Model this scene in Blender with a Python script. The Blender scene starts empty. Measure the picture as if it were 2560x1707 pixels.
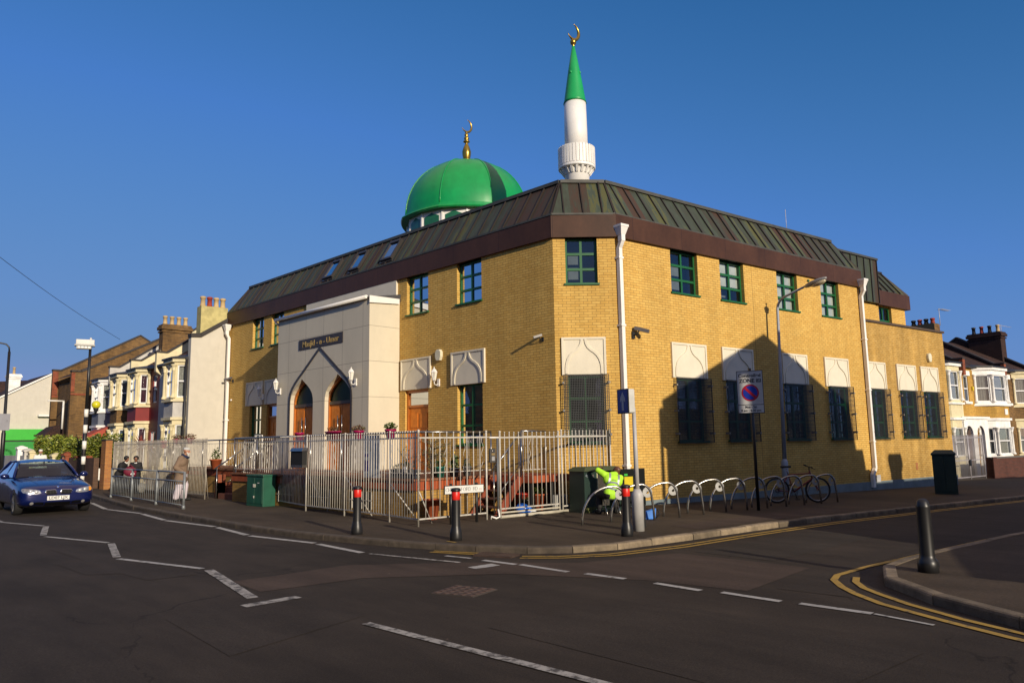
import bpy, bmesh, math, random
from mathutils import Vector, Matrix
R = math.radians
sc = bpy.context.scene
C = sc.collection

# ------------------------------------------------------------------ materials
MATS = {}
def newmat(name):
    m = bpy.data.materials.new(name); m.use_nodes = True
    nt = m.node_tree
    return m, nt, nt.nodes, nt.links, nt.nodes['Principled BSDF']
def N(nodes, typ, **kw):
    n = nodes.new(typ)
    for k, v in kw.items():
        if k in n.inputs: n.inputs[k].default_value = v
        else: setattr(n, k, v)
    return n
def rgba(c): return (c[0], c[1], c[2], 1.0)
def pm(name, col, rough=0.6, metal=0.0, var=0.15, scale=3.0, bump=0.0, bscale=60.0, spec=None, coat=0.0, dirt=0.0):
    """plain painted / cast surface with soft procedural variation"""
    if name in MATS: return MATS[name]
    m, nt, n, l, b = newmat(name)
    tc = N(n, 'ShaderNodeTexCoord')
    nz = N(n, 'ShaderNodeTexNoise', Scale=scale, Detail=5.0, Roughness=0.6)
    l.new(tc.outputs['Object'], nz.inputs['Vector'])
    mp = N(n, 'ShaderNodeMapRange'); mp.inputs[1].default_value = 0.3; mp.inputs[2].default_value = 0.7
    mp.inputs[3].default_value = 1 - var; mp.inputs[4].default_value = 1 + var
    l.new(nz.outputs['Fac'], mp.inputs[0])
    mx = N(n, 'ShaderNodeMix', data_type='RGBA', blend_type='MULTIPLY'); mx.inputs[0].default_value = 1
    mx.inputs[6].default_value = rgba(col); l.new(mp.outputs[0], mx.inputs[7])
    out = mx.outputs[2]
    if dirt:
        n2 = N(n, 'ShaderNodeTexNoise', Scale=1.3, Detail=8.0, Roughness=0.7)
        mpv = N(n, 'ShaderNodeMapping'); mpv.inputs['Scale'].default_value = (2.5, 2.5, 0.5)
        l.new(tc.outputs['Object'], mpv.inputs[0]); l.new(mpv.outputs[0], n2.inputs['Vector'])
        m2 = N(n, 'ShaderNodeMapRange'); m2.inputs[1].default_value = 0.52; m2.inputs[2].default_value = 0.75; m2.inputs[3].default_value = 0; m2.inputs[4].default_value = dirt
        l.new(n2.outputs['Fac'], m2.inputs[0])
        mx2 = N(n, 'ShaderNodeMix', data_type='RGBA'); l.new(m2.outputs[0], mx2.inputs[0]); l.new(out, mx2.inputs[6])
        mx2.inputs[7].default_value = rgba([c * 0.35 for c in col]); out = mx2.outputs[2]
    l.new(out, b.inputs['Base Color'])
    b.inputs['Roughness'].default_value = rough; b.inputs['Metallic'].default_value = metal
    if spec is not None: b.inputs['Specular IOR Level'].default_value = spec
    if coat: b.inputs['Coat Weight'].default_value = coat; b.inputs['Coat Roughness'].default_value = 0.06
    if bump:
        n3 = N(n, 'ShaderNodeTexNoise', Scale=bscale, Detail=4.0)
        l.new(tc.outputs['Object'], n3.inputs['Vector'])
        bp = N(n, 'ShaderNodeBump', Strength=bump, Distance=0.02)
        l.new(n3.outputs['Fac'], bp.inputs['Height']); l.new(bp.outputs[0], b.inputs['Normal'])
    MATS[name] = m
    return m
def brickmat(name, c1, c2, mortar, bw=0.215, rh=0.068, ms=0.007, stain=0.35, offset=0.5, rough=0.85, bump=0.25, vshift=0.0, ushift=0.0, low=0.0, grain=0.18, streak=0.0):
    if name in MATS: return MATS[name]
    m, nt, n, l, b = newmat(name)
    uv = N(n, 'ShaderNodeUVMap'); mp = N(n, 'ShaderNodeMapping'); mp.inputs['Location'].default_value = (ushift, vshift, 0)
    l.new(uv.outputs[0], mp.inputs[0])
    br = N(n, 'ShaderNodeTexBrick', offset=offset); br.inputs['Scale'].default_value = 1.0
    br.inputs['Color1'].default_value = rgba(c1); br.inputs['Color2'].default_value = rgba(c2); br.inputs['Mortar'].default_value = rgba(mortar)
    br.inputs['Brick Width'].default_value = bw; br.inputs['Row Height'].default_value = rh; br.inputs['Mortar Size'].default_value = ms
    br.inputs['Mortar Smooth'].default_value = 0.3; br.inputs['Bias'].default_value = 0.0
    l.new(mp.outputs[0], br.inputs['Vector'])
    nz = N(n, 'ShaderNodeTexNoise', Scale=0.7, Detail=9.0, Roughness=0.68)
    m2 = N(n, 'ShaderNodeMapping'); m2.inputs['Scale'].default_value = (1.6, 0.6, 1)
    l.new(uv.outputs[0], m2.inputs[0]); l.new(m2.outputs[0], nz.inputs['Vector'])
    mr = N(n, 'ShaderNodeMapRange'); mr.inputs[1].default_value = 0.3; mr.inputs[2].default_value = 0.72; mr.inputs[3].default_value = 1.08; mr.inputs[4].default_value = 1 - stain
    l.new(nz.outputs['Fac'], mr.inputs[0])
    # fine grain per brick
    n4 = N(n, 'ShaderNodeTexNoise', Scale=9.0, Detail=3.0); l.new(uv.outputs[0], n4.inputs['Vector'])
    mr4 = N(n, 'ShaderNodeMapRange'); mr4.inputs[3].default_value = 1 - grain; mr4.inputs[4].default_value = 1 + grain
    l.new(n4.outputs['Fac'], mr4.inputs[0])
    mu = N(n, 'ShaderNodeMath', operation='MULTIPLY'); l.new(mr.outputs[0], mu.inputs[0]); l.new(mr4.outputs[0], mu.inputs[1])
    val = mu.outputs[0]
    if streak:
        m6 = N(n, 'ShaderNodeMapping'); m6.inputs['Scale'].default_value = (2.6, 0.22, 1); l.new(uv.outputs[0], m6.inputs[0])
        n6 = N(n, 'ShaderNodeTexNoise', Scale=1.3, Detail=6.0, Roughness=0.6); l.new(m6.outputs[0], n6.inputs['Vector'])
        r6 = N(n, 'ShaderNodeMapRange'); r6.inputs[1].default_value = 0.35; r6.inputs[2].default_value = 0.7; r6.inputs[3].default_value = 1 + streak * .4; r6.inputs[4].default_value = 1 - streak; l.new(n6.outputs['Fac'], r6.inputs[0])
        mu6 = N(n, 'ShaderNodeMath', operation='MULTIPLY'); l.new(val, mu6.inputs[0]); l.new(r6.outputs[0], mu6.inputs[1]); val = mu6.outputs[0]
    if low:
        sp = N(n, 'ShaderNodeSeparateXYZ'); l.new(uv.outputs[0], sp.inputs[0])
        m5 = N(n, 'ShaderNodeMapRange'); m5.inputs[1].default_value = 0.2; m5.inputs[2].default_value = 1.2; m5.inputs[3].default_value = 1 - low; m5.inputs[4].default_value = 1.0
        l.new(sp.outputs[1], m5.inputs[0])
        mu2 = N(n, 'ShaderNodeMath', operation='MULTIPLY'); l.new(val, mu2.inputs[0]); l.new(m5.outputs[0], mu2.inputs[1]); val = mu2.outputs[0]
    mx = N(n, 'ShaderNodeMix', data_type='RGBA', blend_type='MULTIPLY'); mx.inputs[0].default_value = 1
    l.new(br.outputs['Color'], mx.inputs[6]); l.new(val, mx.inputs[7])
    l.new(mx.outputs[2], b.inputs['Base Color'])
    b.inputs['Roughness'].default_value = rough; b.inputs['Specular IOR Level'].default_value = 0.25
    bp = N(n, 'ShaderNodeBump', Strength=bump, Distance=0.01); bp.invert = True
    l.new(br.outputs['Fac'], bp.inputs['Height']); l.new(bp.outputs[0], b.inputs['Normal'])
    MATS[name] = m
    return m
def coppermat():
    m, nt, n, l, b = newmat('weathered copper sheet')
    uv = N(n, 'ShaderNodeUVMap'); sp = N(n, 'ShaderNodeSeparateXYZ'); l.new(uv.outputs[0], sp.inputs[0])
    dv = N(n, 'ShaderNodeMath', operation='DIVIDE'); dv.inputs[1].default_value = 0.5; l.new(sp.outputs[0], dv.inputs[0])
    fl = N(n, 'ShaderNodeMath', operation='FLOOR'); l.new(dv.outputs[0], fl.inputs[0])
    wn = N(n, 'ShaderNodeTexWhiteNoise', noise_dimensions='1D'); l.new(fl.outputs[0], wn.inputs['W'])
    mp = N(n, 'ShaderNodeMapping'); mp.inputs['Scale'].default_value = (5.0, 0.9, 1); l.new(uv.outputs[0], mp.inputs[0])
    nz = N(n, 'ShaderNodeTexNoise', Scale=1.6, Detail=7.0, Roughness=0.65); l.new(mp.outputs[0], nz.inputs['Vector'])
    ad = N(n, 'ShaderNodeMath', operation='MULTIPLY_ADD'); ad.inputs[1].default_value = 0.55; l.new(wn.outputs['Value'], ad.inputs[0]); l.new(nz.outputs['Fac'], ad.inputs[2])
    cr = N(n, 'ShaderNodeValToRGB'); e = cr.color_ramp.elements
    e[0].position = 0.48; e[0].color = (0.062, 0.034, 0.023, 1)
    e[1].position = 1.12; e[1].color = (0.085, 0.088, 0.035, 1)
    for pos, c in ((0.60, (0.050, 0.038, 0.027, 1)), (0.74, (0.043, 0.050, 0.036, 1)), (0.95, (0.052, 0.070, 0.050, 1))):
        x = cr.color_ramp.elements.new(pos); x.color = c
    l.new(ad.outputs[0], cr.inputs[0]); l.new(cr.outputs[0], b.inputs['Base Color'])
    b.inputs['Roughness'].default_value = 0.62; b.inputs['Specular IOR Level'].default_value = 0.3
    bp = N(n, 'ShaderNodeBump', Strength=0.15, Distance=0.02); l.new(nz.outputs['Fac'], bp.inputs['Height']); l.new(bp.outputs[0], b.inputs['Normal'])
    MATS['copper'] = m
    return m
def asphaltmat(name, col, spots=0.55, big=0.3, cracks=0.0):
    m, nt, n, l, b = newmat(name)
    tc = N(n, 'ShaderNodeTexCoord')
    a = N(n, 'ShaderNodeTexNoise', Scale=0.35, Detail=8.0, Roughness=0.65); l.new(tc.outputs['Object'], a.inputs['Vector'])
    f = N(n, 'ShaderNodeTexNoise', Scale=55.0, Detail=4.0, Roughness=0.8); l.new(tc.outputs['Object'], f.inputs['Vector'])
    v = N(n, 'ShaderNodeTexVoronoi', Scale=1.7); l.new(tc.outputs['Object'], v.inputs['Vector'])
    m1 = N(n, 'ShaderNodeMapRange'); m1.inputs[1].default_value = 0.3; m1.inputs[2].default_value = 0.7; m1.inputs[3].default_value = 1 - big; m1.inputs[4].default_value = 1 + big; l.new(a.outputs['Fac'], m1.inputs[0])
    m2 = N(n, 'ShaderNodeMapRange'); m2.inputs[1].default_value = 0.25; m2.inputs[2].default_value = 0.75; m2.inputs[3].default_value = 1 - spots; m2.inputs[4].default_value = 1 + spots; l.new(f.outputs['Fac'], m2.inputs[0])
    m3 = N(n, 'ShaderNodeMapRange'); m3.inputs[1].default_value = 0.02; m3.inputs[2].default_value = 0.05; m3.inputs[3].default_value = 0.55; m3.inputs[4].default_value = 1; l.new(v.outputs['Distance'], m3.inputs[0])
    q = N(n, 'ShaderNodeMath', operation='MULTIPLY'); l.new(m1.outputs[0], q.inputs[0]); l.new(m2.outputs[0], q.inputs[1])
    q2 = N(n, 'ShaderNodeMath', operation='MULTIPLY'); l.new(q.outputs[0], q2.inputs[0]); l.new(m3.outputs[0], q2.inputs[1])
    mx = N(n, 'ShaderNodeMix', data_type='RGBA', blend_type='MULTIPLY'); mx.inputs[0].default_value = 1
    mx.inputs[6].default_value = rgba(col); l.new(q2.outputs[0], mx.inputs[7]); res = mx.outputs[2]
    # pale grit
    v2 = N(n, 'ShaderNodeTexVoronoi', Scale=26.0); l.new(tc.outputs['Object'], v2.inputs['Vector'])
    g2 = N(n, 'ShaderNodeMapRange'); g2.inputs[1].default_value = 0.05; g2.inputs[2].default_value = 0.16; g2.inputs[3].default_value = 1.7; g2.inputs[4].default_value = 1; l.new(v2.outputs['Distance'], g2.inputs[0])
    mg = N(n, 'ShaderNodeMix', data_type='RGBA', blend_type='MULTIPLY'); mg.inputs[0].default_value = 1; l.new(res, mg.inputs[6]); l.new(g2.outputs[0], mg.inputs[7]); res = mg.outputs[2]
    v3 = N(n, 'ShaderNodeTexVoronoi', Scale=1.9); l.new(tc.outputs['Object'], v3.inputs['Vector'])
    g3 = N(n, 'ShaderNodeMapRange'); g3.inputs[1].default_value = 0.012; g3.inputs[2].default_value = 0.02; g3.inputs[3].default_value = 5.0; g3.inputs[4].default_value = 1; l.new(v3.outputs['Distance'], g3.inputs[0])
    mg3 = N(n, 'ShaderNodeMix', data_type='RGBA', blend_type='MULTIPLY'); mg3.inputs[0].default_value = 1; l.new(res, mg3.inputs[6]); l.new(g3.outputs[0], mg3.inputs[7]); res = mg3.outputs[2]
    # long soft stains
    s1 = N(n, 'ShaderNodeTexNoise', Scale=1.4, Detail=6.0, Roughness=0.7); smp = N(n, 'ShaderNodeMapping'); smp.inputs['Scale'].default_value = (1.6, 0.35, 1); l.new(tc.outputs['Object'], smp.inputs[0]); l.new(smp.outputs[0], s1.inputs['Vector'])
    s2 = N(n, 'ShaderNodeMapRange'); s2.inputs[1].default_value = 0.35; s2.inputs[2].default_value = 0.68; s2.inputs[3].default_value = 1.18; s2.inputs[4].default_value = 0.75; l.new(s1.outputs['Fac'], s2.inputs[0])
    ms2 = N(n, 'ShaderNodeMix', data_type='RGBA', blend_type='MULTIPLY'); ms2.inputs[0].default_value = 1; l.new(res, ms2.inputs[6]); l.new(s2.outputs[0], ms2.inputs[7]); res = ms2.outputs[2]
    if cracks:
        wv = N(n, 'ShaderNodeTexNoise', Scale=1.1, Detail=5.0); l.new(tc.outputs['Object'], wv.inputs['Vector'])
        vm = N(n, 'ShaderNodeVectorMath', operation='MULTIPLY_ADD'); vm.inputs[1].default_value = (1.3, 1.3, 0); l.new(wv.outputs['Color'], vm.inputs[0]); l.new(tc.outputs['Object'], vm.inputs[2])
        vc_ = N(n, 'ShaderNodeTexVoronoi', Scale=0.27, feature='DISTANCE_TO_EDGE'); l.new(vm.outputs[0], vc_.inputs['Vector'])
        c1_ = N(n, 'ShaderNodeMapRange'); c1_.inputs[1].default_value = 0.001; c1_.inputs[2].default_value = 0.0045; c1_.inputs[3].default_value = 0.5; c1_.inputs[4].default_value = 1; l.new(vc_.outputs['Distance'], c1_.inputs[0])
        mk = N(n, 'ShaderNodeTexNoise', Scale=0.5, Detail=2.0); l.new(tc.outputs['Object'], mk.inputs['Vector'])
        k2 = N(n, 'ShaderNodeMapRange'); k2.inputs[1].default_value = 0.47; k2.inputs[2].default_value = 0.56; l.new(mk.outputs['Fac'], k2.inputs[0])
        cx = N(n, 'ShaderNodeMix', data_type='FLOAT'); l.new(k2.outputs[0], cx.inputs[0]); cx.inputs[2].default_value = 1.0; l.new(c1_.outputs[0], cx.inputs[3])
        mc_ = N(n, 'ShaderNodeMix', data_type='RGBA', blend_type='MULTIPLY'); mc_.inputs[0].default_value = 1; l.new(res, mc_.inputs[6]); l.new(cx.outputs[0], mc_.inputs[7]); res = mc_.outputs[2]
    l.new(res, b.inputs['Base Color'])
    b.inputs['Roughness'].default_value = 0.88; b.inputs['Specular IOR Level'].default_value = 0.22
    bp = N(n, 'ShaderNodeBump', Strength=0.35, Distance=0.012); l.new(f.outputs['Fac'], bp.inputs['Height']); l.new(bp.outputs[0], b.inputs['Normal'])
    MATS[name] = m
    return m
def wornpaint(name, col, base, wear=0.45):
    """road paint: flakes away to the asphalt colour under it"""
    m, nt, n, l, b = newmat(name)
    tc = N(n, 'ShaderNodeTexCoord')
    a = N(n, 'ShaderNodeTexNoise', Scale=7.0, Detail=10.0, Roughness=0.75); l.new(tc.outputs['Object'], a.inputs['Vector'])
    m1 = N(n, 'ShaderNodeMapRange'); m1.inputs[1].default_value = wear - 0.05; m1.inputs[2].default_value = wear + 0.07; l.new(a.outputs['Fac'], m1.inputs[0])
    f = N(n, 'ShaderNodeTexNoise', Scale=2.0, Detail=5.0); l.new(tc.outputs['Object'], f.inputs['Vector'])
    mx = N(n, 'ShaderNodeMix', data_type='RGBA'); l.new(m1.outputs[0], mx.inputs[0]); mx.inputs[6].default_value = rgba(base); mx.inputs[7].default_value = rgba(col)
    m2 = N(n, 'ShaderNodeMapRange'); m2.inputs[3].default_value = 0.7; m2.inputs[4].default_value = 1.2; l.new(f.outputs['Fac'], m2.inputs[0])
    mm = N(n, 'ShaderNodeMix', data_type='RGBA', blend_type='MULTIPLY'); mm.inputs[0].default_value = 1; l.new(mx.outputs[2], mm.inputs[6]); l.new(m2.outputs[0], mm.inputs[7])
    l.new(mm.outputs[2], b.inputs['Base Color']); b.inputs['Roughness'].default_value = 0.75
    MATS[name] = m
    return m
def glassmat(name, tint=(0.75, 0.8, 0.8), refl=0.3, rough=0.02, rc=(0.9, 0.95, 1.0)):
    m = bpy.data.materials.new(name); m.use_nodes = True; nt = m.node_tree; n = nt.nodes; l = nt.links
    n.clear()
    o = N(n, 'ShaderNodeOutputMaterial'); t = N(n, 'ShaderNodeBsdfTransparent'); t.inputs[0].default_value = rgba(tint)
    g = N(n, 'ShaderNodeBsdfGlossy'); g.inputs['Roughness'].default_value = rough; g.inputs['Color'].default_value = rgba(rc)
    tc = N(n, 'ShaderNodeTexCoord'); nz = N(n, 'ShaderNodeTexNoise', Scale=0.9, Detail=2.0); l.new(tc.outputs['Object'], nz.inputs['Vector'])
    bp = N(n, 'ShaderNodeBump', Strength=0.03, Distance=0.2); l.new(nz.outputs['Fac'], bp.inputs['Height']); l.new(bp.outputs[0], g.inputs['Normal'])
    fr = N(n, 'ShaderNodeFresnel'); fr.inputs['IOR'].default_value = 1.5
    ad = N(n, 'ShaderNodeMath', operation='ADD', use_clamp=True); ad.inputs[1].default_value = refl; l.new(fr.outputs[0], ad.inputs[0])
    mx = N(n, 'ShaderNodeMixShader'); l.new(ad.outputs[0], mx.inputs[0]); l.new(t.outputs[0], mx.inputs[1]); l.new(g.outputs[0], mx.inputs[2]); l.new(mx.outputs[0], o.inputs[0])
    MATS[name] = m
    return m

YB = brickmat('yellow stock brick', (0.67, 0.43, 0.115), (0.60, 0.36, 0.085), (0.30, 0.18, 0.055), stain=0.16, ms=0.0070, streak=0.09, low=0.18)
YBD = brickmat('yellow brick stained', (0.60, 0.38, 0.11), (0.52, 0.31, 0.075), (0.28, 0.17, 0.06), stain=0.32, ms=0.0070, streak=0.22, low=0.18)
OB = brickmat('old london stock brick', (0.27, 0.15, 0.05), (0.15, 0.085, 0.035), (0.17, 0.12, 0.07), stain=0.6)
RB = brickmat('red brick', (0.36, 0.085, 0.035), (0.24, 0.06, 0.03), (0.2, 0.12, 0.08), stain=0.5)
RBH = brickmat('red soldier bricks', (0.50, 0.105, 0.03), (0.36, 0.075, 0.028), (0.16, 0.09, 0.06), bw=0.075, rh=0.3, stain=0.5, offset=0.0, ms=0.008)
BRH = brickmat('brown wall brick', (0.13, 0.072, 0.045), (0.095, 0.055, 0.038), (0.13, 0.09, 0.065), stain=0.5)
PANELS = brickmat('cream cladding panels', (0.62, 0.56, 0.43), (0.60, 0.545, 0.42), (0.16, 0.13, 0.1), bw=1.14, rh=1.09, ms=0.006, stain=0.06, grain=0.03, offset=0.0, rough=0.6, bump=0.1, vshift=0.12)
COPPER = coppermat()
FASC = brickmat('brown copper fascia', (0.082, 0.036, 0.019), (0.070, 0.030, 0.016), (0.03, 0.013, 0.01), bw=1.9, rh=3.0, ms=0.008, stain=0.45, offset=0.0, rough=0.5, bump=0.1)
SEAM = pm('dark copper seam', (0.03, 0.022, 0.017), 0.5, 0.2)
WHITE = pm('white paint', (0.80, 0.78, 0.73), 0.45, dirt=0.16, var=0.05)
STUCCO = pm('cream cast panel', (0.70, 0.64, 0.50), 0.7, bump=0.08, var=0.05, dirt=0.12)
RENDER_W = pm('white rendered wall', (0.56, 0.525, 0.44), 0.85, bump=0.12, bscale=25, var=0.05, dirt=0.14)
GREENF = pm('green window frame', (0.010, 0.105, 0.028), 0.4, var=0.1)
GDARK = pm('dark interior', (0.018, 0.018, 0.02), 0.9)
ROOMM = pm('grey interior', (0.22, 0.24, 0.25), 0.9)
BLIND = pm('white blind', (0.8, 0.8, 0.75), 0.8)
NET = pm('net curtain', (0.5, 0.5, 0.42), 0.9, scale=20, var=0.4)
GLASS = glassmat('window glass', refl=0.13, rc=(.55, .60, .66))
GLASSD = glassmat('dark lower glass', (0.5, 0.55, 0.55), 0.12)
OAK = pm('orange varnished wood', (0.66, 0.20, 0.018), 0.45, spec=.25, var=0.2, scale=6)
OAKD = pm('wood frame', (0.46, 0.14, 0.02), 0.4)
GRAN = pm('dark granite', (0.05, 0.04, 0.035), 0.4, scale=30, var=0.5)
GOLD = pm('gold leaf', (0.42, 0.27, 0.05), 0.28, 0.85, var=0.1)
GOLDT = pm('gold lettering', (0.42, 0.29, 0.09), 0.5, 0.0)
DOMEG = pm('green dome paint', (0.004, 0.27, 0.062), 0.36, var=0.12, scale=2.5, coat=0.2, dirt=0.18)
SPIREG = pm('green spire paint', (0.008, 0.33, 0.085), 0.4, var=0.08)
STEEL = pm('brushed stainless', (0.33, 0.32, 0.30), 0.24, 0.9, var=0.1)
GALV = pm('galvanised rail', (0.52, 0.49, 0.43), 0.45, 0.1, var=0.2, scale=8)
GUARDG = pm('grey galvanised guard', (0.25, 0.27, 0.28), 0.5, 0.4, var=0.2, scale=8)
BLACK = pm('black paint', (0.014, 0.014, 0.015), 0.4, var=0.2)
BLACKM = pm('matt black', (0.01, 0.01, 0.01), 0.75)
GREENC = pm('green cabinet paint', (0.012, 0.085, 0.05), 0.45, var=0.2, dirt=0.4)
GREEND = pm('dark green cabinet', (0.012, 0.03, 0.022), 0.5, var=0.2, dirt=0.5)
REDB = pm('red reflective band', (0.62, 0.018, 0.01), 0.4, var=0.15)
PLINTH = pm('blue grey plinth', (0.16, 0.20, 0.21), 0.7, dirt=0.5, var=0.15)
ASPH = asphaltmat('road asphalt', (0.038, 0.0295, 0.0225), cracks=1.0)
ASPH2 = asphaltmat('road patch brown', (0.038, 0.030, 0.0235), big=0.15)
ASPH3 = asphaltmat('road patch pink', (0.066, 0.047, 0.036), big=0.15)
PAVE = asphaltmat('footway asphalt', (0.061, 0.045, 0.030), big=0.35)
GROUND = asphaltmat('ground', (0.085, 0.07, 0.05))
KERBM = pm('granite kerb', (0.20, 0.155, 0.10), 0.85, var=0.4, scale=5, bump=0.4, dirt=0.7)
_n = KERBM.node_tree.nodes; _l = KERBM.node_tree.links; _b = _n['Principled BSDF']; _s = _b.inputs['Base Color'].links[0].from_socket
_g = _n.new('ShaderNodeNewGeometry'); _m = _n.new('ShaderNodeMapRange'); _m.inputs[3].default_value = 0.45; _m.inputs[4].default_value = 1.25; _l.new(_g.outputs['Random Per Island'], _m.inputs[0])
_x = _n.new('ShaderNodeMix'); _x.data_type = 'RGBA'; _x.blend_type = 'MULTIPLY'; _x.inputs[0].default_value = 1; _l.new(_s, _x.inputs[6]); _l.new(_m.outputs[0], _x.inputs[7]); _l.new(_x.outputs[2], _b.inputs['Base Color'])
PAINTW = wornpaint('white road paint', (0.42, 0.41, 0.38), (0.07, 0.065, 0.058), 0.40)
PAINTW2 = wornpaint('worn white paint', (0.40, 0.38, 0.34), (0.07, 0.065, 0.058), 0.47)
PAINTY = wornpaint('yellow road paint', (0.40, 0.25, 0.04), (0.075, 0.066, 0.055), 0.40)
TILEB = brickmat('dark roof tiles', (0.05, 0.03, 0.025), (0.085, 0.04, 0.03), (0.02, 0.015, 0.012), bw=0.25, rh=0.16, ms=0.015, stain=0.6)
TILER = brickmat('brown roof tiles', (0.13, 0.055, 0.035), (0.085, 0.04, 0.03), (0.03, 0.018, 0.014), bw=0.25, rh=0.16, ms=0.015, stain=0.6)

# ------------------------------------------------------------------ mesh builder
class MB:
    def __init__(s): s.v = []; s.f = []; s.s = []
    def add(s, vs, fs, smooth=False):
        o = len(s.v); s.v += [Vector(p) for p in vs]
        for f in fs: s.f.append([i + o for i in f]); s.s.append(smooth)
        return s
    def quad(s, *p): return s.add(p, [list(range(len(p)))])
    def box(s, x0, x1, y0, y1, z0, z1): return s.pbox([(x0, y0), (x1, y0), (x1, y1), (x0, y1)], z0, z1)
    def hexa(s, p):  # 8 points bottom 4, top 4
        return s.add(p, [[0, 3, 2, 1], [4, 5, 6, 7], [0, 1, 5, 4], [1, 2, 6, 5], [2, 3, 7, 6], [3, 0, 4, 7]])
    def pbox(s, poly, z0, z1, top=None):
        n = len(poly); top = top or poly
        vs = [(p[0], p[1], z0) for p in poly] + [(p[0], p[1], z1) for p in top]
        fs = [list(range(n))[::-1], list(range(n, 2 * n))] + [[i, (i + 1) % n, n + (i + 1) % n, n + i] for i in range(n)]
        return s.add(vs, fs)
    def fbox(s, F, s0, s1, w0, w1, z0, z1):
        P = [F(s0, w0, z0), F(s1, w0, z0), F(s1, w1, z0), F(s0, w1, z0), F(s0, w0, z1), F(s1, w0, z1), F(s1, w1, z1), F(s0, w1, z1)]
        return s.hexa(P)
    def bar(s, a, b, w, h=None, up=(0, 0, 1)):
        a = Vector(a); b = Vector(b); h = h or w; d = (b - a).normalized(); up = Vector(up)
        if abs(d.dot(up)) > 0.98: up = Vector((0, 1, 0))
        x = d.cross(up).normalized() * (w / 2); y = x.normalized().cross(d).normalized() * (h / 2)
        return s.hexa([a - x - y, a + x - y, a + x + y, a - x + y, b - x - y, b + x - y, b + x + y, b - x + y])
    def tube(s, pts, r, n=10, caps=True, smooth=True, flat=None):
        pts = [Vector(p) for p in pts]; m = len(pts); rs = r if isinstance(r, (list, tuple)) else [r] * m
        t0 = (pts[1] - pts[0]).normalized(); ref = Vector((0, 0, 1)) if abs(t0.z) < 0.9 else Vector((1, 0, 0))
        x = t0.cross(ref).normalized(); vs = []; fs = []
        for i, p in enumerate(pts):
            t = (pts[min(i + 1, m - 1)] - pts[max(i - 1, 0)]).normalized()
            x = (x - t * x.dot(t)).normalized(); y = t.cross(x)
            ry = rs[i] if flat is None else rs[i] * flat
            for k in range(n):
                a = 2 * math.pi * k / n
                vs.append(p + x * math.cos(a) * rs[i] + y * math.sin(a) * ry)
        for i in range(m - 1):
            for k in range(n):
                fs.append([i * n + k, i * n + (k + 1) % n, (i + 1) * n + (k + 1) % n, (i + 1) * n + k])
        s.add(vs, fs, smooth)
        if caps: s.add(vs[:n], [list(range(n))[::-1]]); s.add(vs[-n:], [list(range(n))])
        return s
    def lathe(s, prof, c=(0, 0, 0), n=24, smooth=True, caps=True, a0=0.0):
        vs = []; m = len(prof)
        for r, z in prof:
            for k in range(n):
                a = 2 * math.pi * k / n + a0; vs.append((c[0] + r * math.cos(a), c[1] + r * math.sin(a), c[2] + z))
        fs = [[i * n + k, i * n + (k + 1) % n, (i + 1) * n + (k + 1) % n, (i + 1) * n + k] for i in range(m - 1) for k in range(n)]
        s.add(vs, fs, smooth)
        if caps:
            if prof[0][0] > 1e-4: s.add(vs[:n], [list(range(n))[::-1]])
            if prof[-1][0] > 1e-4: s.add(vs[-n:], [list(range(n))])
        return s
    def ell(s, c, r, n=14, m=9, M=None):
        vs = []; fs = []
        for i in range(m + 1):
            th = math.pi * i / m
            for k in range(n):
                a = 2 * math.pi * k / n; p = Vector((r[0] * math.sin(th) * math.cos(a), r[1] * math.sin(th) * math.sin(a), r[2] * math.cos(th)))
                if M is not None: p = M @ p
                vs.append(Vector(c) + p)
        for i in range(m):
            for k in range(n): fs.append([i * n + k, (i + 1) * n + k, (i + 1) * n + (k + 1) % n, i * n + (k + 1) % n])
        return s.add(vs, fs, True)
    def plate(s, F, poly, w0, w1):
        """polygon in wall coordinates (s,z), extruded from w0 to w1, may be concave"""
        n = len(poly); vs = [F(p[0], w0, p[1]) for p in poly] + [F(p[0], w1, p[1]) for p in poly]
        from mathutils.geometry import tessellate_polygon
        tr = tessellate_polygon([[Vector((p[0], p[1], 0)) for p in poly]])
        fs = [list(t) for t in tr] + [[i + n for i in t][::-1] for t in tr] + [[i, (i + 1) % n, n + (i + 1) % n, n + i] for i in range(n)]
        return s.add(vs, fs)
    def out(s, name, mat, parent=None, world=True, bevel=0, label=None, norm=True, merge=True):
        me = bpy.data.meshes.new(name)
        vs = s.v
        if parent is not None and world and '_m' in MX.get(parent.name, {}):
            inv = MX[parent.name]['_m'].inverted(); vs = [inv @ p for p in s.v]
        me.from_pydata([tuple(p) for p in vs], [], s.f)
        me.polygons.foreach_set('use_smooth', s.s)
        bm = bmesh.new(); bm.from_mesh(me)
        if merge: bmesh.ops.remove_doubles(bm, verts=bm.verts, dist=0.0002)
        if norm: bmesh.ops.recalc_face_normals(bm, faces=bm.faces)
        if bevel: bmesh.ops.bevel(bm, geom=[e for e in bm.edges if e.is_manifold and e.calc_face_angle(0) > 0.6], offset=bevel, segments=2, profile=0.6, affect='EDGES')
        uvl = bm.loops.layers.uv.new('UVMap')
        for f in bm.faces:
            nn = f.normal
            if abs(nn.z) < 0.9:
                t = Vector((-nn.y, nn.x, 0)); t = t.normalized() if t.length > 1e-6 else Vector((1, 0, 0))
                up = nn.cross(t); up = up if up.z > 0 else -up
                k = 1 / max(0.2, up.z) if abs(nn.z) < 0.3 else 1
                for lp in f.loops: lp[uvl].uv = (lp.vert.co.dot(t), lp.vert.co.z * 1.0 if abs(nn.z) < 0.3 else lp.vert.co.dot(up))
            else:
                for lp in f.loops: lp[uvl].uv = (lp.vert.co.x, lp.vert.co.y)
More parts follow.
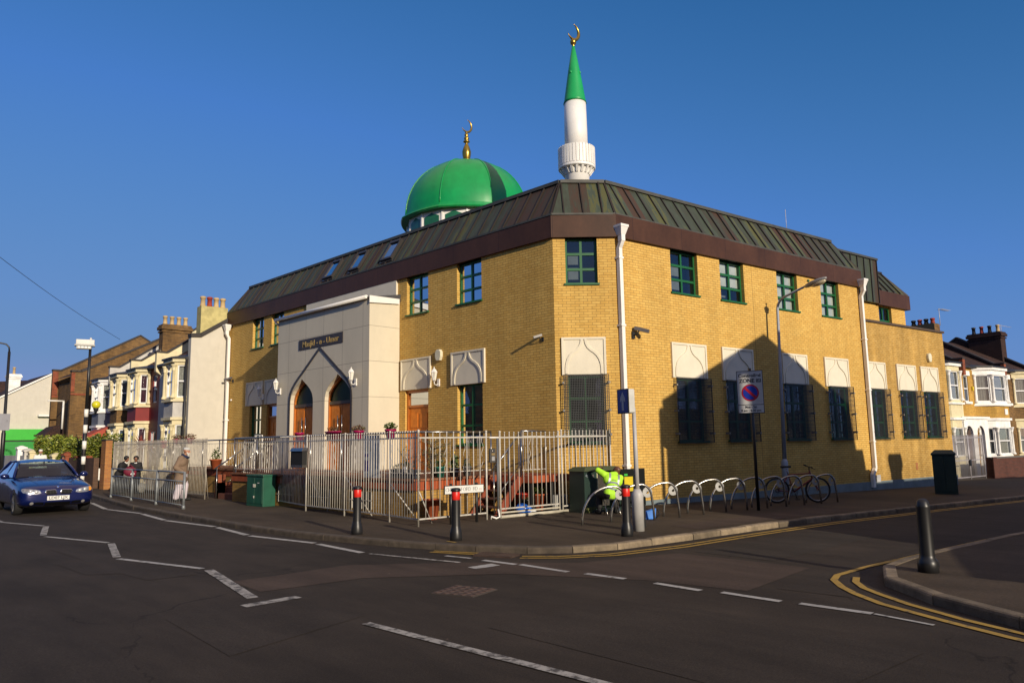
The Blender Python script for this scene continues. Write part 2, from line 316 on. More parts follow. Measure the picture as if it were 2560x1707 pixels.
        bm.to_mesh(me); bm.free()
        o = bpy.data.objects.new(name, me); C.objects.link(o)
        if mat: me.materials.append(mat)
        if parent is not None:
            o.parent = parent
            if parent.name in MX: MX[o.name] = MX[parent.name]
        if label: o['label'] = label
        return o
MX = {}
def thing(name, label, cat, loc=(0, 0, 0), rot=0.0, group=None):
    o = bpy.data.objects.new(name, None); C.objects.link(o); o.empty_display_size = 0.3
    o.location = loc; o.rotation_euler = (0, 0, rot)
    MX[o.name] = {'_m': Matrix.Translation(Vector(loc)) @ Matrix.Rotation(rot, 4, 'Z')}
    o['label'] = label; o['category'] = cat
    if group: o['group'] = group
    return o
def tag(o, label, cat, group=None):
    o['label'] = label; o['category'] = cat
    if group: o['group'] = group
    return o
def struct(o): o['kind'] = 'structure'; return o
def dup(root, loc, rot=None, label=None):
    r = root.copy(); C.objects.link(r); r.location = loc
    if rot is not None: r.rotation_euler = (0, 0, rot)
    if label: r['label'] = label
    for ch in list(root.children):
        c = ch.copy(); C.objects.link(c); c.parent = r
        for g in list(ch.children):
            d = g.copy(); C.objects.link(d); d.parent = c
    return r
def textmesh(name, s, size, origin, right, up, mat, parent, ext=0.003, align='CENTER', bold=0.0, width=None):
    cu = bpy.data.curves.new(name, 'FONT'); cu.body = s; cu.size = size; cu.extrude = ext; cu.align_x = align; cu.align_y = 'CENTER'; cu.offset = bold
    tmp = bpy.data.objects.new('tmp', cu); C.objects.link(tmp)
    bpy.context.view_layer.update()
    me = bpy.data.meshes.new_from_object(tmp.evaluated_get(bpy.context.evaluated_depsgraph_get()))
    bpy.data.objects.remove(tmp); bpy.data.curves.remove(cu)
    right = Vector(right).normalized(); up = Vector(up).normalized(); nrm = right.cross(up)
    k = 1.0
    if width:
        xs = [v.co.x for v in me.vertices]; k = width / (max(xs) - min(xs))
    inv = MX[parent.name]['_m'].inverted() if parent is not None and parent.name in MX else Matrix()
    for v in me.vertices: v.co = inv @ (Vector(origin) + right * v.co.x * k + up * v.co.y + nrm * v.co.z)
    me.name = name; me.materials.clear(); me.materials.append(mat)
    o = bpy.data.objects.new(name, me); C.objects.link(o)
    if parent is not None: o.parent = parent
    return o
# ------------------------------------------------------------------ frames
aB = R(-9.30573)
dB = Vector((math.cos(aB), math.sin(aB), 0)); nB = Vector((dB.y, -dB.x, 0)); PB = Vector((15.74, 10.91, 0))
def frame(O, u, n):
    O = Vector(O); u = Vector(u); n = Vector(n)
    return lambda s, w, z: O + u * s + n * w + Vector((0, 0, z))
FB = frame(PB, dB, nB)                       # long brick side on the side street
FA = frame((13.86, 0, 0), (0, 1, 0), (-1, 0, 0))   # entrance side
p0 = Vector((13.86, 12.15, 0)); p1 = PB - dB * 0.75
dc = (p1 - p0).normalized(); nc = Vector((dc.y, -dc.x, 0)); LC = (p1 - p0).length
FC = frame(p0, dc, nc)
def gz(x, y):
    s = (Vector((x, y, 0)) - PB).dot(dB)
    return -0.0154 * min(max(s, 0), 60)
def flatz(bm, z0):
    for v in bm.verts: v.co.z = z0 + gz(v.co.x, v.co.y)
def sheet(name, poly, z0, mat, kind=True, parent=None):
    """a polygon laid on the ground, cut where the ground starts to fall"""
    bm = bmesh.new(); f = bm.faces.new([bm.verts.new((p[0], p[1], 0)) for p in poly])
    for d in (0.0, 60.0):
        bmesh.ops.bisect_plane(bm, geom=list(bm.verts) + list(bm.edges) + list(bm.faces), plane_co=PB + dB * d, plane_no=dB)
    bmesh.ops.triangulate(bm, faces=bm.faces)
    bmesh.ops.recalc_face_normals(bm, faces=bm.faces)
    if bm.faces and sum(f.normal.z for f in bm.faces) < 0: bmesh.ops.reverse_faces(bm, faces=bm.faces)
    flatz(bm, z0)
    me = bpy.data.meshes.new(name); bm.to_mesh(me); bm.free(); me.materials.append(mat)
    o = bpy.data.objects.new(name, me); C.objects.link(o)
    if kind: struct(o)
    if parent: o.parent = parent
    return o
# ------------------------------------------------------------------ ground, roads, markings
sheet('ground', [(-400, -400), (500, -400), (500, 600), (-400, 600)], -0.14, GROUND)
sheet('road', [(-25, -40), (120, -40), (120, 30), (60, 40), (30, 130), (-25, 130)], 0.0, ASPH)
kerbL = [(14.6, 75), (12.3, 56), (10.3, 43), (9.1, 34), (8.11, 27.08), (7.55, 22.83), (7.3, 18.46), (7.17, 14.85), (7.23, 12.56), (7.39, 11.63), (7.64, 10.23), (8.03, 8.9),
         (8.4, 8.12), (8.95, 7.58), (9.62, 7.26), (11.0, 6.99), (12.37, 6.83), (14.05, 6.58), (16.77, 6.2), (21.18, 5.55), (27.25, 4.6), (36, 3.2), (75, -3.2)]
kerbR = [(6.3, -9), (6.9, -1.2), (7.45, 0.6), (7.94, 1.57), (8.29, 2.15), (8.78, 2.78), (9.13, 3.08), (9.6, 3.34), (10.27, 3.47), (11.17, 3.4), (12.07, 3.28), (13.8, 3.03), (15.1, 2.82), (30, 0.4), (75, -6.9)]
def offs(line, d):
    out = []
    for i, p in enumerate(line):
        a = Vector((*line[max(i - 1, 0)], 0)); b = Vector((*line[min(i + 1, len(line) - 1)], 0)); t = (b - a).normalized()
        q = Vector((*p, 0)) + Vector((-t.y, t.x, 0)) * d; out.append((q.x, q.y))
    return out
inL = offs(kerbL, 0.145); inR = offs(kerbR, -0.145)
sheet('pavement', inL + [(80, 40), (30, 90)], 0.1, PAVE)
sheet('pavement', inR + [(80, -30), (6, -30)], 0.1, PAVE)
def kerb(line, side, mat=None):
    mb = MB(); random.seed(4)
    pts = [Vector((*p, 0)) for p in line]; L = [0]
    for a, b in zip(pts, pts[1:]): L.append(L[-1] + (b - a).length)
    def at(d):
        d = min(max(d, 0), L[-1])
        for i in range(len(pts) - 1):
            if d <= L[i + 1] + 1e-9:
                return pts[i].lerp(pts[i + 1], (d - L[i]) / (L[i + 1] - L[i]))
        return pts[-1]
    d = 0
    while d < L[-1] - 0.1:
        ln = random.uniform(0.7, 1.05); e = min(d + ln, L[-1]); a = at(d + 0.007); b = at(e - 0.007); t = (b - a).normalized(); nrm = Vector((-t.y, t.x, 0)) * side
        h = random.uniform(0.098, 0.108); j = random.uniform(-0.006, 0.006)
        A = a + nrm * j; B = b + nrm * j; za = gz(a.x, a.y); zb = gz(b.x, b.y)
        prof = [(0, -0.12), (0.0, h - 0.03), (0.008, h - 0.01), (0.03, h), (0.145, h), (0.145, -0.12)]
        vs = [A + nrm * w + Vector((0, 0, z + za)) for w, z in prof] + [B + nrm * w + Vector((0, 0, z + zb)) for w, z in prof]
        k = 6
        mb.add(vs, [[i, (i + 1) % k, k + (i + 1) % k, k + i] for i in range(k)] + [list(range(k)), list(range(k, 2 * k))])
        d = e
    return struct(mb.out('kerb', mat or KERBM))
KD = pm('dark shaded kerb', (0.075, 0.058, 0.042), 0.9, var=0.4, scale=5, bump=0.4, dirt=0.7); kerb(kerbL[:14], 1, KD); kerb(kerbL[13:], 1); kerb(kerbR, -1)  # left run darker: shade on its face put into the stone colour
# asphalt patches
sheet('road_patch', [(4.37, 9.4), (6.06, 9.35), (7.3, 8.2), (8.3, 6.9), (9.94, 6.3), (9.88, 4.28), (7.96, 4.19), (7.8, 5.4), (7.0, 7.1), (5.61, 8.3), (4.3, 8.49)], 0.004, ASPH3)
sheet('road_patch', [(1.0, 9.9), (2.32, 9.79), (2.3, 8.81), (2.23, 6.49), (2.0, 5.2), (0.4, 6)], 0.004, ASPH2)
sheet('road_patch', [(3.0, 7.91), (4.0, 8.3), (4.3, 8.3), (4.42, 6.51), (2.85, 6.13)], 0.004, ASPH2)
sheet('road_patch', [(8.3, 4.0), (13.0, 4.05), (12.4, 3.75), (9.2, 3.78), (8.35, 3.2)], 0.004, ASPH2)
sheet('road_patch', [(-1.5, 4.2), (1.2, 5.1), (3.4, 3.2), (3.0, 2.2), (1.0, 1.5)], 0.004, ASPH2)
sheet('road_patch', [(4.9, 5.2), (6.9, 4.9), (6.6, 2.0), (4.8, 2.2)], 0.004, ASPH2)
sheet('road_patch', [(3.66, 15.0), (3.66, 13.0), (3.26, 12.81), (3.27, 11.5), (3.63, 11.24), (3.68, 10.38), (4.3, 10.3), (4.0, 15)], 0.004, ASPH2)
sheet('road_patch', [(10.2, 6.2), (13.9, 5.8), (13.6, 4.7), (10.1, 4.9)], 0.004, asphaltmat('road patch grey', (0.036, 0.030, 0.024)))
sheet('pavement_patch', [(12.0, 7.2), (17.5, 6.4), (17.7, 7.3), (12.2, 7.9)], 0.1045, ASPH3)
sheet('pavement_patch', [(11.6, 1.2), (18, 0.2), (18.2, 0.9), (11.7, 1.9)], 0.1045, asphaltmat('paving flags', (0.085, 0.068, 0.05)))
def stripe(name, a, b, w, mat, z=0.009):
    a = Vector((*a, 0)); b = Vector((*b, 0)); t = (b - a).normalized(); q = Vector((-t.y, t.x, 0)) * (w / 2)
    n = max(1, int((b - a).length / 0.35)); L = []; Rr = []
    for i in range(n + 1):
        p = a.lerp(b, i / n); j = random.uniform(0.93, 1.05); L.append(p + q * j); Rr.append(p - q * random.uniform(0.93, 1.05))
    return sheet(name, [(p.x, p.y) for p in L + Rr[::-1]], z, mat)
random.seed(2)
zig = [((7.6, 26.56), (7.09, 23.48)), ((7.08, 23.32), (7.22, 21.06)), ((7.18, 20.83), (6.92, 18.59)), ((6.9, 18.44), (7.05, 16.1)), ((7.02, 15.89), (6.79, 14.04)), ((6.77, 13.87), (7.0, 11.87)), ((6.97, 11.71), (6.87, 10.2)),
       ((7.75, 29.0), (7.62, 26.8)), ((8.1, 31.5), (7.7, 29.2))]
for a, b in zig: stripe('zigzag_line', a, b, 0.12, PAINTW)
stripe('zigzag_line', (6.89, 10.02), (7.22, 8.25), 0.07, PAINTW2)
for a, b in [((3.9, 27.5), (4.62, 25.6)), ((4.62, 25.4), (4.1, 23.4)), ((4.15, 23.2), (4.25, 21.75))]: stripe('zigzag_line', a, b, 0.1, PAINTW)
for a, b, w in [((4.2, 21.59), (4.65, 19.61), 0.09), ((4.66, 19.44), (4.14, 17.45), 0.12), ((4.11, 17.17), (4.62, 15.05), 0.09), ((4.62, 14.88), (4.11, 12.93), 0.12), ((4.07, 12.73), (4.54, 10.71), 0.1), ((4.55, 10.51), (4.06, 8.2), 0.13), ((3.79, 7.86), (4.44, 7.86), 0.16)]:
    stripe('zigzag_line', a, b, w, PAINTW2 if w > 0.11 else PAINTW)
for a, b, w in [((7.50, 8.9), (7.58, 8.4), 0.08), ((7.0, 7.75), (7.42, 7.71), 0.2), ((7.57, 8.13), (7.6, 7.49), 0.1), ((7.64, 7.44), (7.61, 6.54), 0.1), ((7.66, 6.28), (7.68, 5.67), 0.1), ((7.68, 5.23), (7.64, 4.59), 0.1), ((7.7, 4.36), (7.67, 3.66), 0.1), ((7.7, 3.47), (7.71, 2.76), 0.1), ((7.71, 2.74), (7.6, 2.19), 0.05)]:
    stripe('give_way_line', a, b, w, PAINTW)
stripe('centre_line', (4.23, 6.21), (4.34, 3.0), 0.1, PAINTW2)
def poly_line(name, pts, w, mat, z=0.009):
    l = offs(pts, w / 2); r = offs(pts, -w / 2)
    return sheet(name, l + r[::-1], z, mat)
poly_line('yellow_line', [(7.0, -0.6), (7.22, 0.75), (7.55, 1.6), (7.85, 2.2), (8.21, 2.84), (8.55, 3.22), (8.85, 3.48), (9.21, 3.71), (9.55, 3.8), (10.33, 3.75), (11.84, 3.55), (15.78, 2.97), (30, 0.75)], 0.085, PAINTY)
poly_line('yellow_line', [(7.2, -0.6), (7.42, 0.75), (7.74, 1.5), (8.0, 2.05), (8.36, 2.62), (8.68, 3.0), (8.94, 3.27), (9.25, 3.47), (9.55, 3.57)], 0.08, PAINTY)
poly_line('yellow_line', [(8.2, 7.95), (8.55, 7.5), (9.2, 7.06), (10.6, 6.72), (12.69, 6.50), (14.52, 6.24), (19.4, 5.62), (26.4, 4.55)], 0.075, PAINTY)
poly_line('yellow_line', [(8.05, 7.85), (8.45, 7.36), (9.15, 6.9), (10.55, 6.56), (12.66, 6.34), (14.5, 6.08), (19.4, 5.46), (26.4, 4.4)], 0.075, PAINTY)
poly_line('yellow_line', [(7.6, 9.4), (7.9, 8.6)], 0.07, PAINTY)
poly_line('yellow_line', [(7.72, 9.45), (8.02, 8.65)], 0.07, PAINTY)
stripe('yellow_mark', (8.12, 9.6), (8.1, 9.35), 0.05, PAINTY, 0.108)
def grate(name, label, a, b, w, z, mat, bars=12):
    a = Vector((*a, z)); b = Vector((*b, z)); t = (b - a).normalized(); q = Vector((-t.y, t.x, 0)) * w / 2
    o = thing(name, label, 'drain cover' if bars > 8 else 'manhole cover', tuple(a.lerp(b, .5)))
    m = MB(); m.hexa([a - q, b - q, b + q, a + q] + [p + Vector((0, 0, 0.004)) for p in (a - q, b - q, b + q, a + q)]); m.out('pit', BLACKM, o)
    m = MB()
    for i in range(bars + 1):
        p = a.lerp(b, i / bars); m.bar(p - q, p + q, 0.022, 0.022)
    m.bar(a - q, b - q, 0.03, 0.026); m.bar(a + q, b + q, 0.03, 0.026)
    m.out('frame', pm('rusty iron', (0.07, 0.045, 0.035), 0.7, 0.3, var=0.4), o)
    return o
grate('drain_grate', 'rusty slotted drain grate in the gutter at the kerb corner', (7.92, 8.62), (8.12, 8.02), 0.3, 0.012, None, 13)
mo = thing('manhole_cover', 'brown square manhole cover sunk in the carriageway', 'manhole cover', (5.87, 6.63, 0.008))
m = MB(); m.pbox([(5.55, 6.85), (5.72, 6.32), (6.2, 6.42), (6.05, 6.98)], 0.0, 0.010); m.out('rim', pm('iron rim', (0.05, 0.04, 0.035), 0.7), mo)
m = MB()
for i in range(5):
    for j in range(5):
        a = Vector((5.55, 6.85, 0)).lerp(Vector((5.72, 6.32, 0)), (i + .5) / 5); b = Vector((6.05, 6.98, 0)).lerp(Vector((6.2, 6.42, 0)), (i + .5) / 5)
        p = a.lerp(b, (j + .5) / 5); m.box(p.x - .035, p.x + .035, p.y - .035, p.y + .035, 0.010, 0.016)
m.out('plate', pm('brown iron', (0.085, 0.05, 0.038), 0.75, var=0.3), mo)
# ------------------------------------------------------------------ the mosque
mosque = thing('mosque', 'yellow brick mosque with green dome, white minaret and weathered copper mansard roof on the corner', 'mosque', (13.86, 12.15, 0))
def wall(F, s0, s1, z0, z1, holes, depth, mat, name='wall', parent=None, rev=None):
    ss = sorted({s0, s1, *[h[0] for h in holes], *[h[1] for h in holes]}); zz = sorted({z0, z1, *[h[2] for h in holes], *[h[3] for h in holes]})
    m = MB()
    for a, b in zip(ss, ss[1:]):
        for c, d in zip(zz, zz[1:]):
            cs, cz = (a + b) / 2, (c + d) / 2
            if any(h[0] < cs < h[1] and h[2] < cz < h[3] for h in holes): continue
            m.quad(F(a, 0, c), F(b, 0, c), F(b, 0, d), F(a, 0, d))
    for h in holes:
        a, b, c, d = h[:4]
        m.quad(F(a, 0, c), F(a, -depth, c), F(a, -depth, d), F(a, 0, d)); m.quad(F(b, 0, c), F(b, -depth, c), F(b, -depth, d), F(b, 0, d))
        m.quad(F(a, 0, c), F(b, 0, c), F(b, -depth, c), F(a, -depth, c)); m.quad(F(a, 0, d), F(b, 0, d), F(b, -depth, d), F(a, -depth, d))
    return m.out(name, mat, parent)
def window(F, a, b, c, d, parent, cols=2, rows=3, dep=0.13, blind=0, frame=GREENF, glass=GLASS, sill=True, fw_=0.055, back=0.55, room=ROOMM, zs=None, bw=0.032):
    m = MB(); w0, w1 = -dep - 0.05, -dep + 0.02
    m.fbox(F, a, a + fw_, w0, w1, c, d); m.fbox(F, b - fw_, b, w0, w1, c, d)
    m.fbox(F, a + fw_, b - fw_, w0, w1, c, c + fw_); m.fbox(F, a + fw_, b - fw_, w0, w1, d - fw_, d)
    for i in range(1, cols): x = a + (b - a) * i / cols; m.fbox(F, x - bw, x + bw, w0 + .005, w1 - .006, c + fw_, d - fw_)
    zs = zs or [c + (d - c) * i / rows for i in range(1, rows)]
    for z in zs:
        for i in range(cols):
            x0 = a + (b - a) * i / cols + (bw if i else fw_); x1 = a + (b - a) * (i + 1) / cols - (bw if i < cols - 1 else fw_)
            m.fbox(F, x0, x1, w0 + .005, w1 - .006, z - bw, z + bw)
    fr = m.out('window', frame, parent)
    m = MB(); m.quad(F(a + .02, -dep - .02, c + .02), F(b - .02, -dep - .02, c + .02), F(b - .02, -dep - .02, d - .02), F(a + .02, -dep - .02, d - .02)); m.out('pane', glass, fr, norm=False)
    m = MB(); k = back
    P = [F(a - .02, -dep - .06, c - .02), F(b + .02, -dep - .06, c - .02), F(b + .02, -dep - .06, d + .02), F(a - .02, -dep - .06, d + .02)]
    Q = [F(a - .3, -dep - k, c - .3), F(b + .3, -dep - k, c - .3), F(b + .3, -dep - k, d + .1), F(a - .3, -dep - k, d + .1)]
    m.add(P + Q, [[4, 5, 6, 7], [0, 1, 5, 4], [1, 2, 6, 5], [2, 3, 7, 6], [3, 0, 4, 7]]); m.out('interior', room, fr, norm=False)
    if blind:
        m = MB(); zb = d - (d - c) * blind
        m.quad(F(a + .04, -dep - .08, zb), F(b - .04, -dep - .08, zb), F(b - .04, -dep - .08, d - .02), F(a + .04, -dep - .08, d - .02)); m.out('blind', BLIND, fr, norm=False)
    if sill:
        m = MB(); m.fbox(F, a - .04, b + .04, -dep, 0.05, c - .035, c + 0.012); m.out('sill', frame, fr)
    return fr
UPZ = (5.69, 6.9); LOZ = (1.66, 3.36)
# --- street side (B)
upB = [(1.34, 2.46), (3.44, 4.55), (6.2, 7.3), (8.62, 9.73)]
loB = [(1.36, 2.52), (3.45, 4.6), (6.22, 7.42), (8.65, 9.83)]; loB2 = [(11.17, 12.24), (13.32, 14.48), (15.1, 16.25)]
wall(FB, -0.75, 11.05, 0.21, 6.9, [(a, b, *UPZ) for a, b in upB] + [(a, b, *LOZ) for a, b in loB], 0.13, YB, parent=mosque)
wall(FB, 11.05, 17.07, 0.21, 5.72, [(a, b, *LOZ) for a, b in loB2], 0.13, YBD, parent=mosque)
m = MB(); m.fbox(FB, 4.93, 4.94, -0.01, 0.002, 0.21, 6.9); m.out('movement_joint', pm('joint', (0.16, 0.09, 0.03), 0.9), mosque)
m = MB()
m.quad(FB(17.07, 0, -.4), FB(17.07, -9, -.4), FB(17.07, -9, 5.72), FB(17.07, 0, 5.72)); m.quad(FB(11.05, 0, 5.7), FB(17.07, 0, 5.7), FB(17.07, -1.35, 5.7), FB(11.05, -1.35, 5.7))
m.out('side_wall', YBD, mosque)
m = MB(); m.fbox(FB, 11.05, 17.13, -0.25, 0.06, 5.72, 5.80); m.out('coping', pm('dark coping', (0.07, 0.045, 0.03), 0.8, dirt=.5), mosque)
m = MB(); m.fbox(FB, -0.72, 17.12, -0.3, 0.05, -0.75, 0.21); m.fbox(FC, 0, LC, -.3, .05, -.3, .21); m.out('plinth', PLINTH, mosque)
for i, (a, b) in enumerate(upB): window(FB, a, b, *UPZ, mosque, blind=(0, .6, .95, .98)[i])
for i, (a, b) in enumerate(loB + loB2): window(FB, a, b, *LOZ, mosque, zs=[2.2, 2.78], room=(GDARK if i != 4 else NET), glass=GLASSD)
# set back upper floor at the far end
FS = frame(PB - nB * 1.35, dB, nB)
wall(FS, 11.05, 17.04, 5.6, 6.87, [(14.94, 15.93, 5.75, 6.85)], .12, YB, parent=mosque)
window(FS, 14.94, 15.93, 5.75, 6.85, mosque, rows=2, sill=False, zs=[6.3])
m = MB(); m.quad(FS(17.04, 0, 5.6), FS(17.04, -7, 5.6), FS(17.04, -7, 6.87), FS(17.04, 0, 6.87)); m.out('side_wall', YB, mosque)
m = MB(); m.fbox(FS, 14.74, 17.28, -7, .13, 6.87, 7.46); m.out('fascia', FASC, mosque)
m = MB(); m.hexa([FS(14.72, .1, 7.46), FS(17.2, .1, 7.46), FS(17.2, -6, 7.46), FS(14.72, -6, 7.46), FS(14.72, -.6, 8.45), FS(16.5, -.6, 8.45), FS(16.5, -5, 8.45), FS(14.72, -5, 8.45)]); m.out('roof', COPPER, mosque)
m = MB()
for k in range(4): s0 = 14.95 + .5 * k; m.bar(FS(s0 + .12, .12, 7.48), FS(min(s0, 16.5), -.58, 8.47), .035, .05)
m.bar(FS(17.2, .1, 7.47), FS(16.5, -.6, 8.47), .05); m.fbox(FS, 14.72, 16.55, -.72, -.55, 8.44, 8.52); m.out('roof_seam', SEAM, mosque)
m = MB(); m.fbox(FS, 11.4, 14.72, -3.2, 0.16, 6.9, 8.62); m.out('roof_box', COPPER, mosque)
m = MB(); m.fbox(FS, 11.35, 14.78, -3.25, .22, 8.62, 8.70); m.out('coping', pm('lead coping', (0.05, .052, .045), .6), mosque)
m = MB()
for k in range(7): s0 = 14.72 - .48 * k; m.fbox(FS, s0 - .018, s0 + .018, .16, .2, 6.9, 8.62)
m.out('roof_seam', SEAM, mosque)
# --- corner and entrance side
wall(FC, 0, LC, 0.21, 6.9, [(0.32, 1.14, *UPZ), (.31, 1.19, *LOZ)], 0.13, YB, parent=mosque)
window(FC, .32, 1.14, *UPZ, mosque); window(FC, .31, 1.19, *LOZ, mosque, zs=[2.2, 2.78], room=GDARK, glass=GLASSD)
upA = [(14.84, 15.89), (17.22, 18.28), (25.9, 26.98), (27.76, 28.70)]
upA = [(14.84, 15.89), (17.22, 18.28), (26.1, 27.08), (27.74, 28.70)]
wall(FA, 12.15, 30.92, 0.0, 6.9, [(a, b, *UPZ) for a, b in upA] + [(14.84, 15.9, *LOZ), (17.22, 18.35, 0.95, 3.34), (27.76, 28.76, *LOZ), (26.4, 27.3, .95, 3.34)], 0.13, YB, parent=mosque)
for i, (a, b) in enumerate(upA): window(FA, a, b, *UPZ, mosque)
window(FA, 14.84, 15.9, *LOZ, mosque, zs=[2.2, 2.78], glass=GLASSD, room=GDARK); window(FA, 27.76, 28.76, *LOZ, mosque, zs=[2.2, 2.78], glass=GLASSD, room=GDARK)
def door(F, a, b, c, d, parent, fan=0.45, dep=.1):
    m = MB(); m.fbox(F, a, a + .08, -dep - .06, -dep + .03, c, d); m.fbox(F, b - .08, b, -dep - .06, -dep + .03, c, d); m.fbox(F, a + .08, b - .08, -dep - .06, -dep + .03, d - .08, d); m.fbox(F, a + .08, b - .08, -dep - .06, -dep + .03, d - fan - .07, d - fan)
    fr = m.out('door_frame', OAKD, parent)
    m = MB(); m.fbox(F, a + .08, b - .08, -dep - .05, -dep - .01, c, d - fan - .07)
    w = b - a
    for k in (.5,):
        for i in range(2):
            x0 = a + .16 + i * (w / 2 - .1); m.fbox(F, x0, x0 + w / 2 - .2, -dep - .01, -dep + .006, c + 1.25, d - fan - .25); m.fbox(F, x0, x0 + w / 2 - .2, -dep - .01, -dep + .006, c + .25, c + 1.05)
    dd = m.out('door', OAK, parent, bevel=0.004)
    m = MB(); m.fbox(F, a + .13, a + .16, -dep, -dep + .05, c + 1.0, c + 1.18); m.out('handle', STEEL, dd)
    m = MB(); m.quad(F(a + .08, -dep - .02, d - fan), F(b - .08, -dep - .02, d - fan), F(b - .08, -dep - .02, d - .08), F(a + .08, -dep - .02, d - .08)); m.out('fanlight', GLASS, fr, norm=False)
    m = MB(); m.quad(F(a + .05, -dep - .3, c), F(b - .05, -dep - .3, c), F(b - .05, -dep - .3, d), F(a + .05, -dep - .3, d)); m.out('interior', ROOMM, fr, norm=False)
door(FA, 17.22, 18.35, .95, 3.34, mosque); door(FA, 26.4, 27.3, .95, 3.34, mosque)
# moulded arch panels over the ground floor windows
OG = [(.80, .03), (.80, .18), (.775, .32), (.71, .45), (.60, .56), (.46, .645), (.31, .71), (.2, .78), (.13, .86), (.095, .94), (.085, 1.0)]
def arch_panel(F, a, b, z0=3.36, z1=4.31, off=0.0):
    m = MB(); c = (a + b) / 2; hw = (b - a) / 2; H = z1 - z0; w0 = off
    m.fbox(F, a, b, w0 - .02, w0 + .03, z0, z1); t = .055
    m.fbox(F, a, a + t, w0 + .03, w0 + .055, z0, z1); m.fbox(F, b - t, b, w0 + .03, w0 + .055, z0, z1); m.fbox(F, a + t, b - t, w0 + .03, w0 + .055, z1 - t, z1)
    for sg in (-1, 1):
        L = [Vector((c + sg * x * hw, z0 + z * (H - t), 0)) for x, z in OG]
        for i in range(len(L) - 1):
            p, q = L[i], L[i + 1]; d = (q - p).normalized(); n_ = Vector((-d.y, d.x, 0)) * .028
            def nn(i):
                d = (L[min(i + 1, len(L) - 1)] - L[max(i - 1, 0)]).normalized(); return Vector((-d.y, d.x, 0)) * .03
            A = [p - nn(i), p + nn(i), q + nn(i + 1), q - nn(i + 1)]
            m.hexa([F(k.x, w0 + .03, k.y) for k in A] + [F(k.x, w0 + .056, k.y) for k in A])
    return m.out('arch_panel', STUCCO, mosque, norm=True, merge=False)
for a, b in [(1.19, 2.61), (3.29, 4.72), (6.16, 7.5), (8.48, 9.91), (11.0, 12.34), (13.13, 14.55), (14.92, 16.32)]: arch_panel(FB, a, b)
arch_panel(FC, .16, 1.28)
for a, b in [(14.71, 16.13), (17.07, 18.53), (27.61, 29.05), (26.05, 27.45)]: arch_panel(FA, a, b)
# wire guards
WIRE = pm('guard mesh wire', (0.035, 0.037, 0.038), 0.5, 0.5)
def guard(F, a, b, z0=1.62, z1=3.36, w=.13):
    m = MB(); a -= .12; b += .12; p = .042; t = .0068
    n = int((b - a) / p)
    for i in range(n + 1): x = a + (b - a) * i / n; m.quad(F(x - t, w, z0), F(x + t, w, z0), F(x + t, w, z1), F(x - t, w, z1))
    n = int((z1 - z0) / p)
    for i in range(n + 1): z = z0 + (z1 - z0) * i / n; m.quad(F(a, w + .004, z - t), F(b, w + .004, z - t), F(b, w + .004, z + t), F(a, w + .004, z + t))
    for x in (a, b): m.fbox(F, x - .008, x + .008, w - .008, w + .012, z0, z1)
    g = m.out('window_guard', WIRE, mosque, norm=False, merge=False)
    for x, sg in ((a, -1), (b, 1)):
        for z in (z0 + .25, z0 + .85, z1 - .2):
            m = MB(); m.fbox(F, x - .012, x + .012, 0.0, w + .02, z - .025, z + .025); m.fbox(F, min(x, x + sg * .04), max(x, x + sg * .04), w + .012, w + .022, z - .025, z + .025); m.out('bracket', pm('dull bracket', (.2, .19, .17), .6), g)
for a, b in loB + loB2: guard(FB, a, b)
guard(FC, .31, 1.19)
# fascia
fo = 0.08
def corner(F, s, w, z): return F(s, w, z)
ringO = [(13.86 - fo, 30.98), (13.86 - fo, 12.15 - .03), tuple((p1 + nB * fo + nc * .02)[:2]), tuple(FB(11.14, fo, 0)[:2]), tuple(FB(11.14, -9, 0)[:2]), (19.0, 30.98)]
m = MB(); m.pbox(ringO, 6.9, 7.5); m.out('fascia', FASC, mosque)
ins = 0.68
topR = [(13.86 + .62, 30.35), (13.86 + .62, 12.37), tuple((p1 - nB * .6 + dB * .27)[:2]), tuple(FB(10.5, -.62, 0)[:2]), tuple(FB(10.5, -8.5, 0)[:2]), (18.4, 30.35)]
botR = [(13.79, 30.95), (13.79, 12.1), tuple((p1 + nB * .06 + nc * .01)[:2]), tuple(FB(11.12, .06, 0)[:2]), tuple(FB(11.12, -9, 0)[:2]), (19.0, 30.95)]
m = MB(); m.pbox(botR, 7.5, 8.6, topR); m.out('roof', COPPER, mosque)
m = MB()
for i in range(len(topR)):
    a, b = Vector((*topR[i], 8.62)), Vector((*topR[(i + 1) % len(topR)], 8.62)); m.bar(a, b, .14, .09)
for i in range(len(botR)):
    a, b = Vector((*botR[i], 7.51)), Vector((*botR[(i + 1) % len(botR)], 7.51))
    if i < 4: m.bar(a, b, .05, .05)
m.out('ridge_capping', pm('dull lead', (0.055, 0.055, 0.045), .6, dirt=.4, var=.3), mosque)
m = MB()
def seams(A0, B0, A1, B1, step=.5, off=0):
    """seams rise square to the eave from bottom line A0-B0; ends are cut by the hips A0-A1 and B0-B1"""
    A0, B0, A1, B1 = [Vector(v) for v in (A0, B0, A1, B1)]; d = (B0 - A0).normalized(); L = (B0 - A0).length
    up = (A1 - A0) - d * (A1 - A0).dot(d); kA = (A1 - A0).dot(d); kB = (B1 - A0).dot(d)
    s_ = off
    while s_ < L:
        fr = 1.0
        if s_ < kA: fr = s_ / kA
        if s_ > kB: fr = min(fr, (L - s_) / max(1e-3, (L - kB)))
        if fr > .08:
            nrm = d.cross(up).normalized(); nrm = nrm if nrm.z > 0 else -nrm
            a = A0 + d * s_ + nrm * .012; m.bar(a, a + up * fr, .03, .045, up=nrm)
        s_ += step
    m.bar(A0, A1, .05, .05); m.bar(B0, B1, .05, .05)
b3 = [Vector((*p, 7.5)) for p in botR]; t3 = [Vector((*p, 8.6)) for p in topR]
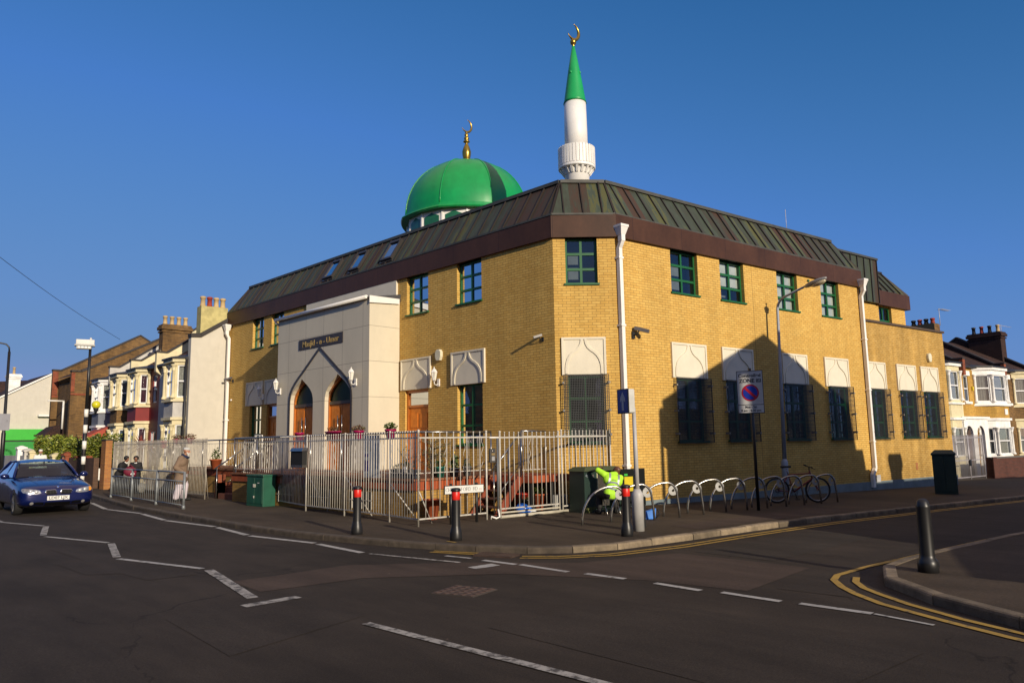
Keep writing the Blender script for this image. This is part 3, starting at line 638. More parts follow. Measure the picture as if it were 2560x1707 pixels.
seams(b3[1], b3[0], t3[1], t3[0], .5, .3); seams(b3[1], b3[2], t3[1], t3[2], .5, .33); seams(b3[2], b3[3], t3[2], t3[3], .5, .45); seams(b3[0], b3[5], t3[0], t3[5]); seams(b3[3], b3[4], t3[3], t3[4])
m.out('roof_seam', SEAM, mosque)
# roof windows
for y0 in (23.29, 21.62, 19.72):
    def MF(s, w, z, y0=y0):   # s along +Y, z up the slope
        base = Vector((13.79, 0, 7.5)); upv = Vector((.69, 0, 1.1)).normalized(); nrm = Vector((-1.1, 0, .69)).normalized()
        return base + Vector((0, s, 0)) + upv * z + nrm * w
    a, b = y0 - .62, y0; m = MB()
    m.fbox(MF, a, a + .07, 0, .1, .2, 1.05); m.fbox(MF, b - .07, b, 0, .1, .2, 1.05); m.fbox(MF, a + .07, b - .07, 0, .1, .2, .28); m.fbox(MF, a + .07, b - .07, 0, .12, .95, 1.05); m.fbox(MF, a - .04, b + .04, 0, .03, .12, .2)
    sk = m.out('skylight', pm('skylight frame', (.035, .03, .028), .4), mosque)
    m = MB(); m.fbox(MF, a + .07, b - .07, .03, .07, .28, .95); m.out('pane', glassmat('skylight glass', (.3, .35, .4), .55) if y0 > 23 else MATS['skylight glass'], sk)
# minaret
mn = Vector((22 * math.cos(R(39.12)), 22 * math.sin(R(39.12)), 0)); r_ = .36
m = MB(); m.lathe([(r_ + .02, 8.6), (r_ + .02, 9.85), (r_ + .1, 9.95), (.46, 10.04), (.5, 10.06)], mn, 32)
m.lathe([(r_, 10.5), (r_ - .005, 11.4), (r_ - .02, 12.24)], mn, 36); mi = m.out('minaret', WHITE, mosque)
m = MB(); m.lathe([(.56, 10.04), (.575, 10.06), (.575, 10.12), (.55, 10.14), (.55, 10.70), (.5, 10.70), (.5, 10.55), (.2, 10.55)], mn, 48, smooth=False)
for k in range(34):
    a = 2 * math.pi * k / 34; c_, s_ = math.cos(a), math.sin(a); t = Vector((-s_, c_, 0)) * .036; o_ = Vector((c_, s_, 0))
    P = [mn + o_ * .545 - t, mn + o_ * .575 - t, mn + o_ * .575 + t, mn + o_ * .545 + t]; m.hexa([p + Vector((0, 0, 10.14)) for p in P] + [p + Vector((0, 0, 10.715)) for p in P])
m.out('balcony', WHITE, mi)
m = MB()
for k in range(18):
    a = 2 * math.pi * k / 18; o_ = Vector((math.cos(a), math.sin(a), 0)); t = Vector((-o_.y, o_.x, 0)) * .035
    P = [mn + o_ * .36 - t, mn + o_ * .42 - t, mn + o_ * .42 + t, mn + o_ * .36 + t]; Q = [mn + o_ * .36 - t, mn + o_ * .545 - t, mn + o_ * .545 + t, mn + o_ * .36 + t]
    m.hexa([p + Vector((0, 0, 9.86)) for p in P] + [p + Vector((0, 0, 10.04)) for p in Q])
m.out('bracket', WHITE, mi)
m = MB(); m.lathe([(.365, 12.22), (.34, 12.3), (.19, 13.3), (.045, 14.15)], mn, 36)
sp = m.out('spire', SPIREG, mi)
m = MB()
for k in range(4):
    a = R(10 + 90 * k); m.ell(mn + Vector((math.cos(a) * .205, math.sin(a) * .205, 13.2)), (.035, .035, .05), 8, 6)
m.out('knob', SPIREG, sp)
def crescent(mb, c, r, th, face, n=26):
    """open crescent in the vertical plane spanned by face, mouth to the left, foot on the ball below c"""
    u = Vector(face).normalized(); z = Vector((0, 0, 1)); c = Vector(c); pts = []; rs = []
    for i in range(n + 1):
        t = i / n; a = R(82 - 232 * t); pts.append(c + u * math.cos(a) * r + z * math.sin(a) * r); rs.append(.005 + th * math.sin(math.pi * t) ** .9)
    mb.tube(pts, rs, 8)
face = Vector((math.cos(R(-3)), math.sin(R(-3)), 0))
m = MB(); m.lathe([(.03, 14.12), (.05, 14.15), (.035, 14.18), (.085, 14.22), (.1, 14.29), (.085, 14.36), (.03, 14.4)], mn, 18)
crescent(m, mn + Vector((0, 0, 14.66)), .27, .05, face); m.out('finial', GOLD, mi)
# dome
dm = Vector((27.8 * math.cos(R(48.05)), 27.8 * math.sin(R(48.05)), 0))
def ring(rad, z, n=8, sub=6, mixc=.62, a0=R(25)):
    out = []
    for k in range(n):
        for j in range(sub):
            a = 2 * math.pi * (k + j / sub) / n; loc = (2 * math.pi / n) * (j / sub - .5); poly = math.cos(math.pi / n) / math.cos(loc)
            r2 = rad * (mixc + (1 - mixc) * poly); out.append(Vector((dm.x + r2 * math.cos(a + a0), dm.y + r2 * math.sin(a + a0), z)))
    return out
def stack(mb, rings, smooth=True, cap=True):
    n = len(rings[0]); vs = [p for r in rings for p in r]
    mb.add(vs, [[i * n + k, i * n + (k + 1) % n, (i + 1) * n + (k + 1) % n, (i + 1) * n + k] for i in range(len(rings) - 1) for k in range(n)], smooth)
m = MB(); prof = []
for i in range(15):
    t = i / 14; a = t * math.pi / 2; prof.append((2.48 * math.cos(a) ** .93 if t < 1 else .12, 10.2 + 2.42 * math.sin(a) ** 1.0))
prof[-1] = (.06, 12.63)
stack(m, [ring(r, z) for r, z in prof]); do = m.out('dome', DOMEG, mosque)
m = MB(); stack(m, [ring(r, z) for r, z in [(2.3, 10.08), (2.6, 10.06), (2.63, 10.1), (2.6, 10.15), (2.52, 10.17), (2.5, 10.27), (2.44, 10.27)]], smooth=False); m.out('dome_rim', DOMEG, do)
m = MB()
for k in range(8):
    a = 2 * math.pi * k / 8 + R(25); pts = [Vector((dm.x + (r + .004) * math.cos(a), dm.y + (r + .004) * math.sin(a), z)) for r, z in prof[:-1]]
    m.tube(pts, .022, 6)
m.out('dome_rib', DOMEG, do)
m = MB(); m.lathe([(2.32, 8.6), (2.32, 10.08)], dm, 16, smooth=False, a0=R(25)); dr = m.out('drum', WHITE, do)
for k in range(16):
    a = 2 * math.pi * (k + .5) / 16 + R(25); rr_ = 2.32 * math.cos(math.pi / 16); o_ = Vector((math.cos(a), math.sin(a), 0)); t = Vector((-o_.y, o_.x, 0))
    DF = frame(dm + o_ * rr_, t, o_)
    m = MB(); m.plate(DF, [(-.33, 9.40), (.33, 9.40), (.33, 9.86), (0, 10.0), (-.33, 9.86)], -.01, .012); m.out('arch_window', pm('dull green panel', (.02, .13, .06), .25, var=.2), dr)
    m = MB(); m.fbox(DF, -.46, -.40, -.01, .03, 8.9, 10.06); m.out('pilaster', WHITE, dr)
m = MB(); m.lathe([(.06, 12.6), (.13, 12.75), (.17, 12.98), (.175, 13.1), (.12, 13.28), (.06, 13.42), (.05, 13.46), (.13, 13.5), (.13, 13.53), (.06, 13.57), (.1, 13.62), (.1, 13.68), (.05, 13.72), (.08, 13.77), (.08, 13.81), (.04, 13.85), (.06, 13.89), (.02, 13.95)], dm, 20)
crescent(m, dm + Vector((0, 0, 14.19)), .26, .04, face); m.out('finial', GOLD, do)
m = MB(); q = FB(8.1, -.75, 0); m.tube([q + Vector((0, 0, 8.6)), q + Vector((0, 0, 9.42))], .008, 5); m.out('aerial', GALV, mosque)
# ---------------------------------------------------------- portico
XP = 12.72
FP = frame((XP, 0, 0), (0, 1, 0), (-1, 0, 0))
Y0, Y1, ZT, ZF = 18.65, 24.32, 6.17, .95
def arch_pts(c, hw, zs, zt):
    """left jamb up over the pointed arch and down (in s,z), from low s to high s"""
    L = [(-1, ZF), (-1, zs), (-.985, zs + .16), (-.9, zs + .34), (-.73, zs + .49), (-.5, zs + .63), (-.27, zs + .74), (-.1, zs + .83)]
    k = (zt - zs) / .88
    L = [(x, zs + (z - zs) * k if z > zs else z) for x, z in L]
    return [(c + x * hw, z) for x, z in L] + [(c, zt)] + [(c - x * hw, z) for x, z in L[::-1]]
AR = arch_pts(20.375, .765, 3.12, 3.97); AL = arch_pts(22.615, .755, 3.12, 3.96)
outline = [(Y0, ZF)] + AR + AL + [(Y1, ZF), (Y1, ZT), (Y0, ZT)]
m = MB(); m.plate(FP, outline, -.25, 0.0); pw = m.out('portico_wall', PANELS, mosque)
m = MB(); m.quad((XP + .25, Y0, ZF), (13.86, Y0, ZF), (13.86, Y0, ZT), (XP + .25, Y0, ZT)); m.out('portico_wall', PANELS, mosque, norm=False)
m = MB(); m.quad((XP + .25, Y1, ZF), (13.86, Y1, ZF), (13.86, Y1, ZT), (XP + .25, Y1, ZT)); m.out('portico_wall', PANELS, mosque, norm=False)
# lining of the arches
def strip(F, pts, w0, w1, off):
    m = MB()
    for (a, b) in zip(pts, pts[1:]): m.quad(F(a[0], w0, a[1]), F(b[0], w0, b[1]), F(b[0], w1, b[1]), F(a[0], w1, a[1]))
    return m
def inset(pts, c, d): return [(p[0] + (d if p[0] < c else -d if p[0] > c else 0), p[1] - (d if p[1] > 3.1 else 0)) for p in pts]
for A_, c in ((AR, 20.375), (AL, 22.615)):
    I = inset(A_, c, .004)
    m = MB(); J = inset(A_, c, .06)
    for i in range(len(A_) - 1):
        P = [I[i], I[i + 1], J[i + 1], J[i]]
        m.hexa([FP(p[0], -.24, p[1]) for p in P] + [FP(p[0], -.14, p[1]) for p in P])
    fr = m.out('door_frame', OAKD, mosque, merge=False)
    m = MB(); m.fbox(FP, c - .70, c + .70, -.25, -.15, 3.02, 3.12); m.out('transom', pm('dark transom', (.09, .055, .03), .4), fr)
    m = MB(); m.plate(FP, [(c - .70, 3.12)] + [p for p in J if p[1] > 3.13] + [(c + .70, 3.12)], -.21, -.2); m.out('arch_glass', pm('dark green glass', (.003, .022, .008), .3, var=.6, scale=2, spec=.2), fr)
    for sg in (-1, 1):
        m = MB(); a, b = (c - .70, c - .008) if sg < 0 else (c + .008, c + .70)
        m.fbox(FP, a, b, -.24, -.19, ZF, 3.02); m.fbox(FP, a + .1, b - .1, -.19, -.178, ZF + .25, ZF + .85); m.fbox(FP, a + .1, b - .1, -.19, -.178, ZF + 1.05, 2.9)
        dd = m.out('door', OAK, fr, bevel=.004)
        x = c + sg * .12; m = MB(); m.tube([FP(x, -.1, 1.9), FP(x, -.1, 2.66)], .016, 8); m.bar(FP(x, -.19, 2.0), FP(x, -.1, 2.0), .015); m.bar(FP(x, -.19, 2.55), FP(x, -.1, 2.55), .015); m.out('handle', STEEL, fr)
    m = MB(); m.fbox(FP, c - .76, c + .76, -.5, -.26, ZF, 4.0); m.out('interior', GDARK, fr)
# dark granite band following the arches up to one point
def band(pts, w):
    m = MB(); L = [Vector((p[0], p[1], 0)) for p in pts]
    def nn(i):
        d1 = (L[i] - L[i - 1]).normalized() if i else (L[1] - L[0]).normalized(); d2 = (L[i + 1] - L[i]).normalized() if i < len(L) - 1 else d1
        n1 = Vector((-d1.y, d1.x, 0)); n2 = Vector((-d2.y, d2.x, 0)); b = (n1 + n2).normalized(); return b * (w / max(.35, b.dot(n1)))
    for i in range(len(L) - 1):
        A_ = [L[i], L[i] + nn(i), L[i + 1] + nn(i + 1), L[i + 1]]
        m.hexa([FP(k.x, -.002, k.y) for k in A_] + [FP(k.x, .022, k.y) for k in A_])
    return m
half = [(19.61, ZF), (19.61, 3.2), (19.625, 3.36), (19.68, 3.5), (19.8, 3.66), (19.98, 3.82), (20.2, 3.98), (20.42, 4.12), (21.48, 4.86)]
c2_ = 21.49
other = [(2 * c2_ - p[0], p[1]) for p in half[::-1]]
m = band(half + other[1:], -.0 + .085); m.out('granite_band', GRAN, pw, merge=False)
m = MB(); m.fbox(FP, 20.09, 22.83, 0, .02, 4.955, 5.30); sg_ = m.out('sign_board', pm('brown sign panel', (.05, .038, .032), .5, scale=15, var=.3), mosque)
textmesh('lettering', 'Masjid - e - Umer', .27, (XP - .021, 21.46, 5.115), (0, -1, 0), (0, 0, 1), GOLDT, sg_, .008, width=2.25, bold=.004)
# gutter, roof and upstand of the portico
m = MB(); m.tube([(XP - .1, Y0 + .02, 6.2), (XP - .1, Y1 + .1, 6.2)], .055, 10); m.tube([(XP - .1, Y1 + .08, 6.19), (XP - .06, Y1 + .08, 6.1), (XP + .12, Y1 + .06, 5.98)], .04, 8); m.out('gutter', WHITE, mosque)
m = MB(); m.hexa([Vector(p) for p in [(XP - .08, Y0 - .04, 6.17), (13.86, Y0 - .04, 6.17), (13.86, Y1 + .04, 6.17), (XP - .08, Y1 + .04, 6.17), (XP - .08, Y0 - .04, 6.2), (13.86, Y0 - .04, 6.42), (13.86, Y1 + .04, 6.42), (XP - .08, Y1 + .04, 6.2)]]); m.out('portico_roof', pm('felt roof', (.05, .05, .055), .8), mosque)
m = MB(); m.hexa([Vector(p) for p in [(XP - .04, Y0 - .07, 6.02), (13.80, Y0 - .07, 6.1), (13.80, Y0 - .041, 6.1), (XP - .04, Y0 - .041, 6.02), (XP - .04, Y0 - .07, 6.24), (13.80, Y0 - .07, 6.26), (13.80, Y0 - .041, 6.26), (XP - .04, Y0 - .041, 6.24)]]); m.out('barge_board', WHITE, mosque)
m = MB(); m.fbox(FA, 18.75, 22.9, 0.0, .07, 6.42, 6.9); m.fbox(FA, 22.9, 24.3, 0.0, .07, 6.6, 6.9); m.out('upstand', STUCCO, mosque)
# drainpipes
def pipe(F, s, w, z0, z1, shoe=False, boot=0.0, r=.055):
    m = MB(); a, b = s - r, s + r
    m.fbox(F, a, b, w, w + 2 * r, z0, z1 - .45)
    m.hexa([F(a, w, z1 - .45), F(b, w, z1 - .45), F(b, w + 2 * r, z1 - .45), F(a, w + 2 * r, z1 - .45), F(a, w + .10, z1 - .28), F(b, w + .10, z1 - .28), F(b, w + .10 + 2 * r, z1 - .28), F(a, w + .10 + 2 * r, z1 - .28)])
    m.fbox(F, a - .01, b + .01, w + .09, w + .11 + 2 * r, z1 - .28, z1 - .12)
    P = [F(s - .075, w + .05, z1 - .12), F(s + .075, w + .05, z1 - .12), F(s + .075, w + .22, z1 - .12), F(s - .075, w + .22, z1 - .12)]; Q = [F(s - .13, w + .02, z1 + .08), F(s + .13, w + .02, z1 + .08), F(s + .13, w + .28, z1 + .08), F(s - .13, w + .28, z1 + .08)]
    m.hexa(P + Q); m.fbox(F, s - .14, s + .14, w + .01, w + .29, z1 + .08, z1 + .14)
    if shoe: m.bar(F(s, w + r, z0 + .01), F(s - .18, w + r, z0 - .22), .11); m.fbox(F, s - .24, s - .12, w, w + .11, z0 - .62, z0 - .2)
    o = m.out('drainpipe', WHITE, mosque)
    m = MB()
    z = z0 + .9
    while z < z1 - .6: m.fbox(F, a - .025, b + .025, w - .04, w + 2 * r + .015, z - .025, z + .025); z += 1.75
    m.out('pipe_bracket', WHITE, o)
pipe(FB, -.68, .04, .2, 7.05); pipe(FB, 10.98, .04, .65, 7.02, shoe=True); pipe(FA, 30.72, .04, .2, 6.8)
# small things fixed to the walls
def lantern(F, s, w, z):
    base = F(s, w, z); m = MB(); m.fbox(F, s - .05, s + .05, w, w + .03, z - .2, z + .02)
    m.tube([F(s, w + .03, z - .12), F(s, w + .1, z - .17), F(s, w + .17, z - .14), F(s, w + .18, z - .06)], .014, 6)
    c = F(s, w + .18, z); m.lathe([(.03, -.06), (.07, -.03), (.03, -.02)], c, 6, smooth=False)
    m.lathe([(.1, .2), (.095, .22), (.05, .29), (.015, .32), (.02, .35), (.0, .37)], c, 6, smooth=False)
    for k in range(6):
        a = math.pi * k / 3; m.bar(c + Vector((math.cos(a) * .045, math.sin(a) * .045, -.02)), c + Vector((math.cos(a) * .085, math.sin(a) * .085, .2)), .012)
    o = m.out('wall_lamp', WHITE, mosque)
    m = MB(); m.lathe([(.035, -.02), (.075, .2)], c, 6, smooth=False); m.out('lamp_glass', pm('frosted glass', (.75, .72, .62), .3), o)
lantern(FP, 19.33, 0, 3.72); lantern(FP, 24.08, 0, 3.72); lantern(FA, 16.72, 0, 3.58); lantern(FA, 27.5, .06, 3.75)
def camera_box(F, s, z, ds=.18, dz=-.02, k=1.0):
    m = MB(); m.fbox(F, s - .05 * k, s + .05 * k, 0, .04 * k, z - .1 * k, z + .08 * k); m.tube([F(s, .04 * k, z - .02), F(s + ds * .3, .12 * k, z), F(s + ds * .4, .16 * k, z + .09 * k)], .018 * k, 6)
    o = m.out('security_camera', BLACKM, mosque)
    m = MB(); m.bar(F(s + ds * .1, .06 * k, z + .17 * k), F(s + ds * 1.3, .36 * k, z + (.08 + dz) * k), .1 * k, .09 * k); m.out('camera_body', pm('grey camera', (.12, .11, .11), .4), o)
camera_box(FB, -.22, 4.4); camera_box(FA, 12.55, 4.32, .10, k=.62); camera_box(FA, 30.35, 4.5, .2, k=.8)
def bell(F, s, z):
    m = MB(); P = [(s - .13, z - .05), (s - .08, z - .17), (s + .08, z - .17), (s + .13, z - .05), (s + .13, z + .08), (s + .07, z + .16), (s - .07, z + .16), (s - .13, z + .08)]
    m.plate(F, P, 0, .1); m.out('alarm_box', pm('cream alarm box', (.66, .62, .45), .4), mosque, bevel=.02)
bell(FA, 16.66, 4.3); bell(FB, 15.69, 4.68)
m = MB(); m.fbox(FB, 11.1, 11.36, .05, .065, .18, .42)
for k in range(7): m.fbox(FB, 11.12, 11.34, .065, .075, .2 + k * .03, .212 + k * .03)
m.out('air_vent', pm('vent white', (.45, .45, .45), .5), mosque)
m = MB(); m.fbox(FB, 14.0, 14.14, 0, .01, .5, .75); m.out('air_vent', pm('terracotta vent', (.3, .12, .04), .8), mosque)
m = MB(); m.ell(FA(30.43, .03, 3.69), (.04, .04, .04), 8, 6); m.out('sensor', WHITE, mosque)
# things seen inside the corner window
m = MB(); m.fbox(FC, .42, .72, -.45, -.43, 1.72, 2.08); m.fbox(FC, .78, .98, -.45, -.43, 1.72, 2.08); m.out('notice_paper', BLIND, mosque)
# ------------------------------------------------------------------ terrace, steps, balustrades
def leaves(mb, c, r, n, size, rnd, flat=0.5, up=0.0):
    """many small leaf faces through an ellipsoid"""
    for _ in range(n):
        while True:
            p = Vector((rnd.uniform(-1, 1), rnd.uniform(-1, 1), rnd.uniform(-1, 1)))
            if 0.15 < p.length < 1: break
        p = Vector(c) + Vector((p.x * r[0], p.y * r[1], p.z * r[2]))
        d = Vector((rnd.gauss(0, 1), rnd.gauss(0, 1), rnd.gauss(up, .7))).normalized(); s_ = size * rnd.uniform(.6, 1.3)
        t = d.cross(Vector((rnd.gauss(0, 1), rnd.gauss(0, 1), rnd.gauss(0, 1)))).normalized() * s_ * flat * .5
        a = p - d * s_ / 2; b = p + d * s_ / 2
        mb.add([a, p + t, b, p - t], [[0, 1, 2, 3]])
def leafmat(name, c1, c2, scale=2.5):
    m, nt, n, l, b = newmat(name)
    g = N(n, 'ShaderNodeNewGeometry'); cr = N(n, 'ShaderNodeMix', data_type='RGBA'); l.new(g.outputs['Random Per Island'], cr.inputs[0])
    cr.inputs[6].default_value = rgba(c1); cr.inputs[7].default_value = rgba(c2)
    tc = N(n, 'ShaderNodeTexCoord'); nz = N(n, 'ShaderNodeTexNoise', Scale=scale, Detail=3.0); l.new(tc.outputs['Object'], nz.inputs['Vector'])
    mr = N(n, 'ShaderNodeMapRange'); mr.inputs[1].default_value = .3; mr.inputs[2].default_value = .7; mr.inputs[3].default_value = .55; mr.inputs[4].default_value = 1.35; l.new(nz.outputs['Fac'], mr.inputs[0])
    mm = N(n, 'ShaderNodeMix', data_type='RGBA', blend_type='MULTIPLY'); mm.inputs[0].default_value = 1; l.new(cr.outputs[2], mm.inputs[6]); l.new(mr.outputs[0], mm.inputs[7])
    l.new(mm.outputs[2], b.inputs['Base Color']); b.inputs['Roughness'].default_value = .5
    MATS[name] = m; return m
LEAF = leafmat('green leaves', (.045, .085, .012), (.10, .14, .02)); LEAFD = leafmat('dark leaves', (.02, .05, .012), (.05, .085, .02)); LEAFR = leafmat('red green leaves', (.16, .035, .02), (.09, .10, .02)); LEAFO = leafmat('olive leaves', (.06, .075, .04), (.11, .115, .06))
MAGENTA = pm('magenta plastic', (.42, .008, .10), .35); TERRA = pm('terracotta', (.46, .10, .03), .75, dirt=.3); BARK = pm('bark', (.08, .055, .035), .9)
TZ = .95
ter = thing('terrace', 'raised brick terrace with red soldier course along the mosque entrance', 'terrace', (10.05, 12.95, .1))
P_ = [(10.05, 12.95), (13.85, 12.95), (13.85, 30.9), (11.6, 30.9), (11.6, 21.9), (10.05, 21.9)]
m = MB(); m.pbox([(x + (.04 if x < 11 else .02), y + (.04 if y < 13 else 0)) for x, y in P_], -.1, .70); m.out('brick_base', brickmat('terrace brick', (.50, .29, .07), (.40, .22, .05), (.25, .17, .08), stain=.6), ter)
m = MB(); m.pbox(P_, .70, .90); m.out('soldier_course', RBH, ter)
m = MB(); m.pbox([(x - (.04 if x < 11 else .03 if x < 12 else 0), y - (.03 if y < 13 else 0)) for x, y in P_], .90, TZ); m.out('paving', brickmat('terrace pavers', (.30, .12, .06), (.24, .10, .05), (.1, .06, .04), bw=.2, rh=.1, stain=.5), ter)
for y0 in (14.6, 16.4, 18.2, 20.0):
    m = MB(); m.box(10.083, 10.1, y0, y0 + .9, .22, .62); vo = m.out('vent_opening', BLACKM, ter)
    m = MB(); m.box(10.06, 10.083, y0, y0 + .9, .41, .43)
    for k in range(5): m.box(10.06, 10.083, y0 + k * .2, y0 + k * .2 + .02, .22, .62)
    m.out('grille', GALV, vo)
st = thing('steps', 'dark red brick steps up from the pavement between two handrails', 'steps', (10.3, 22.6, .1))
m = MB(); n_ = 5
for k in range(n_): m.box(10.32 + k * .26, 11.6, 21.95, 23.4, .1 + k * .17 if k else .05, .1 + (k + 1) * .17)
m.out('tread', pm('dark red step brick', (.15, .05, .03), .85, dirt=.4), st)
m = MB(); m.box(10.3, 10.55, 23.4, 23.62, .05, .85); m.box(10.3, 11.6, 23.4, 23.5, .05, .6); m.out('side_pier', RB, st)
def handrail(name, label, a, b, posts, cat='handrail'):
    o = thing(name, label, cat, tuple(a)); a = Vector(a); b = Vector(b); m = MB(); m.tube([a, b], .024, 8); m.out('rail', STEEL, o)
    for t, z0 in posts: p = a.lerp(b, t); m = MB(); m.tube([(p.x, p.y, z0), p], .018, 8); m.out('post', STEEL, o)
    q = Vector((0, 0, -.72)); m = MB(); m.tube([a.lerp(b, .08) + q, b + q], .012, 6); m.out('lower_rail', STEEL, o); return o
handrail('handrail', 'sloping steel handrail on the far side of the red brick steps', (10.18, 23.43, 1.02), (11.45, 23.43, 1.86), [(.07, .1), (.55, .6), (1, .95)])
handrail('handrail', 'sloping steel handrail of the red brick steps, nearer the small green cabinet', (10.1, 21.92, 1.03), (11.4, 21.92, 1.9), [(.07, .1), (.5, .5), (1, .95)])
def twisted(m, x, y, z0, z1, u, amp=.028):
    pts = []; n = 14
    for i in range(n + 1): t = i / n; pts.append(Vector((x, y, z0 + (z1 - z0) * t)) + Vector(u) * (amp * math.sin(t * math.pi * 5)))
    m.tube(pts, .008, 4, caps=False)
def balustrade(name, label, pts, z0=TZ, zt=1.97, step=.14, group=None):
    o = thing(name, label, 'balustrade', (*pts[0], z0)); m = MB(); m.tube([(x, y, zt) for x, y in pts], .026, 8); o2 = m.out('rail', STEEL, o)
    for (a, b) in zip(pts, pts[1:]):
        A_ = Vector((*a, 0)); B_ = Vector((*b, 0)); L = (B_ - A_).length; u = (B_ - A_).normalized(); nb = max(1, round(L / 1.55))
        for k in range(nb):
            p, q = A_.lerp(B_, k / nb), A_.lerp(B_, (k + 1) / nb)
            m = MB(); m.tube([(p.x, p.y, z0), (p.x, p.y, zt)], .02, 8); m.out('post', STEEL, o)
            m = MB(); m.bar((p.x, p.y, z0 + .12), (q.x, q.y, z0 + .12), .02); m.bar((p.x, p.y, zt - .12), (q.x, q.y, zt - .12), .016)
            nn = int((q - p).length / step)
            for j in range(1, nn):
                c = p.lerp(q, j / nn)
                if j % 4 == 2: twisted(m, c.x, c.y, z0 + .12, zt - .12, u)
                else: m.tube([(c.x, c.y, z0 + .12), (c.x, c.y, zt - .12)], .006, 4, caps=False)
            m.out('bar_panel', GALV, o)
        m = MB(); m.tube([(b[0], b[1], z0), (b[0], b[1], zt)], .02, 8); m.out('post', STEEL, o)
    return o
balustrade('balustrade', 'steel balustrade with wavy bars along the front edge of the terrace, near the portico', [(12.4, 13.0), (10.1, 13.0), (10.1, 21.85)])
balustrade('balustrade', 'steel balustrade above the left fence, beside the white end wall', [(11.6, 23.5), (11.6, 30.6)])
# side stair and landing
la = thing('side_stair', 'red painted stair and landing behind the silver gate', 'stair', (12.2, 12.1, .1))
RP = pm('red brown painted steel', (.26, .062, .03), .55, dirt=.3)
m = MB(); m.box(12.5, 13.84, 11.75, 12.94, .78, .94); m.out('landing', RBH, la)
for y in (12.1, 12.9):
    m = MB(); m.hexa([Vector(v) for v in [(11.62, y - .02, .1), (11.9, y - .02, .1), (11.9, y + .02, .1), (11.62, y + .02, .1), (12.38, y - .02, .94), (12.6, y - .02, .86), (12.6, y + .02, .86), (12.38, y + .02, .94)]]); m.out('stringer', RP, la)
for k in range(4):
    x = 11.75 + k * .17; m = MB(); m.box(x, x + .24, 12.12, 12.88, .24 + k * .175, .27 + k * .175); m.out('tread', pm('dark tread', (.10, .04, .03), .7), la)
for x_ in (13.2, 12.52): m = MB(); m.box(x_, x_ + .08, 11.8, 11.9, .1, .78); m.out('prop', BLACKM, la)
handrail('handrail', 'steep steel handrail of the side stair, seen through the silver gate', (11.59, 12.1, 1.1), (12.49, 12.1, 1.94), [(.03, .15), (.55, .6), (1, .1)])
balustrade('balustrade', 'short steel balustrade of the side landing, under the corner window', [(12.5, 12.08), (13.35, 12.08)])
# ------------------------------------------------------------------ pavement railings
def railing(name, label, posts, zt=1.95, zb=.24, ztop=1.83, pitch=.112, ball=True, r=.0105, cap=.17, flat=False, ends=True, brace=(), groundz=.1, mat=None, group=None):
    mat = mat or GALV
    o = thing(name, label, 'railing', (*posts[0], groundz), group=group)
    for k, p in enumerate(posts):
        m = MB(); m.tube([(p[0], p[1], groundz - .05), (p[0], p[1], zt)], .021, 8)
        if ball: m.ell((p[0], p[1], zt + .02), (.028, .028, .028), 8, 6)
        m.out('post', mat, o)
    for k, (a, b) in enumerate(zip(posts, posts[1:])):
        A_ = Vector((*a, 0)); B_ = Vector((*b, 0)); L = (B_ - A_).length; n = max(2, round(L / pitch)); m = MB()
        m.bar((a[0], a[1], zb), (b[0], b[1], zb), .012, .03); m.bar((a[0], a[1], ztop), (b[0], b[1], ztop), .012, .03)
        for j in range(1, n):
            c = A_.lerp(B_, j / n)
            if flat: m.bar((c.x, c.y, zb - .03), (c.x, c.y, zt), .04, .02, up=(1, 0, 0))
            else: m.tube([(c.x, c.y, zb), (c.x, c.y, zt)], r, 5)
            if ball: m.ell((c.x, c.y, zt + .008), (.019, .019, .019), 6, 4)
        m.out('bar_panel', mat, o)
    for p, q in brace:
        m = MB(); m.tube([p, q], .014, 6); m.out('brace', mat, o)
    return o
railing('railing', 'long silver railing with ball tops along the pavement in front of the portico', [(10.15, 21.3), (10.2, 19.64), (9.68, 16.87), (9.56, 14.94), (9.38, 12.94), (9.2, 11.74)],
        brace=[((9.68, 16.87, 1.05), (10.02, 16.4, .1)), ((9.56, 14.94, 1.0), (9.95, 14.4, .1)), ((9.38, 12.94, .9), (9.8, 12.5, .1)), ((9.25, 11.8, .8), (9.75, 12.0, .1))])
railing('railing', 'short silver railing behind the street name sign', [(9.2, 11.74), (10.93, 11.61)], pitch=.175, zt=1.93)
railing('railing', 'close barred silver railing behind the two children and the old man', [(9.99, 32.47), (9.97, 29.4), (9.95, 26.4), (9.93, 23.48)], zt=2.0, ztop=1.88, pitch=.115, ball=False, r=.0145, mat=pm('dull galvanised', (.36, .325, .27), .5, .1, var=.25, scale=8), brace=[((9.93, 23.5, 1.1), (10.15, 23.75, .1))])
gt = railing('gate', 'silver sliding gate with ball topped bars on a ground rail', [(11.27, 11.54), (13.0, 11.37)], zb=.3, pitch=.135, zt=1.92, ztop=1.82)
gt['category'] = 'gate'
m = MB(); m.tube([(11.27, 11.54, .13), (13.6, 11.31, .13)], .035, 8); m.bar((11.25, 11.545, .22), (13.0, 11.37, .22), .04, .03); m.out('ground_rail', pm('cream rail', (.5, .46, .36), .6, dirt=.4), gt)
m = MB(); m.bar((12.9, 11.36, 1.83), (14.3, 11.22, 1.83), .05, .04); m.out('top_channel', GALV, gt)
railing('railing', 'silver railing between the gate and the corner drainpipe', [(13.1, 11.36), (14.75, 11.2)], pitch=.12)
gp = thing('gate_post', 'dark steel gate post with a pale cap beside the intercom', 'post', (11.22, 11.56, .1))
m = MB(); m.tube([(11.22, 11.56, .08), (11.22, 11.56, 1.8)], .024, 8); m.out('post', pm('dark galvanised', (.14, .15, .16), .5, .4), gp)
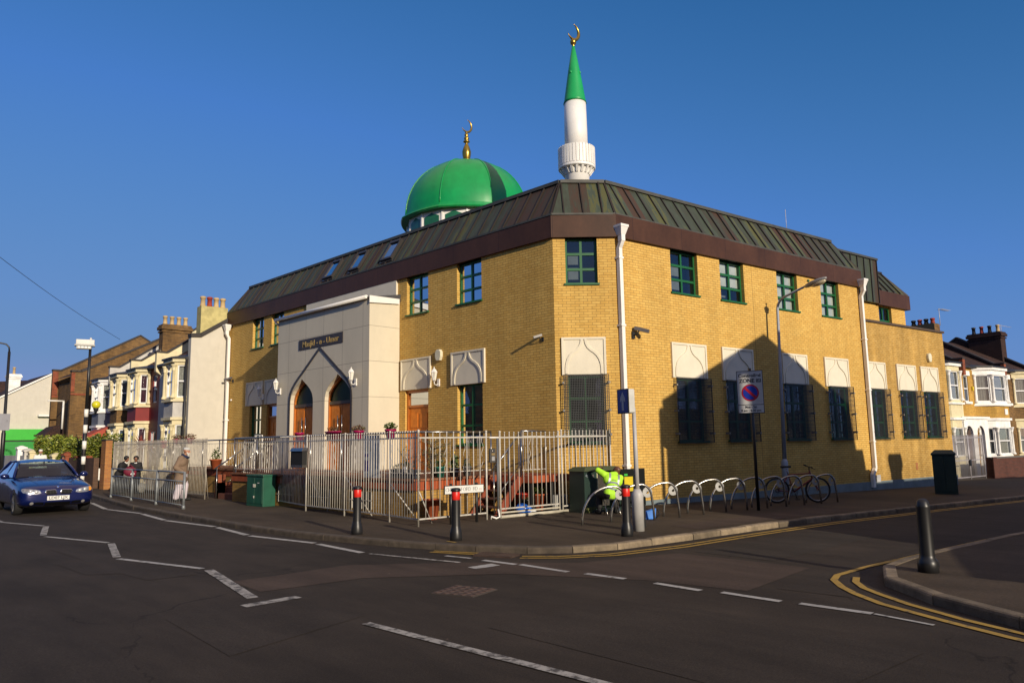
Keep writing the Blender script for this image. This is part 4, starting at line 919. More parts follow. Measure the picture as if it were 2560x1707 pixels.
m = MB(); m.tube([(11.0, 11.59, 1.82), (11.3, 11.55, 1.82)], .02, 6); m.tube([(11.02, 11.58, .1), (11.02, 11.56, .16), (11.1, 11.5, .12), (11.2, 11.5, .14), (11.2, 11.54, .3)], .02, 6); m.out('hinge', WHITE, gp)
FI = frame((10.93, 11.55, 0), (.997, -.07, 0), (-.07, -.997, 0))
it = thing('intercom', 'grey door intercom box on the railing post beside the gate', 'intercom', (11.0, 11.55, 1.3))
m = MB(); m.fbox(FI, .01, .17, 0, .05, 1.29, 1.585); m.out('housing', pm('dark grey plastic', (.06, .055, .05), .5), it, bevel=.008)
m = MB(); m.fbox(FI, .055, .135, .05, .056, 1.33, 1.42); m.out('speaker', pm('grey speaker', (.3, .3, .3), .6), it)
m = MB(); m.ell(FI(.085, .05, 1.53), (.022, .012, .022), 10, 6); m.out('lens', STEEL, it)
m = MB()
for k in range(2): m.fbox(FI, .05, .14, .05, .055, 1.45 + k * .022, 1.462 + k * .022)
m.out('button', GOLDT, it)
pb = thing('letter_box', 'black letter box with a steel lid hung on the pavement railing', 'letter box', (9.62, 17.07, 1.2))
m = MB(); m.box(9.50, 9.64, 16.78, 17.36, 1.24, 1.58); m.out('box', BLACKM, pb, bevel=.01)
m = MB(); m.hexa([Vector(v) for v in [(9.47, 16.76, 1.58), (9.66, 16.76, 1.58), (9.66, 17.38, 1.58), (9.47, 17.38, 1.58), (9.52, 16.8, 1.66), (9.66, 16.8, 1.66), (9.66, 17.34, 1.66), (9.52, 17.34, 1.66)]]); m.out('lid', STEEL, pb); m = MB(); m.box(9.5, 9.64, 16.78, 17.36, 1.17, 1.24); m.out('base_plate', STEEL, pb)
# notice board hung on the balustrade
bd = thing('notice_banner', 'blue and white printed notice banner on the terrace balustrade', 'banner', (10.06, 14.6, .9))
FBD = frame((10.06, 0, 0), (0, 1, 0), (-1, 0, 0))
m = MB(); m.fbox(FBD, 14.25, 14.93, 0, .01, .92, 1.93); m.out('sheet', pm('banner white', (.32, .36, .42), .5), bd)
m = MB(); m.fbox(FBD, 14.25, 14.93, .01, .012, 1.84, 1.93); m.fbox(FBD, 14.27, 14.5, .01, .012, 1.15, 1.75); m.out('blue_print', pm('banner blue', (.09, .13, .22), .5), bd)
m = MB(); m.fbox(FBD, 14.66, 14.86, .012, .014, 1.1, 1.35); m.fbox(FBD, 14.7, 14.88, .012, .014, 1.43, 1.5); m.out('violet_print', pm('banner violet', (.03, .02, .18), .5), bd)
m = MB()
for k in range(9): m.fbox(FBD, 14.58, 14.84, .01, .012, 1.56 + k * .028, 1.568 + k * .028)
m.out('printed_line', pm('banner line', (.07, .08, .11), .5), bd)
# ------------------------------------------------------------------ flower pots and things on the terrace
rnd = random.Random(7)
def pot(name, label, loc, r0, r1, h, mat, leaf=None, lr=(.15, .15, .12), ln=160, ls=.06, cat='flower pot', stretch=None, rim=True, group=None, soil=True):
    o = thing(name, label, cat, loc, group=group); m = MB()
    m.lathe([(r0, 0), (r1, h - .03)] + ([(r1 * 1.08, h - .03), (r1 * 1.1, h), (r1 * .95, h), (r1 * .9, h - .03)] if rim else [(r1, h), (r1 * .92, h), (r1 * .9, h - .03)]), loc, 20)
    ob = m.out('pot', mat, o)
    if stretch: ob.scale = stretch
    if soil: m = MB(); m.lathe([(0.001, h - .04), (r1 * .92, h - .04)], loc, 14, caps=False); s_ = m.out('soil', pm('soil', (.03, .02, .014), .95), o)
    if leaf:
        m = MB(); leaves(m, (loc[0], loc[1], loc[2] + h + lr[2] * .55), lr, ln, ls, rnd)
        for k in range(7):
            a = rnd.uniform(0, 6.28); m.tube([(loc[0], loc[1], loc[2] + h - .04), (loc[0] + math.cos(a) * lr[0] * .6, loc[1] + math.sin(a) * lr[0] * .6, loc[2] + h + lr[2])], .004, 3)
        m.out('plant', leaf, o)
    return o
pot('flower_pot', 'small magenta pot on the terrace rail before the left hand double door', (10.06, 17.95, 1.86), .085, .12, .2, MAGENTA)
t = pot('flower_trough', 'wide magenta trough on the terrace rail before the right hand double door', (10.06, 16.29, 1.84), .10, .13, .22, MAGENTA, LEAFR, (.13, .2, .08), 120, .05, 'flower trough', stretch=(1, 2.3, 1))
pot('flower_pot', 'magenta pot of red and green foliage below the portico corner', (10.06, 15.15, 1.84), .09, .125, .21, MAGENTA, LEAFR, (.16, .17, .09), 150, .06)
pot('flower_pot', 'magenta pot of yellow green leaves before the bright portico side wall', (10.06, 13.86, 1.83), .085, .125, .22, MAGENTA, LEAF, (.15, .16, .1), 150, .07)
pot('flower_pot', 'magenta pot with red flowers on the rail above the old man', (11.58, 28.96, 1.87), .10, .15, .2, MAGENTA, LEAFR, (.26, .32, .12), 160, .07)
pot('flower_pot', 'magenta pot of small pink flowers above the middle of the left fence', (11.58, 30.29, 1.87), .09, .13, .2, MAGENTA, LEAFR, (.2, .28, .12), 120, .07)
pot('flower_pot', 'dull magenta pot hanging below the rail above the left fence', (11.58, 31.6, 1.72), .10, .14, .28, MAGENTA, LEAF, (.2, .2, .1), 80, .06)
pot('flower_pot', 'terracotta pot with a bright green plant on the landing by the white drainpipe', (11.45, 26.25, .95), .13, .2, .34, TERRA, LEAF, (.16, .16, .28), 110, .09)
pot('plant_pot', 'large terracotta pot of dark soil at the foot of the olive tree', (10.28, 12.66, .1), .13, .19, .42, TERRA)
ol = thing('olive_tree', 'thin young olive tree rising from the large terracotta pot', 'tree', (10.28, 12.66, .45))
m = MB(); m.tube([(10.28, 12.66, .45), (10.26, 12.68, .9), (10.30, 12.64, 1.3), (10.28, 12.66, 1.75)], [.022, .018, .014, .006], 7)
tips = []
for k in range(16):
    z = rnd.uniform(1.0, 1.7); a = rnd.uniform(0, 6.28); l_ = rnd.uniform(.18, .42); q = (10.28 + math.cos(a) * l_, 12.66 + math.sin(a) * l_, z + rnd.uniform(.05, .3)); m.tube([(10.28, 12.66, z), q], [.008, .003], 4); tips.append(((10.28, 12.66, z), q))
m.out('trunk', BARK, ol)
m = MB()
for a, b in tips:
    for k in range(22): p = Vector(a).lerp(Vector(b), rnd.uniform(.25, 1.1)); leaves(m, p, (.05, .05, .05), 1, .055, rnd, .32)
m.out('crown', LEAFO, ol)
for (x, y, lab) in ((10.9, 13.3, 'thin leafy shrub on the terrace, nearest the side door'), (10.5, 13.75, 'bare twiggy shrub on the terrace in front of the portico side wall')):
    sh_ = thing('shrub', lab, 'shrub', (x, y, TZ)); m = MB(); m2 = MB()
    for k in range(14):
        a = rnd.uniform(0, 6.28); p = Vector((x, y, TZ)); pts = [p]
        for j in range(4): p = p + Vector((math.cos(a) * .06, math.sin(a) * .06, rnd.uniform(.12, .2))); a += rnd.uniform(-.7, .7); pts.append(p); leaves(m2, p, (.04, .04, .04), 4, .05, rnd)
        m.tube(pts, [.007, .006, .005, .004, .003], 4)
    m.out('branch', BARK, sh_); m2.out('foliage', LEAFD, sh_)
tr = thing('planter_trough', 'dark grey planter trough at the terrace corner with small plants', 'planter', (10.25, 13.5, TZ))
m = MB(); m.box(10.12, 10.36, 13.15, 14.0, TZ, TZ + .2); m.out('trough', pm('dark grey planter', (.05, .055, .055), .7, dirt=.3), tr, bevel=.01)
m = MB(); leaves(m, (10.24, 13.6, TZ + .26), (.1, .4, .1), 260, .05, rnd); m.out('plant', LEAFD, tr)
wf = thing('white_ornament', 'small round white ornament on the edge of the dark planter', 'ornament', (10.1, 13.35, 1.12)); m = MB(); m.ell((10.09, 13.35, 1.17), (.03, .055, .055), 10, 7); m.lathe([(.02, 1.08), (.03, 1.13)], (10.09, 13.35, 0), 8); m.out('ornament', WHITE, wf)
pot('plant_pot', 'teal glazed pot on the terrace behind the short railing', (10.9, 13.12, TZ), .09, .12, .24, pm('teal glaze', (.03, .17, .13), .3), LEAFD, (.12, .12, .14), 70, .07)
pot('plant_pot', 'grey pot of daffodils on the terrace, left of the intercom', (11.35, 13.15, TZ), .09, .12, .2, pm('grey pot', (.14, .14, .14), .7), LEAF, (.09, .09, .2), 70, .12)
m = MB(); m.ell((11.33, 13.13, 1.5), (.035, .035, .03), 8, 6); m.out('flower', pm('yellow petals', (.75, .5, .02), .6), bpy.data.objects['plant_pot.002'])
pot('plant_pot', 'grey pot with a white top on the terrace below the ground floor window', (11.75, 13.15, TZ), .08, .11, .22, pm('grey pot', (.14, .14, .14), .7), LEAFD, (.09, .09, .12), 50, .08)
pot('plant_pot', 'red plastic pot on the ground under the side stair', (13.0, 12.55, .1), .14, .2, .4, pm('red plastic', (.45, .03, .015), .4))
pot('plant_pot', 'terracotta pot with a bright green plant under the side landing', (13.25, 12.25, .1), .13, .19, .38, TERRA, LEAF, (.2, .2, .2), 160, .09)
pot('plant_pot', 'dark round pot under the side landing, left of the terracotta pot', (12.8, 12.25, .1), .16, .2, .28, BLACK, LEAFD, (.1, .1, .05), 20, .05)
bgm = pm('blue plastic', (.01, .12, .55), .35, var=.3)
bag = thing('blue_bag', 'crumpled bright blue plastic bag lying inside the gate', 'bag', (12.35, 11.95, .1))
m = MB(); m.ell((12.35, 11.95, .2), (.16, .18, .12), 14, 9); m.ell((12.5, 11.9, .17), (.1, .1, .08), 10, 7); bo = m.out('bag', bgm, bag)
for v in bo.data.vertices: v.co += Vector((rnd.uniform(-1, 1), rnd.uniform(-1, 1), rnd.uniform(-.6, 1))) * .022
bag = thing('white_bag', 'small crumpled white carrier bag beside the blue bag', 'bag', (12.55, 11.85, .1)); m = MB(); m.ell((12.58, 11.85, .15), (.1, .1, .06), 12, 7); bo = m.out('bag', pm('white plastic', (.6, .62, .65), .4), bag)
for v in bo.data.vertices: v.co += Vector((rnd.uniform(-1, 1), rnd.uniform(-1, 1), rnd.uniform(-.6, 1))) * .02
ac = thing('outdoor_unit', 'pale grey machine with a round fan on the ground behind the right railing', 'machine', (13.5, 11.75, .1)); m = MB(); m.box(13.25, 13.7, 11.72, 11.92, .12, .46); m.out('casing', pm('pale grey casing', (.45, .45, .42), .5), ac, bevel=.01)
m = MB(); 
for r_a in (.05, .09, .13): m.tube([(13.47 + math.cos(a / 16 * 6.283) * r_a, 11.715, .29 + math.sin(a / 16 * 6.283) * r_a) for a in range(17)], .006, 5)
m.out('fan_grille', BLACK, ac)
wi = thing('clothes_rack', 'white metal rack standing on the terrace by the left hand window', 'rack', (11.6, 23.55, 1.0)); m = MB()
for a, b in (((11.7, 23.8, .95), (11.7, 23.8, 2.1)), ((11.7, 23.3, .95), (11.7, 23.3, 2.08)), ((11.7, 23.8, 2.1), (11.7, 23.3, 2.08)), ((11.7, 23.8, 1.5), (11.7, 23.3, 1.5))): m.bar(a, b, .03)
m.out('tube', WHITE, wi)
# ------------------------------------------------------------------ street furniture
def bollard(label, x, y, h=.85, band=True, rr=.075, mat=None, group='black bollards with a red band', z0=.1):
    o = thing('bollard', label, 'bollard', (x, y, z0), group=group); c = (x, y, z0); m = MB(); k = h / .85
    m.lathe([(rr * 1.35, -.02), (rr * 1.38, .05), (rr * 1.38, .11 * k), (rr * 1.22, .17 * k), (rr * 1.04, .215 * k), (rr * .98, .24 * k), (rr * .95, .62 * k), (rr * .93, h - .05), (rr * .93, h - .03)], c, 28); m.out('shaft', BLACK, o)
    m = MB(); m.lathe([(rr * .9, h - .045), (rr * 1.08, h - .04), (rr * 1.1, h - .02), (rr * 1.0, h), (rr * .6, h + .012), (0.001, h + .016)], c, 28); m.out('cap', BLACK, o)
    if band: m = MB(); m.lathe([(rr * .955, h - .185), (rr * .97, h - .183), (rr * .965, h - .055), (rr * .95, h - .053)], c, 28, caps=False); m.out('reflective_band', REDB, o)
    return o
bollard('black bollard with red band in front of the long railing, nearest the portico', 7.76, 11.7)
bollard('black bollard with red band standing in front of the street name sign', 8.32, 9.6)
bollard('black bollard with red band beside the one way sign post', 10.48, 7.66)
# the big one on the near right corner
bx_, by_ = 9.9, 2.86
bo = thing('bollard', 'large plain black bollard on the near right corner of the pavement', 'bollard', (bx_, by_, .1))
m = MB(); c = (bx_, by_, .1); m.lathe([(.115, -.02), (.115, .1), (.105, .14), (.088, .16), (.082, .2), (.079, .5), (.076, .74), (.079, .755), (.079, .77), (.073, .785), (.065, .82), (.045, .845), (.02, .855), (.001, .857)], c, 32); m.out('shaft', BLACK, bo)
m = MB(); m.ell((bx_ + .07, by_ - .06, .17), (.045, .045, .06), 14, 9); m.out('foot_boss', BLACK, bo)
# street name sign
sn = thing('street_name_sign', 'white CHELMSFORD RD street name sign on two short black posts', 'street sign', (10.19, 11.5, .1))
for x, y in ((9.88, 11.55), (10.5, 11.46)): m = MB(); m.tube([(x, y, .05), (x, y, .9)], .03, 10); m.out('post', BLACK, sn)
FSN = frame((10.19, 11.47, 0), (.9885, -.151, 0), (-.151, -.9885, 0))
m = MB(); m.fbox(FSN, -.5, .45, .0, .02, .695, .865); m.out('board_edge', BLACK, sn); m = MB(); m.fbox(FSN, -.49, .44, .02, .024, .705, .855); plate = m.out('plate', pm('sign white', (.68, .68, .64), .4), sn)
m = MB()
def serif_text(mb, F, txt, s0, z0, h, w=.018, adv=None):
    """roman capitals drawn as strokes with serifs"""
    S = {'C': [('a', .5, .5, .46, .5, 50, 310)], 'H': [(0.05, 0, .05, 1), (.75, 0, .75, 1), (.05, .5, .75, .5)], 'E': [(.08, 0, .08, 1), (.08, 1, .62, 1), (.08, .52, .5, .52), (.08, 0, .66, 0)], 'L': [(.08, 0, .08, 1), (.08, 0, .62, 0)],
         'M': [(.05, 0, .08, 1), (.08, 1, .48, 0), (.48, 0, .88, 1), (.88, 1, .92, 0)], 'S': [('a', .36, .74, .28, .26, 40, 270), ('a', .36, .26, .3, .26, -140, 90)], 'F': [(.08, 0, .08, 1), (.08, 1, .62, 1), (.08, .52, .5, .52)],
         'O': [('a', .5, .5, .46, .5, 0, 360)], 'R': [(.08, 0, .08, 1), ('a', .35, .75, .28, .25, -90, 90), (.08, 1, .35, 1), (.08, .5, .35, .5), (.38, .5, .7, 0)], 'D': [(.08, 0, .08, 1), ('a', .3, .5, .46, .5, -90, 90), (.08, 1, .3, 1), (.08, 0, .3, 0)], '.': [(.1, 0, .16, .05)],
         '1': [(.2, 0, .2, 1), (.05, .8, .2, 1)], '7': [(.05, 1, .5, 1), (.5, 1, .2, 0)]}
    W = {'C': .95, 'H': .9, 'E': .78, 'L': .7, 'M': 1.05, 'S': .72, 'F': .72, 'O': 1.05, 'R': .85, 'D': .92, '.': .3, ' ': .6, '1': .35, '7': .55}
    x = s0
    for ch in txt:
        for st_ in S.get(ch, []):
            if st_[0] == 'a':
                _, cx, cz, rx, rz, a0, a1 = st_; n = 14; pts = [(cx + rx * math.cos(R(a0 + (a1 - a0) * i / n)), cz + rz * math.sin(R(a0 + (a1 - a0) * i / n))) for i in range(n + 1)]
            else: pts = [(st_[0], st_[1]), (st_[2], st_[3])]
            for p, q in zip(pts, pts[1:]):
                a = F(x + p[0] * h, .0255, z0 + p[1] * h); b = F(x + q[0] * h, .0255, z0 + q[1] * h); mb.bar(a, b, h * .13 if abs(p[0] - q[0]) < .3 * abs(p[1] - q[1]) else h * .07, .002, up=nsn)
            if st_[0] != 'a' and abs(st_[0] - st_[2]) < .05 and ch != '.':
                for zz in (st_[1], st_[3]): mb.fbox(F, x + (st_[0] - .1) * h, x + (st_[0] + .1) * h, .0245, .0265, z0 + zz * h - .002, z0 + zz * h + .003)
        x += W[ch] * h * 1.06
    return x
nsn = (-.151, -.9885, 0)
x_ = serif_text(m, FSN, 'CHELMSFORD RD.', -.475, .75, .067); m.out('lettering', pm('sign letter black', (.02, .02, .02), .5), plate)
m = MB(); serif_text(m, FSN, 'E17', x_ + .01, .75, .035); m.out('postcode', pm('pale red letters', (.45, .2, .18), .5), plate)
# one way sign
ow = thing('one_way_sign', 'grey post carrying a blue box sign with a white upward arrow', 'traffic sign', (11.2, 7.93, .1)); c = (11.2, 7.93, .1); PG = pm('pale grey post paint', (.42, .41, .40), .5, dirt=.4, var=.15)
m = MB(); m.lathe([(.105, 0), (.105, .62), (.1, .66), (.055, .74)], (11.2, 7.93, .1), 24); m.out('post_base', PG, ow)
m = MB(); m.tube([(11.2, 7.93, .8), (11.19, 7.93, 2.3)], [.046, .034], 14); m.out('post', PG, ow)
m = MB(); m.box(11.268, 11.31, 7.84, 7.90, .16, .58); m.out('hatch', BLACKM, ow)
ang = R(212); n_ow = Vector((math.cos(ang - R(50)), math.sin(ang - R(50)), 0)); 
ang = R(162); n_ow = Vector((math.cos(ang), math.sin(ang), 0)); u_ow = Vector((-n_ow.y, n_ow.x, 0))
FO = frame(Vector((11.06, 8.03, 0)), u_ow, n_ow)
m = MB(); P_ = [(-.15, 2.2), (.15, 2.2), (.17, 2.22), (.17, 2.62), (.15, 2.64), (-.15, 2.64), (-.17, 2.62), (-.17, 2.22)]; m.plate(FO, P_, -.1, .03); hb = m.out('sign_housing', pm('light grey box', (.5, .5, .46), .5), ow, bevel=.008)
m = MB(); m.fbox(FO, -.172, .172, .028, .045, 2.195, 2.645); m.out('sign_rim', BLACK, hb)
m = MB(); m.fbox(FO, -.15, .15, .045, .047, 2.215, 2.625); m.out('sign_face', pm('traffic blue', (.008, .022, .22), .3), hb)
m = MB(); m.plate(FO, [(-.03, 2.25), (.03, 2.25), (.03, 2.44), (.075, 2.40), (.075, 2.475), (0, 2.59), (-.075, 2.475), (-.075, 2.40), (-.03, 2.44)], .047, .049); m.out('arrow', pm('arrow grey white', (.40, .42, .45), .5), hb)
# controlled zone sign
cz = thing('parking_zone_sign', 'white Controlled Zone parking sign with a no waiting roundel on a black post', 'traffic sign', (16.07, 8.06, .09))
m = MB(); m.tube([(16.07, 8.06, .05), (16.04, 8.06, 3.33)], .036, 14); m.out('post', BLACK, cz)
az = R(26.6 + 180); n_cz = Vector((math.cos(az - R(8)), math.sin(az - R(8)), 0)); u_cz = Vector((-n_cz.y, n_cz.x, 0)); u_cz = -u_cz if u_cz.dot(Vector((.7, -.7, 0))) < 0 else u_cz
O_cz = Vector((16.05, 8.06, 0)) + n_cz * .05; FZ = frame(O_cz, u_cz, n_cz)
m = MB(); m.fbox(FZ, -.305, .285, 0, .012, 2.285, 3.27); pz = m.out('plate_edge', BLACK, cz, bevel=.004)
m = MB(); m.fbox(FZ, -.29, .27, .012, .015, 2.30, 2.475); m.out('time_plate', pm('sign off white', (.50, .49, .46), .4), cz)
m = MB(); m.fbox(FZ, -.29, .27, .012, .015, 2.49, 3.255); m.out('plate', pm('sign off white', (.50, .49, .46), .4), cz)
def disc(F, cs, czz, r, w0, w1, n=40): return [(cs + r * math.cos(2 * math.pi * k / n), czz + r * math.sin(2 * math.pi * k / n)) for k in range(n)]
RC = (-.01, 2.76); rr0 = .195
m = MB(); m.plate(FZ, disc(FZ, *RC, rr0, 0, 0), .015, .017); m.out('roundel_ring', pm('sign red', (.42, .012, .02), .4), cz)
m = MB(); m.plate(FZ, disc(FZ, *RC, rr0 - .035, 0, 0), .017, .019); m.out('roundel_field', pm('sign blue', (.012, .035, .32), .4), cz)
m = MB(); d_ = .155 / math.sqrt(2) * 1.02; q_ = .022 / math.sqrt(2) * 1.3
m.plate(FZ, [(RC[0] - d_ - q_, RC[1] + d_ - q_), (RC[0] - d_ + q_, RC[1] + d_ + q_), (RC[0] + d_ + q_, RC[1] - d_ + q_), (RC[0] + d_ - q_, RC[1] - d_ - q_)], .019, .021); m.out('roundel_bar', MATS['sign red'], cz)
TB = pm('sign text black', (.02, .02, .022), .5)
def ztext(s_, size, cs, cz_, width=None, mat=TB, bold=.0): return textmesh('lettering', s_, size, FZ(cs, .017, cz_), u_cz, (0, 0, 1), mat, cz, .001, width=width, bold=bold)
ztext('Controlled', .1, -.01, 3.155, .50, bold=.003); ztext('ZONE', .12, -.075, 3.035, .35, bold=.004); ztext('Mon - Sat', .075, -.01, 2.43, .26, bold=.002); ztext('8 am - 6.30 pm', .065, -.01, 2.35, .44, bold=.002)
m = MB(); m.fbox(FZ, .135, .245, .015, .0165, 2.995, 3.075); m.out('zone_box', TB, cz); textmesh('lettering', 'QB', .07, FZ(.19, .0185, 3.035), u_cz, (0, 0, 1), MATS['sign off white'], cz, .001, width=.085)
# lamp on the street side
lp = thing('street_lamp', 'tall grey street lamp with a curved arm against the long brick wall', 'street lamp', tuple(FB(5.43, .4, .02)))
m = MB(); m.tube([FB(5.40, .4, -.1), FB(5.40, .4, 1.02), FB(5.41, .4, 1.1)], [.095, .095, .06], 16); m.out('post_base', pm('bluish grey post', (.30, .33, .38), .5, dirt=.3), lp)
pts = [FB(5.41, .4, 1.08), FB(5.50, .4, 4.0), FB(5.55, .4, 5.55)]; cA = []
for k in range(1, 9): a = math.pi / 2 * k / 8 * .82; cA.append(FB(5.55, .4 + .42 * (1 - math.cos(a)), 5.55 + .36 * math.sin(a)))
tip = FB(5.50, 1.38, 6.06); m = MB(); m.tube(pts + cA + [tip], [.06, .045, .04] + [.036] * 8 + [.03], 12); m.out('post', MATS['bluish grey post'], lp)
m = MB(); M_ = Matrix.Rotation(R(-9.3), 3, 'Z') @ Matrix.Rotation(R(-12), 3, 'X'); m.ell(FB(5.49, 1.72, 6.12), (.12, .38, .075), 16, 10, M_.copy()); hd = m.out('lamp_head', pm('lamp head grey', (.28, .28, .27), .4, .3), lp)
m = MB(); m.ell(FB(5.49, 1.82, 6.075), (.1, .24, .07), 14, 8, M_.copy()); m.out('lamp_bowl', pm('lamp bowl', (.5, .42, .28), .15), hd)
m = MB(); m.ell(FB(5.5, 1.5, 6.21), (.04, .04, .04), 10, 7); m.out('light_sensor', GREENF, hd)
# cycle stands
def hoop_mesh():
    """foot at (0,0), far foot at (-.93, 0); the loop rises as a long arc and drops steeply"""
    pts = []; H = .74
    for k in range(13): t = k / 12; a = math.pi / 2 * t; pts.append((-.93 + .62 * (1 - math.cos(a)) , 0, H * math.sin(a) ** .9 * .97))
    for k in range(1, 9): t = k / 8; a = math.pi / 2 * t; pts.append((-.31 + .27 * math.sin(a), 0, H * (.97 + .03 * math.sin(a * 2)) - .28 * (1 - math.cos(a))))
    pts += [(-.01, 0, .2), (0, 0, -.05)]
    pts[0] = (-.93, 0, -.05); return pts
hp = [12.09, 8.82]; hv = (.782, -.105)
proto = thing('bike_stand', 'stainless steel cycle hoop', 'bike stand', (0, 0, 0), group='row of steel cycle hoops')
MX.pop('bike_stand')
m = MB(); m.tube(hoop_mesh(), .024, 12); m.out('hoop', STEEL, proto, world=False)
m = MB(); n = 22; cc = Vector((-.13, 0, .56)); P_ = [(cc.x + .105 * math.cos(6.283 * k / n), cc.z + .105 * math.sin(6.283 * k / n)) for k in range(n)]; Q_ = [(cc.x + .032 * math.cos(6.283 * k / n), cc.z + .032 * math.sin(6.283 * k / n)) for k in range(n)]
for w0 in (-.004, .004): m.add([(p[0], w0, p[1]) for p in P_ + Q_], [[k, (k + 1) % n, n + (k + 1) % n, n + k] for k in range(n)])
m.add([(p[0], -.004, p[1]) for p in P_] + [(p[0], .004, p[1]) for p in P_], [[k, (k + 1) % n, n + (k + 1) % n, n + k] for k in range(n)])
m.out('locking_plate', pm('perforated plate', (.30, .30, .29), .5, .3), proto, world=False)
hl = ['first cycle hoop from the left, in front of the green cabinet and the crouching worker', 'second cycle hoop from the left, behind the banded bollard and one way post', 'third cycle hoop from the left, lit by the sun beside the one way post', 'fourth cycle hoop from the left', 'fifth cycle hoop from the left', 'sixth cycle hoop from the left', 'seventh cycle hoop, just left of the Controlled Zone post', 'eighth cycle hoop, just right of the Controlled Zone post', 'ninth cycle hoop, in front of the middle of the bicycle', 'tenth cycle hoop, in front of the bicycle front wheel', 'eleventh and last cycle hoop, farthest right']
ang_h = math.atan2(-.5, .78)
for k in range(11):
    x, y = hp[0] + hv[0] * k, hp[1] + hv[1] * k; z = .1 + gz(x, y)
    if k == 0: proto.location = (x, y, z); proto.rotation_euler = (0, 0, ang_h); proto['label'] = hl[0]
    else: dup(proto, (x, y, z), ang_h, hl[k])
# roadside cabinets
def cabinet(label, corner, u, v, W, Dp, H, mat, lid=.05, name='utility_cabinet', z0=.1, plain=False):
    """corner: front corner, u along the doors, v back"""
    u = Vector((*u, 0)).normalized(); v = Vector((*v, 0)).normalized(); o = thing(name, label, 'cabinet', (*corner, z0)); O = Vector((*corner, 0))
    F = frame(O, u, -v); m = MB(); m.fbox(F, 0, W, -Dp, 0, z0, z0 + H - lid); m.out('body', mat, o, bevel=.008)
    m = MB(); m.fbox(F, -.025, W + .025, -Dp - .025, .025, z0 + H - lid, z0 + H); m.out('lid', mat, o, bevel=.012)
    m = MB()
    for a, b in ((.03, W / 2 - .01), (W / 2 + .01, W - .03)): m.fbox(F, a, b, 0, .012, z0 + .08, z0 + H - lid - .04)
    d = m.out('door', mat, o, bevel=.004)
    if plain: return o, F
    m = MB(); m.fbox(F, W / 2 - .05, W / 2 - .02, .012, .035, z0 + H * .6, z0 + H * .7); m.fbox(F, W / 2 + .02, W / 2 + .05, .012, .035, z0 + H * .6, z0 + H * .7); m.fbox(F, W / 2 + .0, W / 2 + .04, .012, .03, z0 + H * .26, z0 + H * .33); m.out('handle', GALV, d)
    return o, F
c1, F1 = cabinet('small green utility cabinet against the long railing', (9.62, 19.02), (-.02, 1), (1, 0), .92, .36, .85, GREENC)
m = MB(); m.fbox(F1, .2, .3, .0125, .014, .72, .74); m.out('graffiti', WHITE, c1)
cab = thing('open_cabinet', 'dark green telecom cabinet numbered 45 with a door standing open', 'cabinet', (13.41, 10.8, .1))
uc = Vector((.12, .99, 0)).normalized(); vc = Vector((.99, -.12, 0)).normalized()
FCB = frame((13.36, 10.75, 0), vc, -uc)   # s toward the right (+X), w out toward the viewer
m = MB(); m.fbox(FCB, -.18, .22, -.5, 0.0, .1, 1.03); m.fbox(FCB, .22, 1.0, -.5, -.46, .1, 1.03); m.fbox(FCB, .96, 1.0, -.46, 0, .1, 1.03); m.fbox(FCB, .22, .96, -.46, 0, .1, .14); m.out('body', GREEND, cab)
m = MB()
P0 = [FCB(-.22, .05, 1.03), FCB(1.0, .05, 1.03), FCB(1.0, -.54, 1.03), FCB(-.22, -.54, 1.03)]; P1 = [FCB(-.1, -.04, 1.12), FCB(.9, -.04, 1.12), FCB(.9, -.45, 1.12), FCB(-.1, -.45, 1.12)]
m.hexa(P0 + P1); m.out('lid', pm('mossy green lid', (.05, .065, .025), .7, dirt=.4), cab)
m = MB(); m.fbox(FCB, .26, .92, -.44, -.3, .2, .98)
for k in range(12): m.fbox(FCB, .27, .32, -.3, -.27, .25 + k * .055, .28 + k * .055)
m.out('wiring_frame', pm('wiring grey', (.04, .036, .03), .8, var=.6, scale=30), cab)
m = MB(); m.fbox(FCB, .235, .27, -.12, -.02, .2, 1.0); m.out('terminal_strip', pm('pale terminal strip', (.45, .42, .25), .6, var=.5, scale=60), cab)
FD = frame(FCB(1.0, 0, 0), (.97, -.25, 0), (-.25, -.97, 0))
m = MB(); m.fbox(FD, .0, .74, -.01, .02, .17, 1.04); dd = m.out('door', pm('black green door', (.004, .006, .005), .6, spec=.2), cab)
m = MB(); m.fbox(FD, .10, .36, .02, .026, .52, .86); m.out('yellow_notice', pm('yellow notice', (.62, .48, .01), .5), dd)
m = MB(); m.fbox(FD, .10, .2, .02, .026, .88, .93); m.out('green_sticker', pm('green sticker', (.04, .45, .05), .5), dd)
m = MB(); m.fbox(FCB, -.17, -.05, .0, .0045, .1, .2); m.hexa([FCB(-.16, .001, .24), FCB(.18, .001, .22), FCB(.0, .001, .1), FCB(-.06, .001, .1), FCB(-.16, .006, .24), FCB(.18, .006, .22), FCB(.0, .006, .1), FCB(-.06, .006, .1)]); m.out('moss_patch', pm('yellow green patch', (.09, .10, .02), .8), cab)
textmesh('lettering', '45', .085, FCB(-.1, .004, .93), vc, (0, 0, 1), pm('painted number', (.30, .34, .38), .5), cab, .001); textmesh('lettering', '45', .075, FCB(.09, .004, .92), vc, (0, 0, 1), pm('painted number faded', (.3, .22, .22), .5), cab, .001)
cr_, F3 = cabinet('tall dark green utility cabinet on the far right of the pavement', (25.36, 6.95), (.24, -.97), (.97, .24), .62, .6, 1.22, GREEND, z0=-.06, plain=True)
